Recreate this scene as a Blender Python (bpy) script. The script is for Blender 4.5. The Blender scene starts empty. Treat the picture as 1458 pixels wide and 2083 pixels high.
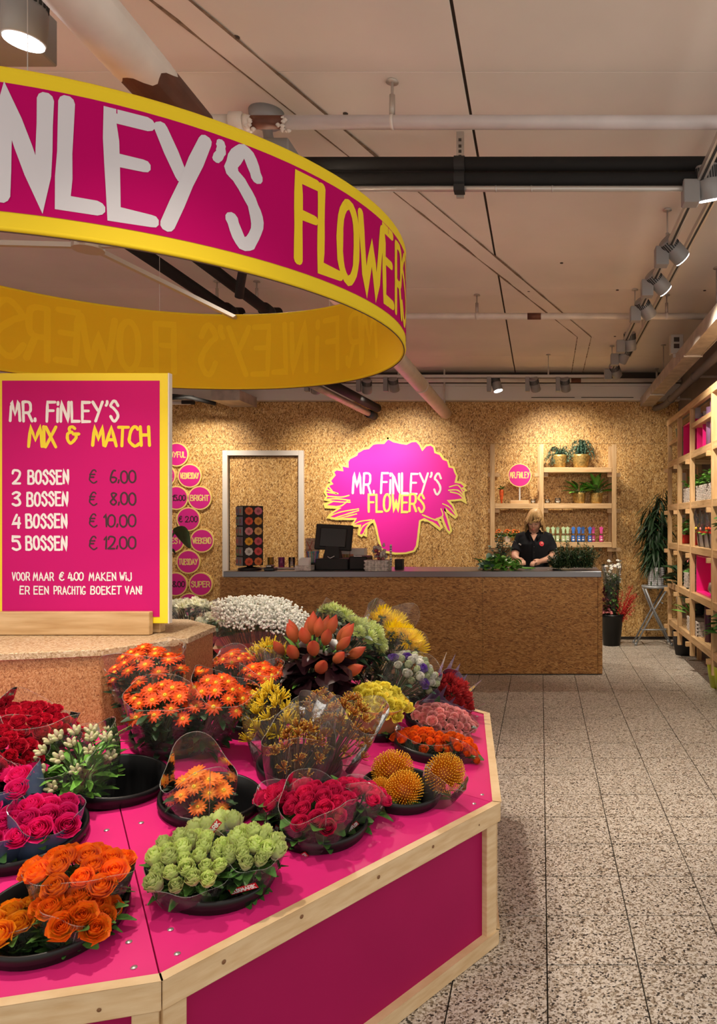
import bpy, bmesh, math, random
from math import sin, cos, pi, radians as R, sqrt, atan2, hypot
from mathutils import Vector as V, Matrix, geometry as mgeo

SC = bpy.context.scene
COL = SC.collection
rng = random.Random(7)
# ---------------------------------------------------------------- camera, world, lights, exposure
FPX, EYE, VX, VY = 1484.0, 1.458, 1100.0, 1061.0
cam = bpy.data.cameras.new('camera')
camo = bpy.data.objects.new('camera', cam)
COL.objects.link(camo)
camo.location = (0, 0, EYE)
camo.rotation_euler = (pi / 2, 0, 0)
cam.sensor_fit = 'VERTICAL'
cam.sensor_height = 36.0
cam.lens = FPX / 2083 * 36
cam.shift_x = (729 - VX) / 2083
cam.shift_y = (VY - 1041.5) / 2083
cam.clip_start = 0.05
SC.camera = camo

w = bpy.data.worlds.new('world')
SC.world = w
w.use_nodes = True
w.node_tree.nodes['Background'].inputs[0].default_value = (1.0, 0.92, 0.83, 1)
w.node_tree.nodes['Background'].inputs[1].default_value = 0.98
SC.view_settings.view_transform = 'Standard'
SC.view_settings.look = 'None'
SC.view_settings.gamma = 1
SC.view_settings.use_curve_mapping = False
SC.view_settings.exposure = 0.12
WARM = (1.0, 0.87, 0.70)
LP = dict(rack=210, wall=90, table=150)   # lamp powers (W), used by the lamp builders


# ---------------------------------------------------------------- materials
def mat(name, col, rough=0.6, metal=0.0, var=0.0, scale=8.0, spec=0.5, emit=0.0, bump=0.0, stretch=None, col2=None, coat=0.0):
    m = bpy.data.materials.new(name)
    m.use_nodes = True
    nt = m.node_tree
    b = nt.nodes['Principled BSDF']
    b.inputs['Base Color'].default_value = (*col, 1)
    b.inputs['Roughness'].default_value = rough
    b.inputs['Metallic'].default_value = metal
    b.inputs['Specular IOR Level'].default_value = spec
    if coat:
        b.inputs['Coat Weight'].default_value = coat
    if emit:
        b.inputs['Emission Color'].default_value = (*col, 1)
        b.inputs['Emission Strength'].default_value = emit
    if var or bump:
        tc = nt.nodes.new('ShaderNodeTexCoord')
        mp = nt.nodes.new('ShaderNodeMapping')
        if stretch:
            mp.inputs['Scale'].default_value = stretch
        n = nt.nodes.new('ShaderNodeTexNoise')
        n.inputs['Scale'].default_value = scale
        n.inputs['Detail'].default_value = 4
        nt.links.new(tc.outputs['Object'], mp.inputs[0])
        nt.links.new(mp.outputs[0], n.inputs['Vector'])
        if var:
            mx = nt.nodes.new('ShaderNodeMix')
            mx.data_type = 'RGBA'
            c2 = col2 or tuple(max(0, c * (1 - var)) for c in col)
            c1 = col if col2 else tuple(min(1, c * (1 + var * .5)) for c in col)
            mx.inputs[6].default_value = (*c2, 1)
            mx.inputs[7].default_value = (*c1, 1)
            rp = nt.nodes.new('ShaderNodeMapRange')
            rp.inputs[1].default_value = .32
            rp.inputs[2].default_value = .68
            nt.links.new(n.outputs[0], rp.inputs[0])
            nt.links.new(rp.outputs[0], mx.inputs[0])
            nt.links.new(mx.outputs[2], b.inputs['Base Color'])
        if bump:
            bp = nt.nodes.new('ShaderNodeBump')
            bp.inputs['Strength'].default_value = bump
            bp.inputs['Distance'].default_value = .01
            nt.links.new(n.outputs[0], bp.inputs['Height'])
            nt.links.new(bp.outputs[0], b.inputs['Normal'])
    return m


def osb(name, sc, ramp, rot=(0, 0, 0), ang=40):
    """oriented strand board: three layers of stretched voronoi flakes"""
    m = bpy.data.materials.new(name)
    m.use_nodes = True
    nt = m.node_tree
    N, L = nt.nodes.new, nt.links.new
    b = nt.nodes['Principled BSDF']
    b.inputs['Roughness'].default_value = .55
    tc = N('ShaderNodeTexCoord')
    nz = N('ShaderNodeTexNoise')
    nz.inputs['Scale'].default_value = 9
    nz.inputs['Detail'].default_value = 2
    L(tc.outputs['Object'], nz.inputs['Vector'])
    ad = N('ShaderNodeMixRGB')
    ad.blend_type = 'ADD'
    ad.inputs[0].default_value = .06
    L(tc.outputs['Object'], ad.inputs[1])
    L(nz.outputs['Color'], ad.inputs[2])
    layers = []
    for k, a in enumerate((0, ang, -ang)):
        mp = N('ShaderNodeMapping')
        mp.vector_type = 'POINT'
        mp.inputs['Rotation'].default_value = (rot[0], rot[1] + R(a), rot[2])
        mp2 = N('ShaderNodeMapping')
        mp2.inputs['Scale'].default_value = sc
        mp2.inputs['Location'].default_value = (k * 3.1, k * 1.7, k * 5.3)
        L(ad.outputs[0], mp.inputs[0])
        L(mp.outputs[0], mp2.inputs[0])
        vo = N('ShaderNodeTexVoronoi')
        vo.inputs['Scale'].default_value = 1
        L(mp2.outputs[0], vo.inputs['Vector'])
        sp = N('ShaderNodeSeparateColor')
        L(vo.outputs['Color'], sp.inputs[0])
        layers.append(sp)
    m1 = N('ShaderNodeMix')
    m2 = N('ShaderNodeMix')
    g1 = N('ShaderNodeMath'); g1.operation = 'GREATER_THAN'; g1.inputs[1].default_value = .5
    g2 = N('ShaderNodeMath'); g2.operation = 'GREATER_THAN'; g2.inputs[1].default_value = .6
    L(layers[1].outputs[1], g1.inputs[0])
    L(layers[2].outputs[1], g2.inputs[0])
    L(g1.outputs[0], m1.inputs[0]); L(layers[0].outputs[0], m1.inputs[2]); L(layers[1].outputs[0], m1.inputs[3])
    L(g2.outputs[0], m2.inputs[0]); L(m1.outputs[0], m2.inputs[2]); L(layers[2].outputs[0], m2.inputs[3])
    cr = N('ShaderNodeValToRGB')
    e = cr.color_ramp.elements
    e[0].position, e[0].color = 0, (*ramp[0], 1)
    e[1].position, e[1].color = 1, (*ramp[-1], 1)
    for i, c in enumerate(ramp[1:-1]):
        x = e.new((i + 1) / (len(ramp) - 1)); x.color = (*c, 1)
    L(m2.outputs[0], cr.inputs[0])
    fine = N('ShaderNodeTexNoise'); fine.inputs['Scale'].default_value = 1.0; fine.inputs['Detail'].default_value = 3
    mp3 = N('ShaderNodeMapping'); mp3.inputs['Scale'].default_value = tuple(s * 3 for s in sc)
    L(tc.outputs['Object'], mp3.inputs[0]); L(mp3.outputs[0], fine.inputs['Vector'])
    mul = N('ShaderNodeMixRGB'); mul.blend_type = 'OVERLAY'; mul.inputs[0].default_value = .45
    L(cr.outputs[0], mul.inputs[1]); L(fine.outputs[0], mul.inputs[2])
    L(mul.outputs[0], b.inputs['Base Color'])
    bp = N('ShaderNodeBump'); bp.inputs['Strength'].default_value = .25; bp.inputs['Distance'].default_value = .004
    L(m2.outputs[0], bp.inputs['Height']); L(bp.outputs[0], b.inputs['Normal'])
    return m


def terrazzo(name):
    m = bpy.data.materials.new(name)
    m.use_nodes = True
    nt = m.node_tree
    N, L = nt.nodes.new, nt.links.new
    b = nt.nodes['Principled BSDF']
    b.inputs['Roughness'].default_value = .42
    b.inputs['Specular IOR Level'].default_value = .35
    ge = N('ShaderNodeNewGeometry')
    def vor(s, off):
        mp = N('ShaderNodeMapping'); mp.inputs['Location'].default_value = (off, off * 2, 0)
        L(ge.outputs['Position'], mp.inputs[0])
        v = N('ShaderNodeTexVoronoi'); v.inputs['Scale'].default_value = s
        L(mp.outputs[0], v.inputs['Vector'])
        s2 = N('ShaderNodeSeparateColor'); L(v.outputs['Color'], s2.inputs[0])
        return s2
    a, c = vor(140, 0), vor(230, 3.3)
    r1 = N('ShaderNodeValToRGB'); r1.color_ramp.interpolation = 'CONSTANT'
    e = r1.color_ramp.elements
    e[0].position, e[0].color = 0, (.05, .042, .036, 1)
    e[1].position, e[1].color = .075, (.21, .16, .115, 1)
    for p, col in ((.19, (.36, .30, .23)), (.36, (.54, .48, .41)), (.62, (.62, .56, .495)), (.85, (.68, .63, .57))):
        x = e.new(p); x.color = (*col, 1)
    L(a.outputs[0], r1.inputs[0])
    r2 = N('ShaderNodeValToRGB'); r2.color_ramp.interpolation = 'CONSTANT'
    e = r2.color_ramp.elements
    e[0].position, e[0].color = 0, (.25, .22, .2, 1)
    e[1].position, e[1].color = .14, (1, 1, 1, 1)
    L(c.outputs[1], r2.inputs[0])
    mu = N('ShaderNodeMixRGB'); mu.blend_type = 'MULTIPLY'; mu.inputs[0].default_value = .85
    L(r1.outputs[0], mu.inputs[1]); L(r2.outputs[0], mu.inputs[2])
    big = N('ShaderNodeTexNoise'); big.inputs['Scale'].default_value = 1.6; big.inputs['Detail'].default_value = 3
    L(ge.outputs['Position'], big.inputs['Vector'])
    mr = N('ShaderNodeMapRange'); mr.inputs[3].default_value = .82; mr.inputs[4].default_value = 1.1
    L(big.outputs[0], mr.inputs[0])
    m3 = N('ShaderNodeMixRGB'); m3.blend_type = 'MULTIPLY'; m3.inputs[0].default_value = 1
    L(mu.outputs[0], m3.inputs[1]); L(mr.outputs[0], m3.inputs[2])
    L(m3.outputs[0], b.inputs['Base Color'])
    return m


def petal(name, c0, c1, rough=.55, trans=.0):
    """petal colour from the base (c0) to the edge (c1), by the mesh attribute 't'"""
    m = bpy.data.materials.new(name)
    m.use_nodes = True
    nt = m.node_tree
    b = nt.nodes['Principled BSDF']
    b.inputs['Roughness'].default_value = rough
    b.inputs['Specular IOR Level'].default_value = .3
    at = nt.nodes.new('ShaderNodeAttribute'); at.attribute_name = 't'
    oi = nt.nodes.new('ShaderNodeObjectInfo')
    mx = nt.nodes.new('ShaderNodeMix'); mx.data_type = 'RGBA'
    mx.inputs[6].default_value = (*c0, 1); mx.inputs[7].default_value = (*c1, 1)
    nt.links.new(at.outputs['Fac'], mx.inputs[0])
    hs = nt.nodes.new('ShaderNodeHueSaturation')
    mr = nt.nodes.new('ShaderNodeMapRange'); mr.inputs[3].default_value = .8; mr.inputs[4].default_value = 1.15
    nt.links.new(oi.outputs['Random'], mr.inputs[0])
    nt.links.new(mr.outputs[0], hs.inputs['Value'])
    nt.links.new(mx.outputs[2], hs.inputs['Color'])
    nt.links.new(hs.outputs[0], b.inputs['Base Color'])
    tl = nt.nodes.new('ShaderNodeBsdfTranslucent')
    nt.links.new(hs.outputs[0], tl.inputs[0])
    ms = nt.nodes.new('ShaderNodeMixShader'); ms.inputs[0].default_value = .35
    nt.links.new(b.outputs[0], ms.inputs[1]); nt.links.new(tl.outputs[0], ms.inputs[2])
    nt.links.new(ms.outputs[0], nt.nodes['Material Output'].inputs[0])
    return m


def film(name, tint=(1, 1, 1), op=.05, rough=.12, fac=.85):
    """thin clear plastic film: mostly see-through, with real gloss"""
    m = bpy.data.materials.new(name)
    m.use_nodes = True
    nt = m.node_tree
    N, L = nt.nodes.new, nt.links.new
    nt.nodes.remove(nt.nodes['Principled BSDF'])
    out = nt.nodes['Material Output']
    tr = N('ShaderNodeBsdfTransparent'); tr.inputs[0].default_value = (*tint, 1)
    gl = N('ShaderNodeBsdfGlossy'); gl.inputs['Roughness'].default_value = rough
    gl.inputs['Color'].default_value = (.9, .9, .9, 1)
    df = N('ShaderNodeBsdfDiffuse'); df.inputs[0].default_value = (*[min(1, t * .8 + .1) for t in tint], 1)
    fr = N('ShaderNodeFresnel'); fr.inputs['IOR'].default_value = 1.35
    nz = N('ShaderNodeTexNoise'); nz.inputs['Scale'].default_value = 22; nz.inputs['Detail'].default_value = 3
    tc = N('ShaderNodeTexCoord'); L(tc.outputs['Object'], nz.inputs['Vector'])
    bp = N('ShaderNodeBump'); bp.inputs['Strength'].default_value = .35; bp.inputs['Distance'].default_value = .01
    L(nz.outputs[0], bp.inputs['Height']); L(bp.outputs[0], gl.inputs['Normal']); L(bp.outputs[0], fr.inputs['Normal'])
    m1 = N('ShaderNodeMixShader'); m1.inputs[0].default_value = op
    L(tr.outputs[0], m1.inputs[1]); L(df.outputs[0], m1.inputs[2])
    mm = N('ShaderNodeMath'); mm.operation = 'MULTIPLY'; mm.inputs[1].default_value = fac
    L(fr.outputs[0], mm.inputs[0])
    m2 = N('ShaderNodeMixShader')
    L(mm.outputs[0], m2.inputs[0]); L(m1.outputs[0], m2.inputs[1]); L(gl.outputs[0], m2.inputs[2])
    L(m2.outputs[0], out.inputs[0])
    return m


def pine(name, st):
    return mat(name, (.66, .45, .24), .5, var=.45, scale=5, stretch=st, col2=(.48, .29, .125), bump=.1)


OSBR = [(.15, .062, .012), (.42, .21, .055), (.60, .34, .105), (.70, .43, .155), (.84, .62, .30)]
OSBSHADE = [(.15, .055, .010), (.29, .125, .026), (.38, .175, .040), (.44, .215, .055), (.53, .30, .09)]  # darker board ramp: the counter's shade is put into its colour
M = dict(
    osbw=osb('osb_wall', (116, 116, 50), OSBR, ang=26),
    osbc=osb('osb_counter', (36, 70, 150), OSBSHADE, ang=13),
    osbb=osb('osb_box', (320, 320, 200), [(.22, .07, .022), (.38, .15, .05), (.45, .195, .075), (.51, .24, .10), (.60, .33, .16)]),  # reddened ramp: pink bounce light put into the side boards' colour
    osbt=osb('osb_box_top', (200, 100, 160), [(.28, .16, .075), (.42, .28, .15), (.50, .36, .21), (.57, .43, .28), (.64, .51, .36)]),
    tile=terrazzo('terrazzo'),
    grout=mat('grout', (.035, .026, .018), .9),
    ceil=mat('ceiling_paint', (.82, .745, .66), .85, var=.08, scale=1.3),
    dark=mat('dark_gap', (.06, .045, .035), .9),
    crack=mat('cracked_filler', (.24, .17, .11), .9, var=.4, scale=30),
    white=mat('white_paint', (.74, .70, .65), .55),
    wgrey=mat('grey_wall_paint', (.20, .165, .14), .8, var=.1, scale=2),
    pine=pine('pine_wood_upright', (9, 9, .8)),
    pinex=pine('pine_wood_length', (.8, 9, 9)),
    piney=pine('pine_wood_depth', (9, .8, 9)),
    rim=mat('rim_wood', (.74, .56, .34), .45, var=.4, scale=7, col2=(.62, .42, .22), stretch=(1.5, 1.5, 9)),
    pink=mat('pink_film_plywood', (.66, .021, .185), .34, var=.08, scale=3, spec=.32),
    pinkshade=mat('pink_side_shaded', (.36, .004, .085), .5, var=.06, scale=3, spec=.18),  # darker copy of the tabletop pink, with the shade in its colour
    pinkbox=mat('pink_lacquer', (.80, .012, .22), .4),
    pinkband=mat('pink_banner_fabric', (.46, .002, .115), .85, spec=.08),
    pinkpr=mat('pink_print', (.56, .009, .165), .7, spec=.15),
    pinklogo=mat('magenta_logo_board', (.84, .010, .40), .6),
    pinkdisc=mat('magenta_disc', (.66, .015, .26), .5),
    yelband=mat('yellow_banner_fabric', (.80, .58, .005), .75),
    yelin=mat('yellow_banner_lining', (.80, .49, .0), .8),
    yelghost=mat('painted_show_through', (.86, .555, .002), .8),  # lighter yellow painted on the lining for light through the fabric
    yelpr=mat('yellow_print', (.88, .70, .02), .5),
    yellog=mat('pale_yellow_print', (.90, .80, .18), .6),
    yeldisc=mat('cream_yellow_print', (.86, .66, .22), .6),
    wfab=mat('white_banner_print', (.60, .58, .62), .7),
    wtxt=mat('white_print', (.86, .85, .84), .55),
    btxt=mat('black_print', (.045, .012, .02), .6),
    steel=mat('brushed_steel', (.20, .20, .21), .34, .8),
    grey=mat('lamp_grey', (.27, .26, .255), .45, .1),
    greyd=mat('lamp_slots', (.02, .02, .02), .7),
    lens=mat('lamp_lens_lit', (1, .97, .92), .3, emit=14),
    lensd=mat('lamp_lens', (.5, .48, .45), .2),
    alu=mat('aluminium', (.55, .52, .48), .4, .6),
    galv=mat('galvanised_steel', (.50, .43, .37), .45, .45, var=.25, scale=9),
    pipew=mat('white_pipe_paint', (.70, .63, .57), .42, var=.12, scale=6),
    pipeg=mat('pale_pipe_paint', (.60, .55, .55), .4, var=.1, scale=5),
    rust=mat('bare_red_brown_pipe', (.13, .04, .02), .6, var=.3, scale=12),
    black=mat('black_plastic', (.012, .012, .013), .38),
    blackm=mat('black_matte', (.016, .015, .015), .7),
    pipeb=mat('black_insulation', (.014, .0135, .0135), .75, spec=.25),
    bucket=mat('black_bucket_plastic', (.008, .008, .009), .36, spec=.35),
    water=mat('bucket_inside', (.006, .006, .006), .6),
    green=mat('leaf_green', (.06, .17, .03), .5, var=.5, scale=30),
    greenl=mat('fresh_leaf_green', (.14, .36, .05), .45, var=.4, scale=25),
    greend=mat('dark_leaf_green', (.018, .055, .018), .5, var=.5, scale=25),
    greenb=mat('blue_green_leaf', (.09, .19, .13), .55, var=.4, scale=25),
    stem=mat('stem_green', (.06, .10, .03), .6, var=.3, scale=20),
    brownst=mat('brown_stem', (.09, .045, .02), .7),
    burg=mat('burgundy_leaf', (.022, .006, .010), .35, var=.4, scale=20),
    film=film('clear_film', (1, 1, 1), .03, .10, 1.25),
    film2=film('frosted_film', (.95, .97, .95), .10),
    filmp=film('pink_tinted_film', (.95, .75, .78), .10),
    filmb=film('blue_printed_film', (.12, .22, .50), .35),
    filmv=film('violet_printed_film', (.50, .38, .72), .30),
    filmo=film('orange_film', (1, .42, .12), .35),
    kraft=mat('brown_wrap_paper', (.62, .36, .22), .7, var=.15, scale=12),
    redtag=mat('red_label', (.55, .012, .02), .45),
    gold=mat('gold_glaze', (.50, .33, .10), .38, .55, var=.5, scale=45, bump=.2),
    glassc=film('clear_glass', (.97, .98, .97), .02, .03, 1.0),
    glassy=film('yellow_glass', (.9, .6, .02), .25, .05, 1.0),
    glassm=film('magenta_glass', (.7, .1, .5), .25, .05, 1.0),
    glassp=film('purple_glass', (.20, .01, .14), .30, .05, 1.0),
    glassr=film('rose_glass', (.50, .18, .16), .25, .05, 1.0),
    whitep=mat('white_ceramic', (.66, .67, .70), .4),
    wicker=mat('white_wicker', (.62, .57, .52), .7, var=.4, scale=40),
    wickerd=mat('wicker_gap', (.18, .14, .11), .8),
    soil=mat('soil', (.03, .02, .012), .9),
    lilac=mat('lilac_metal', (.38, .22, .42), .3, .35),
    sage=mat('sage_ceramic', (.36, .38, .25), .5),
    lime=mat('lime_plastic', (.36, .42, .02), .45),
    silver=mat('silver_glaze', (.45, .40, .37), .25, .7),
    skin=mat('skin', (.52, .28, .19), .5),
    hair=mat('blonde_hair', (.62, .40, .17), .5, var=.5, scale=40, stretch=(4, 4, .6), col2=(.34, .19, .07)),
    shirt=mat('black_shirt', (.008, .0085, .011), .9, spec=.2),
    trousers=mat('dark_trousers', (.02, .022, .03), .8),
    lips=mat('lips', (.42, .13, .11), .45),
    eye=mat('eye_white', (.6, .58, .55), .3),
    iris=mat('eye_dark', (.03, .02, .018), .3),
    red=mat('red_paint', (.55, .02, .015), .5),
    orange=mat('orange_paint', (.75, .16, .02), .5),
    carrot=mat('carrot_orange', (.70, .10, .015), .6, var=.4, scale=30),
    bgreen=mat('pale_green_label', (.45, .62, .36), .4),
    bblue=mat('blue_label', (.03, .16, .60), .4),
    bpink=mat('pink_label', (.75, .06, .33), .4),
    paper=mat('white_paper', (.75, .73, .70), .6),
    screw=mat('screw_head', (.60, .58, .56), .3, .8),
    stool=mat('stool_grey_steel', (.34, .36, .38), .4, .3),
    knot=mat('wood_knot', (.20, .09, .035), .6),
)


# ---------------------------------------------------------------- mesh helpers
class MB:
    def __init__(s):
        s.v, s.f, s.t, s.m = [], [], [], []

    def add(s, vs, fs, t=None, mi=0, mx=None):
        o = len(s.v)
        for i, p in enumerate(vs):
            p = V(p)
            s.v.append(mx @ p if mx else p)
            s.t.append(t[i] if t else 0.0)
        for f in fs:
            s.f.append(tuple(o + i for i in f))
            s.m.append(mi)
        return s

    def box(s, x0, x1, y0, y1, z0, z1, mi=0, mx=None):
        vs = [(x0, y0, z0), (x1, y0, z0), (x1, y1, z0), (x0, y1, z0), (x0, y0, z1), (x1, y0, z1), (x1, y1, z1), (x0, y1, z1)]
        return s.add(vs, [(3, 2, 1, 0), (4, 5, 6, 7), (0, 1, 5, 4), (1, 2, 6, 5), (2, 3, 7, 6), (3, 0, 4, 7)], None, mi, mx)

    def bar(s, a, b, wd, th, mi=0, up=(0, 0, 1)):
        a, b = V(a), V(b)
        d = (b - a)
        L = d.length
        d.normalize()
        u = V(up)
        sd = d.cross(u)
        if sd.length < 1e-4:
            sd = V((1, 0, 0))
        sd.normalize()
        u = sd.cross(d)
        mx = Matrix(((sd.x, d.x, u.x, a.x), (sd.y, d.y, u.y, a.y), (sd.z, d.z, u.z, a.z), (0, 0, 0, 1)))
        return s.box(-wd / 2, wd / 2, 0, L, -th / 2, th / 2, mi, mx)

    def tube(s, pts, rad, seg=8, mi=0, cap=True, t=None):
        pts = [V(p) for p in pts]
        n = len(pts)
        rr = rad if isinstance(rad, (list, tuple)) else [rad] * n
        rings, tt = [], []
        u = None
        for i, p in enumerate(pts):
            d = (pts[min(i + 1, n - 1)] - pts[max(i - 1, 0)]).normalized()
            if u is None:
                a = V((0, 0, 1)) if abs(d.z) < .9 else V((1, 0, 0))
                u = d.cross(a).normalized()
            else:
                u = (u - d * u.dot(d)).normalized()
            v = d.cross(u)
            for k in range(seg):
                an = 2 * pi * k / seg
                rings.append(p + (u * cos(an) + v * sin(an)) * rr[i])
                tt.append(i / max(1, n - 1) if t is None else t)
        fs = []
        for i in range(n - 1):
            for k in range(seg):
                k2 = (k + 1) % seg
                fs.append((i * seg + k, i * seg + k2, (i + 1) * seg + k2, (i + 1) * seg + k))
        if cap:
            fs.append(tuple(range(seg))[::-1])
            fs.append(tuple((n - 1) * seg + k for k in range(seg)))
        return s.add(rings, fs, tt, mi)

    def lathe(s, prof, seg=24, c=(0, 0, 0), mi=0, mx=None, sx=1, sy=1):
        """prof: list of (r, z), r=0 closes"""
        vs, idx = [], []
        for r, z in prof:
            if r < 1e-6:
                idx.append([len(vs)] * seg)
                vs.append((c[0], c[1], c[2] + z))
            else:
                idx.append([len(vs) + k for k in range(seg)])
                for k in range(seg):
                    an = 2 * pi * k / seg
                    vs.append((c[0] + r * cos(an) * sx, c[1] + r * sin(an) * sy, c[2] + z))
        fs = []
        for i in range(len(prof) - 1):
            for k in range(seg):
                k2 = (k + 1) % seg
                q = (idx[i][k], idx[i][k2], idx[i + 1][k2], idx[i + 1][k])
                q2 = tuple(dict.fromkeys(q))
                if len(q2) > 2:
                    fs.append(q2)
        return s.add(vs, fs, None, mi, mx)

    def grid(s, fn, nu, nv, mi=0, tf=None, mx=None, wrap=False):
        vs, ts = [], []
        for j in range(nv + 1):
            for i in range(nu if wrap else nu + 1):
                vs.append(fn(i / nu, j / nv))
                ts.append(tf(i / nu, j / nv) if tf else j / nv)
        W = nu if wrap else nu + 1
        fs = [(j * W + i, j * W + (i + 1) % W, (j + 1) * W + (i + 1) % W, (j + 1) * W + i) for j in range(nv) for i in range(nu)]
        return s.add(vs, fs, ts, mi, mx)

    def mesh(s, name, mats, smooth=True, off=None):
        me = bpy.data.meshes.new(name)
        o = off or V((0, 0, 0))
        me.from_pydata([tuple(p - o) for p in s.v], [], s.f)
        if not isinstance(mats, (list, tuple)):
            mats = [mats]
        for x in mats:
            me.materials.append(x)
        if len(mats) > 1:
            me.polygons.foreach_set('material_index', s.m)
        if smooth:
            me.polygons.foreach_set('use_smooth', [True] * len(me.polygons))
        if any(s.t):
            at = me.attributes.new('t', 'FLOAT', 'POINT')
            at.data.foreach_set('value', s.t)
        me.update()
        return me


def wloc(o):
    p = V((0, 0, 0))
    while o:
        p = p + o.location
        o = o.parent
    return p


def link(name, me, parent=None, loc=None, bevel=0, auto=None):
    o = bpy.data.objects.new(name, me)
    COL.objects.link(o)
    if parent:
        o.parent = parent
    if loc is not None:
        o.location = loc
    if bevel:
        b = o.modifiers.new('bevel', 'BEVEL')
        b.width = bevel
        b.segments = 1
        b.limit_method = 'ANGLE'
    return o


def tag(o, label=None, cat=None, group=None, kind=None):
    if label: o['label'] = label
    if cat: o['category'] = cat
    if group: o['group'] = group
    if kind: o['kind'] = kind
    return o


def thing(name, label, cat, loc=(0, 0, 0), group=None):
    o = bpy.data.objects.new(name, None)
    COL.objects.link(o)
    o.location = loc
    o.empty_display_size = .1
    return tag(o, label, cat, group)


def part(parent, name, mb, mats, smooth=False, bevel=0, label=None, kind=None):
    """mb in world coordinates (parents are not rotated when built)"""
    o = link(name, mb.mesh(name, mats, smooth, wloc(parent)), parent, None, bevel)
    return tag(o, label, None, None, kind)


def solo(name, mb, mats, label, cat, smooth=False, bevel=0, group=None, kind=None):
    lo = V((min(p.x for p in mb.v), min(p.y for p in mb.v), min(p.z for p in mb.v)))
    hi = V((max(p.x for p in mb.v), max(p.y for p in mb.v), max(p.z for p in mb.v)))
    c = V(((lo.x + hi.x) / 2, (lo.y + hi.y) / 2, lo.z))
    o = link(name, mb.mesh(name, mats, smooth, c), None, c, bevel)
    return tag(o, label, cat, group, kind)


def struct(name, mb, mats, smooth=False):
    return tag(link(name, mb.mesh(name, mats, smooth)), kind='structure')


def dup(root, loc=None, rotz=None, label=None, group=None):
    r = root.copy()
    COL.objects.link(r)
    if loc is not None: r.location = loc
    if rotz is not None: r.rotation_euler.z = rotz
    if label: r['label'] = label
    if group: r['group'] = group
    for ch in list(root.children):
        c = ch.copy(); COL.objects.link(c); c.parent = r
        for g in list(ch.children):
            d = g.copy(); COL.objects.link(d); d.parent = c
    return r


def at(px, py, d):
    """the point seen at pixel (px, py) at distance d"""
    return V(((px - VX) * d / FPX, d, EYE - (py - VY) * d / FPX))


def frame(d, up=None):
    """rotation matrix whose Z is d"""
    return V(d).normalized().to_track_quat('Z', 'Y').to_matrix().to_4x4()


# ---------------------------------------------------------------- lettering: brush strokes
GL = {
    'A': '004980/2363', 'B': '0009/~094968664505/~055573715000', 'C': '~685939170402305071', 'D': '0009/~094976735000',
    'E': '69090060/0555', 'F': '690900/0555', 'G': '~68593917040230507173/7343', 'H': '0009/6069/0565', 'I': '0009',
    'J': '~6962401002', 'K': '0009/6905/0570', 'L': '090060', 'M': '0019437980', 'N': '00096069', 'O': '~39070230626739',
    'P': '0009/~094968654404', 'R': '0009/~094968654404/4470', 'S': '~67492907265462402002', 'T': '0979/3930',
    'U': '~090320406369', 'V': '093069', 'W': '0920466089', 'X': '0960/0069', 'Y': '0945/8920', "'": '~191807',
    '.': '0001', ',': '1200', '!': '0903/0001', '&': '~5839182636/~26050220416364/4585', 'i': '0006/0809',
    '0': '~39070230626739', '1': '072920', '2': '~07194968664300/0060', '3': '~0829496846254563613001',
    '4': '390363/5750', '5': '690906/~064663613001', '6': '~593916022051634424', '8': '~3918264462300224466839',
    '€': '~685939170402305071/0656/0444',
}


def smooth_pts(p, n=4):
    if len(p) < 3:
        return p
    cl = p[0] == p[-1]
    out = []
    for i in range(len(p) - 1):
        p0 = p[i - 1] if i > 0 else (p[-2] if cl else p[0])
        p1, p2 = p[i], p[i + 1]
        p3 = p[i + 2] if i + 2 < len(p) else (p[1] if cl else p[-1])
        for k in range(n):
            t = k / n
            out.append(tuple(.5 * (2 * b + (c - a) * t + (2 * a - 5 * b + 4 * c - d) * t * t + (3 * b - a - 3 * c + d) * t ** 3)
                             for a, b, c, d in zip(p0, p1, p2, p3)))
    out.append(p[-1])
    return out


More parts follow.
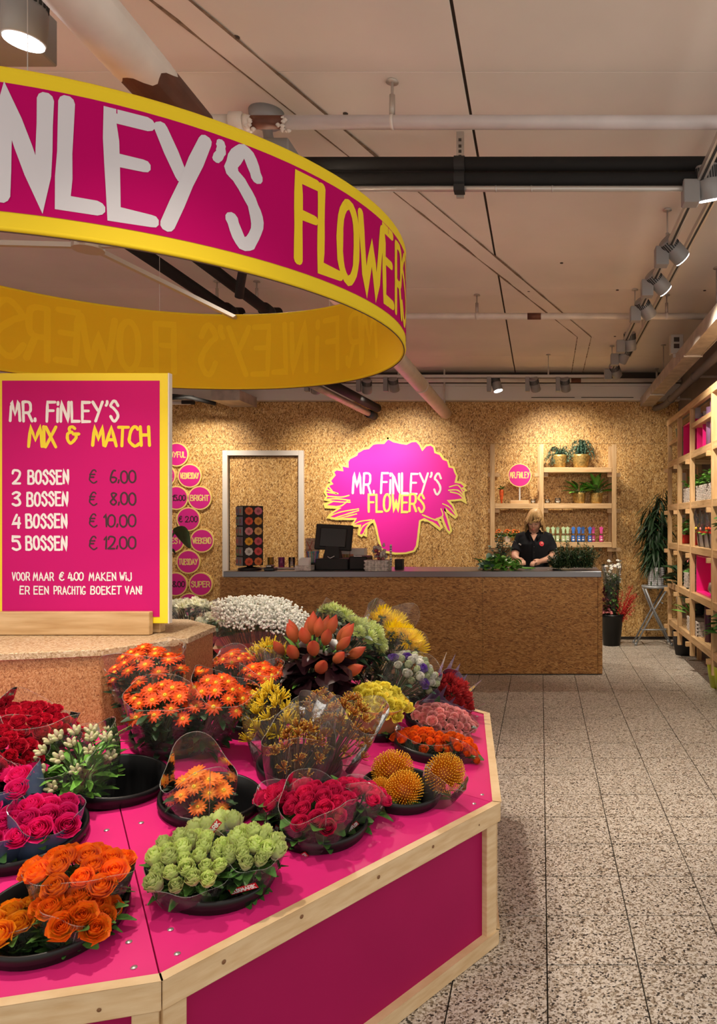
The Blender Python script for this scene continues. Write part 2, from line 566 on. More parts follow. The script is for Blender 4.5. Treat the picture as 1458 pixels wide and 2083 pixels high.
def ribbon(pts, wd, jit=0, r=rng):
    """2-D stroke polygon strip with rounded ends -> verts, faces"""
    q = [pts[0]]
    for a, b in zip(pts, pts[1:]):
        L = hypot(b[0] - a[0], b[1] - a[1])
        n = max(1, int(L / (wd * 1.6)))
        for k in range(1, n + 1):
            q.append((a[0] + (b[0] - a[0]) * k / n, a[1] + (b[1] - a[1]) * k / n))
    q = [p for i, p in enumerate(q) if i == 0 or hypot(p[0] - q[i - 1][0], p[1] - q[i - 1][1]) > 1e-6]
    if len(q) < 2:
        q = [q[0], (q[0][0], q[0][1] + 1e-3)]
    n = len(q)
    dirs = []
    for i in range(n):
        a, b = q[max(i - 1, 0)], q[min(i + 1, n - 1)]
        L = hypot(b[0] - a[0], b[1] - a[1]) or 1
        dirs.append(((b[0] - a[0]) / L, (b[1] - a[1]) / L))
    h = wd / 2
    rows = []
    d = dirs[0]
    for s, o in ((.35, -.95), (.8, -.6)):
        rows.append((q[0][0] + d[0] * o * h, q[0][1] + d[1] * o * h, d, s))
    for i in range(n):
        k = 1.0
        if 0 < i < n - 1:
            a = (q[i][0] - q[i - 1][0], q[i][1] - q[i - 1][1]); b = (q[i + 1][0] - q[i][0], q[i + 1][1] - q[i][1])
            ct = (a[0] * b[0] + a[1] * b[1]) / (hypot(*a) * hypot(*b) + 1e-9)
            k = min(1.7, 1 / max(.3, sqrt(max(0, (1 + ct) / 2))))
        rows.append((q[i][0], q[i][1], dirs[i], k * (1 + r.uniform(-jit, jit))))
    d = dirs[-1]
    for s, o in ((.8, .6), (.35, .95)):
        rows.append((q[-1][0] + d[0] * o * h, q[-1][1] + d[1] * o * h, d, s))
    vs = []
    for x, y, d, s in rows:
        vs += [(x - d[1] * h * s, y + d[0] * h * s), (x + d[1] * h * s, y - d[0] * h * s)]
    fs = [(2 * i, 2 * i + 1, 2 * i + 3, 2 * i + 2) for i in range(len(rows) - 1)]
    return vs, fs


def glyph_strokes(ch):
    out = []
    for st in GL[ch].split('/'):
        sm = st.startswith('~')
        st = st.lstrip('~')
        p = [(int(st[i]) / 9, int(st[i + 1]) / 9) for i in range(0, len(st), 2)]
        if sm:
            p = smooth_pts(p)
        out.append(p)
    return out


def text_layout(txt, gap=.26, space=.5):
    x, out = 0, []
    for c in txt:
        if c == ' ':
            x += space
            continue
        s = glyph_strokes(c)
        wmax = max(p[0] for st in s for p in st)
        out.append((c, x, wmax, s))
        x += wmax + gap
    return out, x - gap


def letter(mb, strokes, x0, x1, y0, y1, wmax, fn, wd, seed=0, jit=.10):
    """put one glyph in the box (x0..x1, y0..y1) of the 2-D text plane; fn maps (u, v, layer) to 3-D"""
    r = random.Random(seed)
    sx = (x1 - x0) / max(wmax, .1) if wmax > .15 else (y1 - y0) * .5
    sy = y1 - y0
    dy = r.uniform(-.03, .03) * sy
    lean = r.uniform(-.05, .05)
    for k, st in enumerate(strokes):
        p = [(x0 + a * sx + lean * (b - .5) * sy, y0 + b * sy + dy) for a, b in st]
        vs, fs = ribbon(p, wd, jit, r)
        mb.add([fn(a, b, k + .012 * i) for i, (a, b) in enumerate(vs)], fs)


def text(mb, txt, x0, x1, y0, y1, fn, wd, seed=1, gap=.28, space=.55):
    lay, W = text_layout(txt, gap, space)
    s = (x1 - x0) / W
    for i, (c, x, wm, st) in enumerate(lay):
        if c == "'":
            letter(mb, st, x0 + x * s, x0 + (x + wm) * s, y0 + .12 * (y1 - y0), y0 + 1.05 * (y1 - y0), wm, fn, wd, seed * 31 + i)
        else:
            letter(mb, st, x0 + x * s, x0 + (x + wm) * s, y0, y1, wm, fn, wd, seed * 31 + i)
# ---------------------------------------------------------------- the room shell
ZC, YB, XR, XL = 3.338, 9.18, 1.73, -5.2
CX, CY, RV, RI, RB = -1.81, 2.93, 1.70, 1.597, .45      # display table: nine-sided, centre, corner radius, inradius, box radius
NANG = [R(-74 + 40 * k) for k in range(9)]
VANG = [R(-54 + 40 * k) for k in range(9)]
ZRIM, SLOPE = .49, .204


def ztop(x, y):
    m = max((x - CX) * cos(a) + (y - CY) * sin(a) for a in NANG)
    return ZRIM + SLOPE * (RI - m)


mb = MB().box(XL, 3.0, -1.5, YB + .3, -.2, -.012)
floor = struct('floor', mb, M['grout'])
tile_me = MB().box(-.1477, .1477, -.1470, .1470, -.012, 0).mesh('tile', M['tile'], False)
cand, rest = [], []
for i in range(-18, 10):
    for j in range(-12, 24):
        x0, y0 = .02 + .3 * i, 2.40 + .3 * j
        if y0 + .3 > YB + .12 or x0 + .3 > XR + .25 or x0 < XL:
            continue
        cx, cy = x0 + .15, y0 + .15
        vis = cy > 2.0 and x0 * FPX / max(y0, .1) + VX < 1500 and hypot(cx - CX, cy - CY) > 1.62
        vis = vis and cx > -.75 and not (cx < .5 and 6.95 < cy < YB) and cx < 1.62
        (cand if vis else rest).append((cy, cx))
cand.sort()
for k, (cy, cx) in enumerate(cand):
    if k < 298:
        o = link('tile', tile_me, floor, (cx, cy, rng.uniform(-.0006, .0006)))
    else:
        rest.append((cy, cx))
mb = MB()
for cy, cx in rest:
    mb.box(cx - .1477, cx + .1477, cy - .1470, cy + .1470, -.012, 0)
part(floor, 'tile_field', mb, M['tile'], kind='stuff')

mb = MB().box(XL, 3.0, -.3, YB + .3, ZC + .015, ZC + .2)
ceiling = struct('ceiling', mb, M['dark'])
for xa, xb in ((XL, -2.732), (-2.725, -.332), (-.318, 2.07), (2.08, 3.0)):
    for ya, yb in ((-.3, 3.048), (3.051, 5.888), (5.891, 8.298), (8.301, YB + .2)):
        part(ceiling, 'panel', MB().box(xa, xb, ya, yb, ZC, ZC + .014), M['ceil'], bevel=.0015)
# the filled service slot: a slanting strip with cracked edges
def strip(pa, pb, wd, z, th):
    m = MB()
    (x0, y0), (x1, y1) = pa, pb
    vs = [(x0, y0, z), (x0 + wd, y0, z), (x1 + wd, y1, z), (x1, y1, z)]
    vs += [(a, b, z + th) for a, b, _ in vs]
    return m.add(vs, [(3, 2, 1, 0), (4, 5, 6, 7), (0, 1, 5, 4), (1, 2, 6, 5), (2, 3, 7, 6), (3, 0, 4, 7)])
S0, S1, S2 = (-2.37, 0.0), (.375, 7.42), (.39, YB)
part(ceiling, 'filled_strip', strip(S0, S1, .135, ZC - .004, .004), M['ceil'])
part(ceiling, 'filled_strip', strip(S1, S2, .135, ZC - .004, .004), M['ceil'])
for off in (-.006, .135):
    for a, b, wj in ((S0, S1, 1), (S1, S2, .5)):
        m = MB()
        n = 60
        r = random.Random(int(off * 1000) + 5)
        lv, fs = [], []
        for k in range(n + 1):
            t = k / n
            x, y = a[0] + (b[0] - a[0]) * t + off, a[1] + (b[1] - a[1]) * t
            h = (.005 + .012 * r.random() ** 2) * wj
            lv += [(x - h * .5, y, ZC - .0045), (x + h, y, ZC - .0045)]
            if k < n: fs.append((2 * k, 2 * k + 1, 2 * k + 3, 2 * k + 2))
        part(ceiling, 'cracked_edge', m.add(lv, fs), M['crack'])
for x, y in ((-1.18, 2.83), (-.9, 3.36), (.15, 5.3), (-.1, 5.95), (.62, 5.92), (.45, 6.6), (1.33, 5.93), (-2.6, 3.6), (.75, 7.4)):
    m = MB().lathe([(0, -.003), (.012, -.002), (.012, .002)], 8, (x, y, ZC - .002))
    part(ceiling, 'screw_hole', m, M['dark'])

# back wall, clad with board sheets
wall_back = struct('wall_back', MB().box(XL - .1, XR + .1, YB + .013, YB + .3, -.012, ZC + .01), M['dark'])
SX = [1.07 - 1.22 * k for k in range(-1, 7)]
for k in range(len(SX) - 1):
    xa, xb = SX[k + 1] + .0012, min(SX[k], XR) - .0012
    xa = max(xa, XL)
    if xb - xa < .05: continue
    for za, zb in ((0, 2.439), (2.442, 2.965)):
        segs = [(xa, xb)]
        if za == 0:          # leave the doorway open
            segs = []
            for q0, q1 in ((xa, min(xb, -3.99)), (max(xa, -2.975), xb)):
                if q1 - q0 > .01: segs.append((q0, q1))
        for q0, q1 in segs:
            part(wall_back, 'board_panel', MB().box(q0, q1, YB, YB + .012, za, zb), M['osbw'])
        if za == 0 and xa < -2.975 and xb > -3.99:
            part(wall_back, 'board_panel', MB().box(max(xa, -3.99), min(xb, -2.975), YB, YB + .012, 2.345, zb), M['osbw'])
mb = MB().box(XL, XR, YB - .10, YB, 2.968, 3.17)
trim = struct('trim_1', mb, M['white'])
part(trim, 'ledge', MB().box(XL, XR, YB - .115, YB - .10, 2.968, 2.992), M['white'])
part(trim, 'ledge', MB().box(XL, XR, YB - .13, YB - .10, 3.14, 3.17), M['white'])
for x0, x1 in ((-.12, .42), (.5, 1.15)):
    part(trim, 'slot', MB().box(x0, x1, YB - .1165, YB - .115, 2.996, 3.004), M['dark'])
wall_right = struct('wall_right', MB().box(XR, XR + .2, 4.2, YB + .3, -.012, ZC + .01), M['wgrey'])
wall_left = struct('wall_left', MB().box(XL - .2, XL, 1.5, YB + .3, -.012, ZC + .01), M['white'])
struct('baseboard_back', MB().box(XL, XR, YB - .012, YB, 0, .012), M['dark'])

door = struct('door_1', MB().box(-3.93, -3.035, YB + .004, YB + .05, .01, 2.29), M['osbw'])
door.data.materials[0] = M['osbw']
for x0, x1, z0, z1 in ((-3.99, -3.925, 0, 2.35), (-3.04, -2.975, 0, 2.35), (-3.925, -3.04, 2.285, 2.35)):
    part(door, 'door_frame', MB().box(x0, x1, YB - .045, YB + .05, z0, z1), M['white'], bevel=.004)
for x0, x1, z0, z1 in ((-3.925, -3.915, 0, 2.285), (-3.05, -3.04, 0, 2.285), (-3.915, -3.05, 2.275, 2.285)):
    part(door, 'door_gap', MB().box(x0, x1, YB - .002, YB + .03, z0, z1), M['dark'])

# ---------------------------------------------------------------- pipes under the ceiling (run across the room)
def pipe_x(name, x0, x1, y, z, r, m, label, cat='pipe'):
    o = solo(name, MB().tube([(x0, y, z), (x1, y, z)], r, 20), m, label, cat, True)
    return o
def rod(root, x, y, z, m='galv', r=.006, hang=True):
    a = MB().tube([(x, y, z), (x, y, ZC)], r, 8)
    a.tube([(x, y, z), (x, y, z + .09)], r * 2.1, 8)
    a.lathe([(0, 0), (.028, 0), (.022, .008), (0, .008)], 12, (x, y, ZC - .008))
    part(root, 'hanger_rod', a, M[m], True)

p1 = thing('water_pipe', 'pale grey pipe across the ceiling with a bare red-brown stretch at its left end', 'pipe', (0, 3.11, 3.16))
part(p1, 'pipe', MB().tube([(-1.09, 3.11, 3.16), (1.9, 3.11, 3.16)], .0285, 20), M['pipeg'], True)
part(p1, 'bare_section', MB().tube([(-1.24, 3.11, 3.16), (-1.085, 3.11, 3.16)], .027, 20), M['rust'], True, label='bare red-brown section of pipe')
r2 = random.Random(3)
a = MB().tube([(-3.2, 3.11, 3.16), (-1.325, 3.11, 3.16)], .031, 20)
a.tube([(-1.325, 3.11, 3.16), (-1.32, 3.11, 3.16), (-1.27, 3.11, 3.16), (-1.265, 3.11, 3.16)], [.033, .042, .042, .036], 20)
a.tube([(-1.265, 3.11, 3.16), (-1.235, 3.11, 3.155)], [.034, .031], 20)
for k in range(16):
    an = r2.uniform(0, 6.3)
    for xx in (-1.24, -1.095):
        a.lathe([(0, -.012), (.012, 0), (0, .012)], 6, (xx + r2.uniform(-.02, .02), 3.11 + .027 * cos(an), 3.16 + .029 * sin(an) * .8 - .008))
part(p1, 'coupling', a, M['pipew'], True, label='white painted coupling with flaking paint')
for x in (-.634, 1.3):
    rod(p1, x, 3.11, 3.16 + .026)
    part(p1, 'clip', MB().tube([(x - .006, 3.11, 3.16), (x + .006, 3.11, 3.16)], .031, 20), M['pipew'], True)

p2 = thing('water_pipe', 'thin white pipe crossing mid ceiling, with a small red-brown patch', 'pipe', (0, 6.04, 3.158))
part(p2, 'pipe', MB().tube([(-4.5, 6.04, 3.158), (1.73, 6.04, 3.158)], .0265, 16), M['pipew'], True)
part(p2, 'bare_section', MB().tube([(-.112, 6.04, 3.158), (-.0, 6.04, 3.158)], .0272, 16), M['rust'], True, label='bare red-brown patch')
for x in (-.53, 1.04):
    rod(p2, x, 6.04, 3.158 + .02)
    part(p2, 'clip', MB().tube([(x - .012, 6.04, 3.158), (x + .012, 6.04, 3.158)], .030, 16), M['pipew'], True)
p3 = thing('water_pipe', 'white pipe along the top of the back wall, behind the lamp track', 'pipe', (0, 8.95, 3.2))
part(p3, 'pipe', MB().tube([(-4.5, 8.95, 3.19), (1.72, 8.95, 3.19)], .026, 12), M['pipew'], True)
part(p3, 'bare_section', MB().tube([(.37, 8.95, 3.19), (.49, 8.95, 3.19)], .0266, 12), M['rust'], True)
for x in (-1.6, 1.42):
    rod(p3, x, 8.95, 3.21)

bp = thing('insulated_pipes', 'pair of thick black insulated pipes with a thin silver pipe below, across the ceiling', 'pipes', (0, 3.5, 3.1))
for z, r in ((3.17, .034), (3.098, .032)):
    part(bp, 'black_pipe', MB().tube([(-1.7, 3.5, z), (.2, 3.5, z + .002), (.9, 3.5, z + .004), (1.9, 3.5, z + .006)], r, 20), M['pipeb'], True)
part(bp, 'silver_pipe', MB().tube([(-1.7, 3.49, 3.05), (1.9, 3.49, 3.05)], .014, 14), M['alu'], True)
for x in (-.22, -.05, .05):
    part(bp, 'pipe_joint', MB().tube([(x, 3.49, 3.05), (x + .008, 3.49, 3.05)], .0155, 14), M['alu'], True)
a = MB().box(-.408, -.372, 3.515, 3.53, 3.02, ZC)
part(bp, 'bracket_rail', a, M['galv'])
for z in (3.21, 3.235, 3.26, 3.29):
    part(bp, 'rail_hole', MB().box(-.397, -.383, 3.513, 3.5155, z, z + .014), M['dark'])
a = MB()
for z, r in ((3.17, .040), (3.098, .038)):
    a.tube([(-.415, 3.5, z), (-.365, 3.5, z)], r, 20)
a.box(-.415, -.365, 3.46, 3.51, 3.03, 3.06)
part(bp, 'pipe_clamp', a, M['blackm'])

dp = thing('drain_pipe', 'wide white painted pipe running from front to back under the ceiling', 'pipe', (-1.19, 5, 2.81))
part(dp, 'pipe', MB().tube([(-1.19, 2.28, 2.81), (-1.19, 9.12, 2.81)], .073, 24), M['pipew'], True)
a = MB()
vs, fs = [], []
for k in range(33):                        # ragged paint edge of the near length
    an = 2 * pi * k / 32
    e = 2.17 + .05 * sin(an * 2 + 1) + .03 * sin(an * 5) - .12 * max(0, cos(an - pi))
    for y in (.2, e):
        vs.append((-1.19 + .0755 * cos(an), y, 2.81 + .0755 * sin(an)))
    if k < 32: fs.append((2 * k, 2 * k + 1, 2 * k + 3, 2 * k + 2))
a.add(vs, fs)
part(dp, 'painted_length', a, M['pipew'], True)
part(dp, 'bare_section', MB().tube([(-1.19, .3, 2.81), (-1.19, 2.5, 2.81)], .0735, 24), M['rust'], True, label='bare red-brown pipe section')
part(dp, 'collar', MB().tube([(-1.19, 7.2, 2.81), (-1.19, 7.24, 2.81)], .080, 24), M['pipew'], True)
a = MB().box(-1.20, -1.18, 8.99, 9.01, 2.85, ZC)
part(dp, 'hanger_rod', a, M['galv'])
# dark pipes seen through the ring, running to the back
for n, (x, lab) in enumerate(((-2.53, 'left one of two dark pipes seen through the round banner'), (-2.22, 'right one of two dark pipes seen through the round banner'))):
    q = thing('dark_pipe', lab, 'pipe', (x, 5, 3.16), 'dark pipes through the ring')
    part(q, 'pipe', MB().tube([(x, 3.5, 3.165), (x, 5.95, 3.165), (x + .05, 6.05, 3.19)], .042, 16), M['pipeb'], True)
    part(q, 'pipe_end', MB().tube([(x, 5.86, 3.165), (x, 6.0, 3.165)], .056, 16), M['blackm'], True)
    rod(q, x, 5.7, 3.19, 'galv')
q = thing('valve_assembly', 'black pipe elbow and valve hanging beside the dark pipes', 'valve', (-2.05, 5.3, 3.1))
part(q, 'pipe', MB().tube([(-2.02, 4.75, 3.2), (-2.02, 4.95, 3.17), (-2.1, 5.1, 3.12), (-2.13, 5.15, 3.04)], .03, 12), M['blackm'], True)
part(q, 'bracket', MB().box(-2.17, -1.99, 4.95, 4.98, 3.21, 3.23).box(-2.12, -2.11, 4.96, 4.97, 3.23, ZC), M['galv'])

# grey-beige cable trunk at upper right
ct = thing('wall_duct', 'beige metal cable trunk along the upper right wall', 'trunking', (1.31, 6, 2.9))
part(ct, 'trunk_body', MB().box(1.25, 1.375, 3.4, 9.07, 2.89, 2.97), M['galv'])
part(ct, 'trunk_lip', MB().box(1.235, 1.25, 3.4, 9.07, 2.885, 2.995), M['galv'])
part(ct, 'trunk_lip', MB().box(1.375, 1.388, 3.4, 9.07, 2.885, 2.995), M['galv'])
for y in (5.1, 6.28, 8.2):
    part(ct, 'strap', MB().box(1.23, 1.392, y, y + .02, 2.878, 2.89), M['white'])
for y in (5.4, 7.75):
    rod(ct, 1.3, y, 2.97)
sb = solo('socket_box', MB().box(1.19, 1.31, 6.7, 6.78, 3.0, 3.18).box(1.21, 1.25, 6.69, 6.7, 2.96, 3.0), M['alu'], 'small grey socket box standing on the cable trunk', 'socket box', bevel=.006)
for z in (3.05, 3.11):
    part(sb, 'socket', MB().box(1.22, 1.27, 6.693, 6.7, z, z + .04), M['dark'])
q = thing('conduit', 'dark grey pipe running along the right wall below the trunk', 'pipe', (1.52, 6, 2.85))
part(q, 'pipe', MB().tube([(1.5, 3.6, 2.87), (1.5, 8.8, 2.87), (1.46, 9.0, 2.87), (1.42, 9.1, 2.87)], .038, 14), M['wgrey'], True)
for y in (5.6, 7.1, 8.4):
    part(q, 'collar', MB().tube([(1.5, y, 2.87), (1.5, y + .03, 2.87)], .048, 14), M['wgrey'], True)
    part(q, 'wall_bracket', MB().box(1.5, XR, y + .005, y + .025, 2.86, 2.88), M['galv'])

# air grille, cables and dark rods under the ceiling behind the ring
g = thing('air_vent', 'round white slotted air vent in the ceiling behind the banner', 'vent', (-4.1, 8.2, ZC))
a = MB().lathe([(0, -.035), (.62, -.035), (.72, -.02), (.74, 0), (0, 0)], 40, (-4.05, 8.05, ZC - .001), sx=1.1)
part(g, 'vent_plate', a, M['white'], True)
for k in range(11):
    x = -4.05 + (k - 5) * .105
    h = sqrt(max(.02, .6 ** 2 - ((x + 4.05) / 1.1) ** 2))
    part(g, 'slot', MB().box(x - .028, x + .028, 8.05 - h * .95, 8.05 + h * .95, ZC - .0385, ZC - .035), M['dark'])
q = thing('duct_box', 'beige boxed duct end against the top of the back wall', 'duct', (-3.6, 9, 2.9))
part(q, 'duct_body', MB().box(-3.86, -3.53, 8.55, 9.07, 2.88, 3.0), M['galv'])
q = thing('cable_bundle', 'thick dark cable bundle sagging below the vent', 'cable', (-4.4, 8.7, 2.95))
part(q, 'cable', MB().tube([(-5.1, 8.3, 3.05), (-4.62, 8.5, 2.99), (-4.4, 8.55, 2.94), (-4.13, 8.6, 2.92), (-3.9, 8.75, 2.87)], .024, 10), M['blackm'], True)
part(q, 'cable', MB().tube([(-4.62, 8.5, 2.99), (-4.5, 8.5, 2.93), (-4.3, 8.53, 2.9), (-4.1, 8.62, 2.93)], .018, 8), M['blackm'], True)
q.location.z = 2.95
q = thing('fluorescent_tube', 'white batten tube against the back wall, left under the cables', 'lamp', (-4.7, 9, 2.9))
part(q, 'tube', MB().tube([(-5.1, 9.0, 2.92), (-4.32, 9.0, 2.92)], .022, 10), M['white'], True)
part(q, 'end_cap', MB().box(-4.42, -4.28, 8.97, 9.03, 2.905, 2.95), M['blackm'])
q = thing('hanging_pipes', 'bundle of dark and pink-lit shiny pipes ending below the back lamp track', 'pipes', (-2.3, 8, 2.9))
part(q, 'pipe', MB().tube([(-2.36, 6.6, 2.84), (-2.10, 9.0, 2.78)], .036, 12), M['galv'], True, label='shiny steel pipe')
part(q, 'pipe', MB().tube([(-2.26, 6.8, 2.90), (-2.02, 9.02, 2.86)], .05, 12), M['pipeb'], True, label='black insulated pipe')
part(q, 'pipe_end', MB().tube([(-2.11, 8.92, 2.78), (-2.08, 9.1, 2.775)], .052, 12), M['blackm'], True)
part(q, 'bracket', MB().box(-2.5, -2.1, 7.1, 7.14, 2.93, 2.96).box(-2.48, -2.46, 7.1, 7.14, 2.96, ZC).box(-2.14, -2.12, 7.1, 7.14, 2.96, ZC), M['blackm'])

# ---------------------------------------------------------------- track lamps
def spot_light(root, pos, d, power, size=75, blend=1.0, col=WARM, rad=.045):
    L = bpy.data.lights.new('lamp_light', 'SPOT')
    L.energy, L.color, L.spot_size, L.spot_blend, L.shadow_soft_size = power, col, R(size), blend, rad
    o = bpy.data.objects.new('lamp_light', L)
    COL.objects.link(o)
    o.parent = root
    o.location = V(pos) - wloc(root)
    o.rotation_euler = (-V(d)).to_track_quat('Z', 'Y').to_euler()
    return o


def head_meshes():
    body = MB().lathe([(.0, 0), (.050, 0), (.055, .004), (.055, .085), (.052, .09), (.052, .15), (.046, .158), (0, .158)], 24)
    fins = MB()
    for k in range(24):
        a = 2 * pi * k / 24
        mx = Matrix.Rotation(a, 4, 'Z')
        fins.box(.0505, .0545, -.0035, .0035, .095, .147, 0, mx)
    lens = MB().lathe([(0, -.001), (.044, -.001), (.044, -.004), (.049, -.004), (.049, .001), (0, .001)], 24)
    return body.mesh('lamp_head', M['grey']), fins.mesh('cooling_slots', M['greyd'], False), lens.mesh('lens', M['lens']), lens.mesh('lens', M['lensd'])
HB, HF, HL, HLD = head_meshes()


def track_lamp(box, joint, d, label, lit=True, power=0, size=70, group=None, vertical=False, bz=None):
    """box: centre of the driver box, joint: centre of the head's front third, d: direction of the beam"""
    box, joint, d = V(box), V(joint), V(d).normalized()
    t = thing('track_lamp', label, 'spotlight', box, group)
    sx, sy, sz = bz or (.078, .075, .11)
    part(t, 'driver_box', MB().box(box.x - sx / 2, box.x + sx / 2, box.y - sy / 2, box.y + sy / 2, box.z - sz / 2, box.z + sz / 2), M['grey'], bevel=.004)
    rot = (-d).to_track_quat('Z', 'Y')
    o = joint + d * .06
    for nm, me in (('lamp_head', HB), ('cooling_slots', HF), ('lens', HL if lit else HLD)):
        ob = link(nm, me, t, o - box)
        ob.rotation_euler = rot.to_euler()
    part(t, 'joint_arm', MB().tube([box + V((0, 0, sz * .3)), joint - d * .03 + V((0, 0, .03)), joint - d * .02], .014, 8), M['grey'], True)
    if power:
        spot_light(t, o + d * .012, d, power, size)
    return t


def track(name, a, b, label, rods):
    t = thing(name, label, 'lamp track', a)
    part(t, 'rail', MB().bar(a, b, .036, .032, up=(0, 0, 1)), M['alu'])
    a2, b2 = V(a) - V((0, 0, .017)), V(b) - V((0, 0, .017))
    part(t, 'rail_slot', MB().bar(a2, b2, .012, .003), M['greyd'])
    for x, y in rods:
        rod(t, x, y, V(a).z + .015, 'alu', .005)
    return t
ZT = 3.09
track('lamp_track', (.76, 2.2, ZT), (.76, 8.2, ZT), 'long lamp track running to the back on the right, with seven spotlights', ((.76, 4.39), (.76, 5.9), (.76, 7.8)))
track('lamp_track', (-4.4, 8.2, ZT), (.72, 8.2, ZT), 'lamp track crossing the back of the shop', ((.083, 8.2), (-1.6, 8.2)))
track('thin_rail', (.92, 2.6, ZT + .10), (.92, 7.6, ZT + .10), 'thin second rail beside the right lamp track', ((.92, 3.5), (.92, 6.6)))
lab = ['nearest lit spotlight of the right track, cut by the picture edge', 'second spotlight of the right track, its lit lens facing right', 'third spotlight of the right track, its lit lens facing right',
       'fourth spotlight of the right track, in front of the thin white pipe', 'fifth spotlight from the front on the right track', 'sixth spotlight from the front on the right track', 'last spotlight at the far end of the right track']
dirs = [(.16, .30, -.93), (.72, .35, -.60), (.72, .35, -.62), (.60, .45, -.75), (.10, .42, -.90), (-.40, .42, -.80), (.35, .75, -.62)]
for k, d in enumerate((3.49, 4.33, 4.92, 5.53, 6.55, 7.08, 7.79)):
    track_lamp((.715, d, 3.028), (.80, d, 3.06), dirs[k], lab[k], k < 3, (LP['rack'] if k < 5 else LP['wall'] * (1.5 if k == 5 else .35)) * (1.1 if k == 0 else 1), 72, 'spotlights on the right track')
for k, (px, dx, lb, po) in enumerate(((800, .0, 'left spotlight of the back track, beside the wide drain pipe', 1), (1010, -.15, 'bright spotlight of the back track above the logo board', 1.25),
                                     (1088, .2, 'spotlight in the middle of the back track', 1.1), (1150, .12, 'right spotlight of the back track above the shelf', 1.1))):
    X = (px - VX) * 8.2 / FPX
    track_lamp((X - .085, 8.2, 3.0), (X, 8.23, 2.99), (.27, -.12, -.95) if k == 1 else (dx, .62, -.72), lb, k == 1, LP['wall'] * po * (.45 if px == 1150 else 1), 100, 'spotlights on the back track', bz=(.05, .06, .16))
for px, lb, po in ((640, 'dim spotlight on the back track just below the banner edge', 1.0), (745, 'spotlight on the back track beside the hanging pipes', .9)):
    X = (px - VX) * 8.2 / FPX
    track_lamp((X - .085, 8.2, 2.99), (X, 8.23, 2.97), (-.15, .6, -.75), lb, False, LP['wall'] * po, 88, 'spotlights on the back track', bz=(.05, .06, .14))
track_lamp((-4.12, 8.2, 3.05), (-4.03, 8.23, 3.06), (-.12, .62, -.75), 'far left added spotlight on the back track, unseen behind the banner', False, LP['wall'] * 1.3, 88, 'spotlights on the back track', bz=(.05, .06, .16))  # unseen lamp added to brighten the round wall signs
# lamps over the display table
track_lamp((-1.56, 2.13, 2.90), (-1.428, 2.02, 2.85), (-.10, .06, -1), 'lit grey spotlight above the banner at the upper left corner', True, LP['table'], 100, bz=(.20, .15, .14))
t = thing('ceiling_spotlight', 'boxy grey ceiling spotlight on a round base behind the banner edge', 'spotlight', (-1.26, 3.35, ZC))
a = MB().lathe([(0, 0), (.06, 0), (.075, .012), (.078, .06), (0, .06)], 28, (-1.26, 3.35, ZC - .06))
part(t, 'ceiling_base', a, M['grey'], True)
part(t, 'stem', MB().tube([(-1.255, 3.33, ZC - .05), (-1.24, 3.32, ZC - .13), (-1.2, 3.32, ZC - .2)], .022, 10).box(-1.275, -1.235, 3.29, 3.32, ZC - .085, ZC - .058), M['grey'], True)
part(t, 'lamp_body', MB().box(-1.275, -1.115, 3.22, 3.40, 3.0, 3.155), M['grey'], bevel=.006)
part(t, 'lens', MB().box(-1.25, -1.17, 3.27, 3.36, 2.994, 3.0), M['lens'])
spot_light(t, (-1.2, 3.3, 2.985), (-.1, -.08, -1), LP['table'] * .8, 95)
# unseen tracks and spots, added to light the table, flowers and florist
tb = track('lamp_track', (-3.2, 1.15, ZT), (.5, 1.15, ZT), 'added front lamp track, out of view above, lighting the display table', ((-2.6, 1.15), (0, 1.15)))
track_lamp((-2.3, 1.15, 3.03), (-2.2, 1.17, 3.02), (.25, .65, -.75), 'left added spotlight of the front track', True, LP['table'] * .38, 70, 'added spotlights on the front track')
track_lamp((-.75, 1.15, 3.03), (-.65, 1.17, 3.02), (-.15, .42, -.9), 'right added spotlight of the front track', True, LP['table'] * .45, 70, 'added spotlights on the front track')
track_lamp((.42, 1.15, 3.03), (.5, 1.17, 3.02), (-.085, .97, -.23), 'narrow added spotlight of the front track aimed at the florist', True, 260, 22, 'added spotlights on the front track')  # out-of-view lamp added to light the florist from the front
track('lamp_track', (-1.75, 4.6, ZT), (-1.1, 4.6, ZT), 'short added lamp track hidden behind the front of the round banner', ((-1.5, 4.6),))  # track and its two lamps added out of sight to light the flowers
track_lamp((-1.62, 4.6, 3.03), (-1.53, 4.62, 3.02), (-.04, -.42, -.90), 'added spotlight hidden behind the banner aimed at the rear flowers', True, LP['table'] * 1.5, 95)
track_lamp((-1.26, 4.6, 3.02), (-1.17, 4.62, 3.01), (.25, -.58, -.85), 'added spotlight hidden behind the banner aimed at the right flowers', True, LP['table'] * 1.3, 90)

# ---------------------------------------------------------------- the round banner (a fabric ring)
RX, RY, RR, RZ0, RZ1 = -1.70, 2.93, 1.138, 2.201, 2.604
ring = thing('round_banner', 'large ring-shaped hanging banner, pink outside with yellow edges, yellow inside', 'banner', (RX, RY, RZ0))
N = 120
def band(r, z0, z1, a0=0, a1=2 * pi, n=N, flip=False):
    m = MB()
    vs, fs = [], []
    for k in range(n + 1):
        a = a0 + (a1 - a0) * k / n
        vs += [(RX + r * cos(a), RY + r * sin(a), z0), (RX + r * cos(a), RY + r * sin(a), z1)]
        if k < n:
            q = (2 * k, 2 * k + 2, 2 * k + 3, 2 * k + 1)
            fs.append(q[::-1] if flip else q)
    return m.add(vs, fs)
ZB0, ZB1 = RZ0 + .041, RZ1 - .036
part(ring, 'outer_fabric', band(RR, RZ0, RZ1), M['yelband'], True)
part(ring, 'inner_fabric', band(RR - .012, RZ0, RZ1, flip=True), M['yelin'], True)
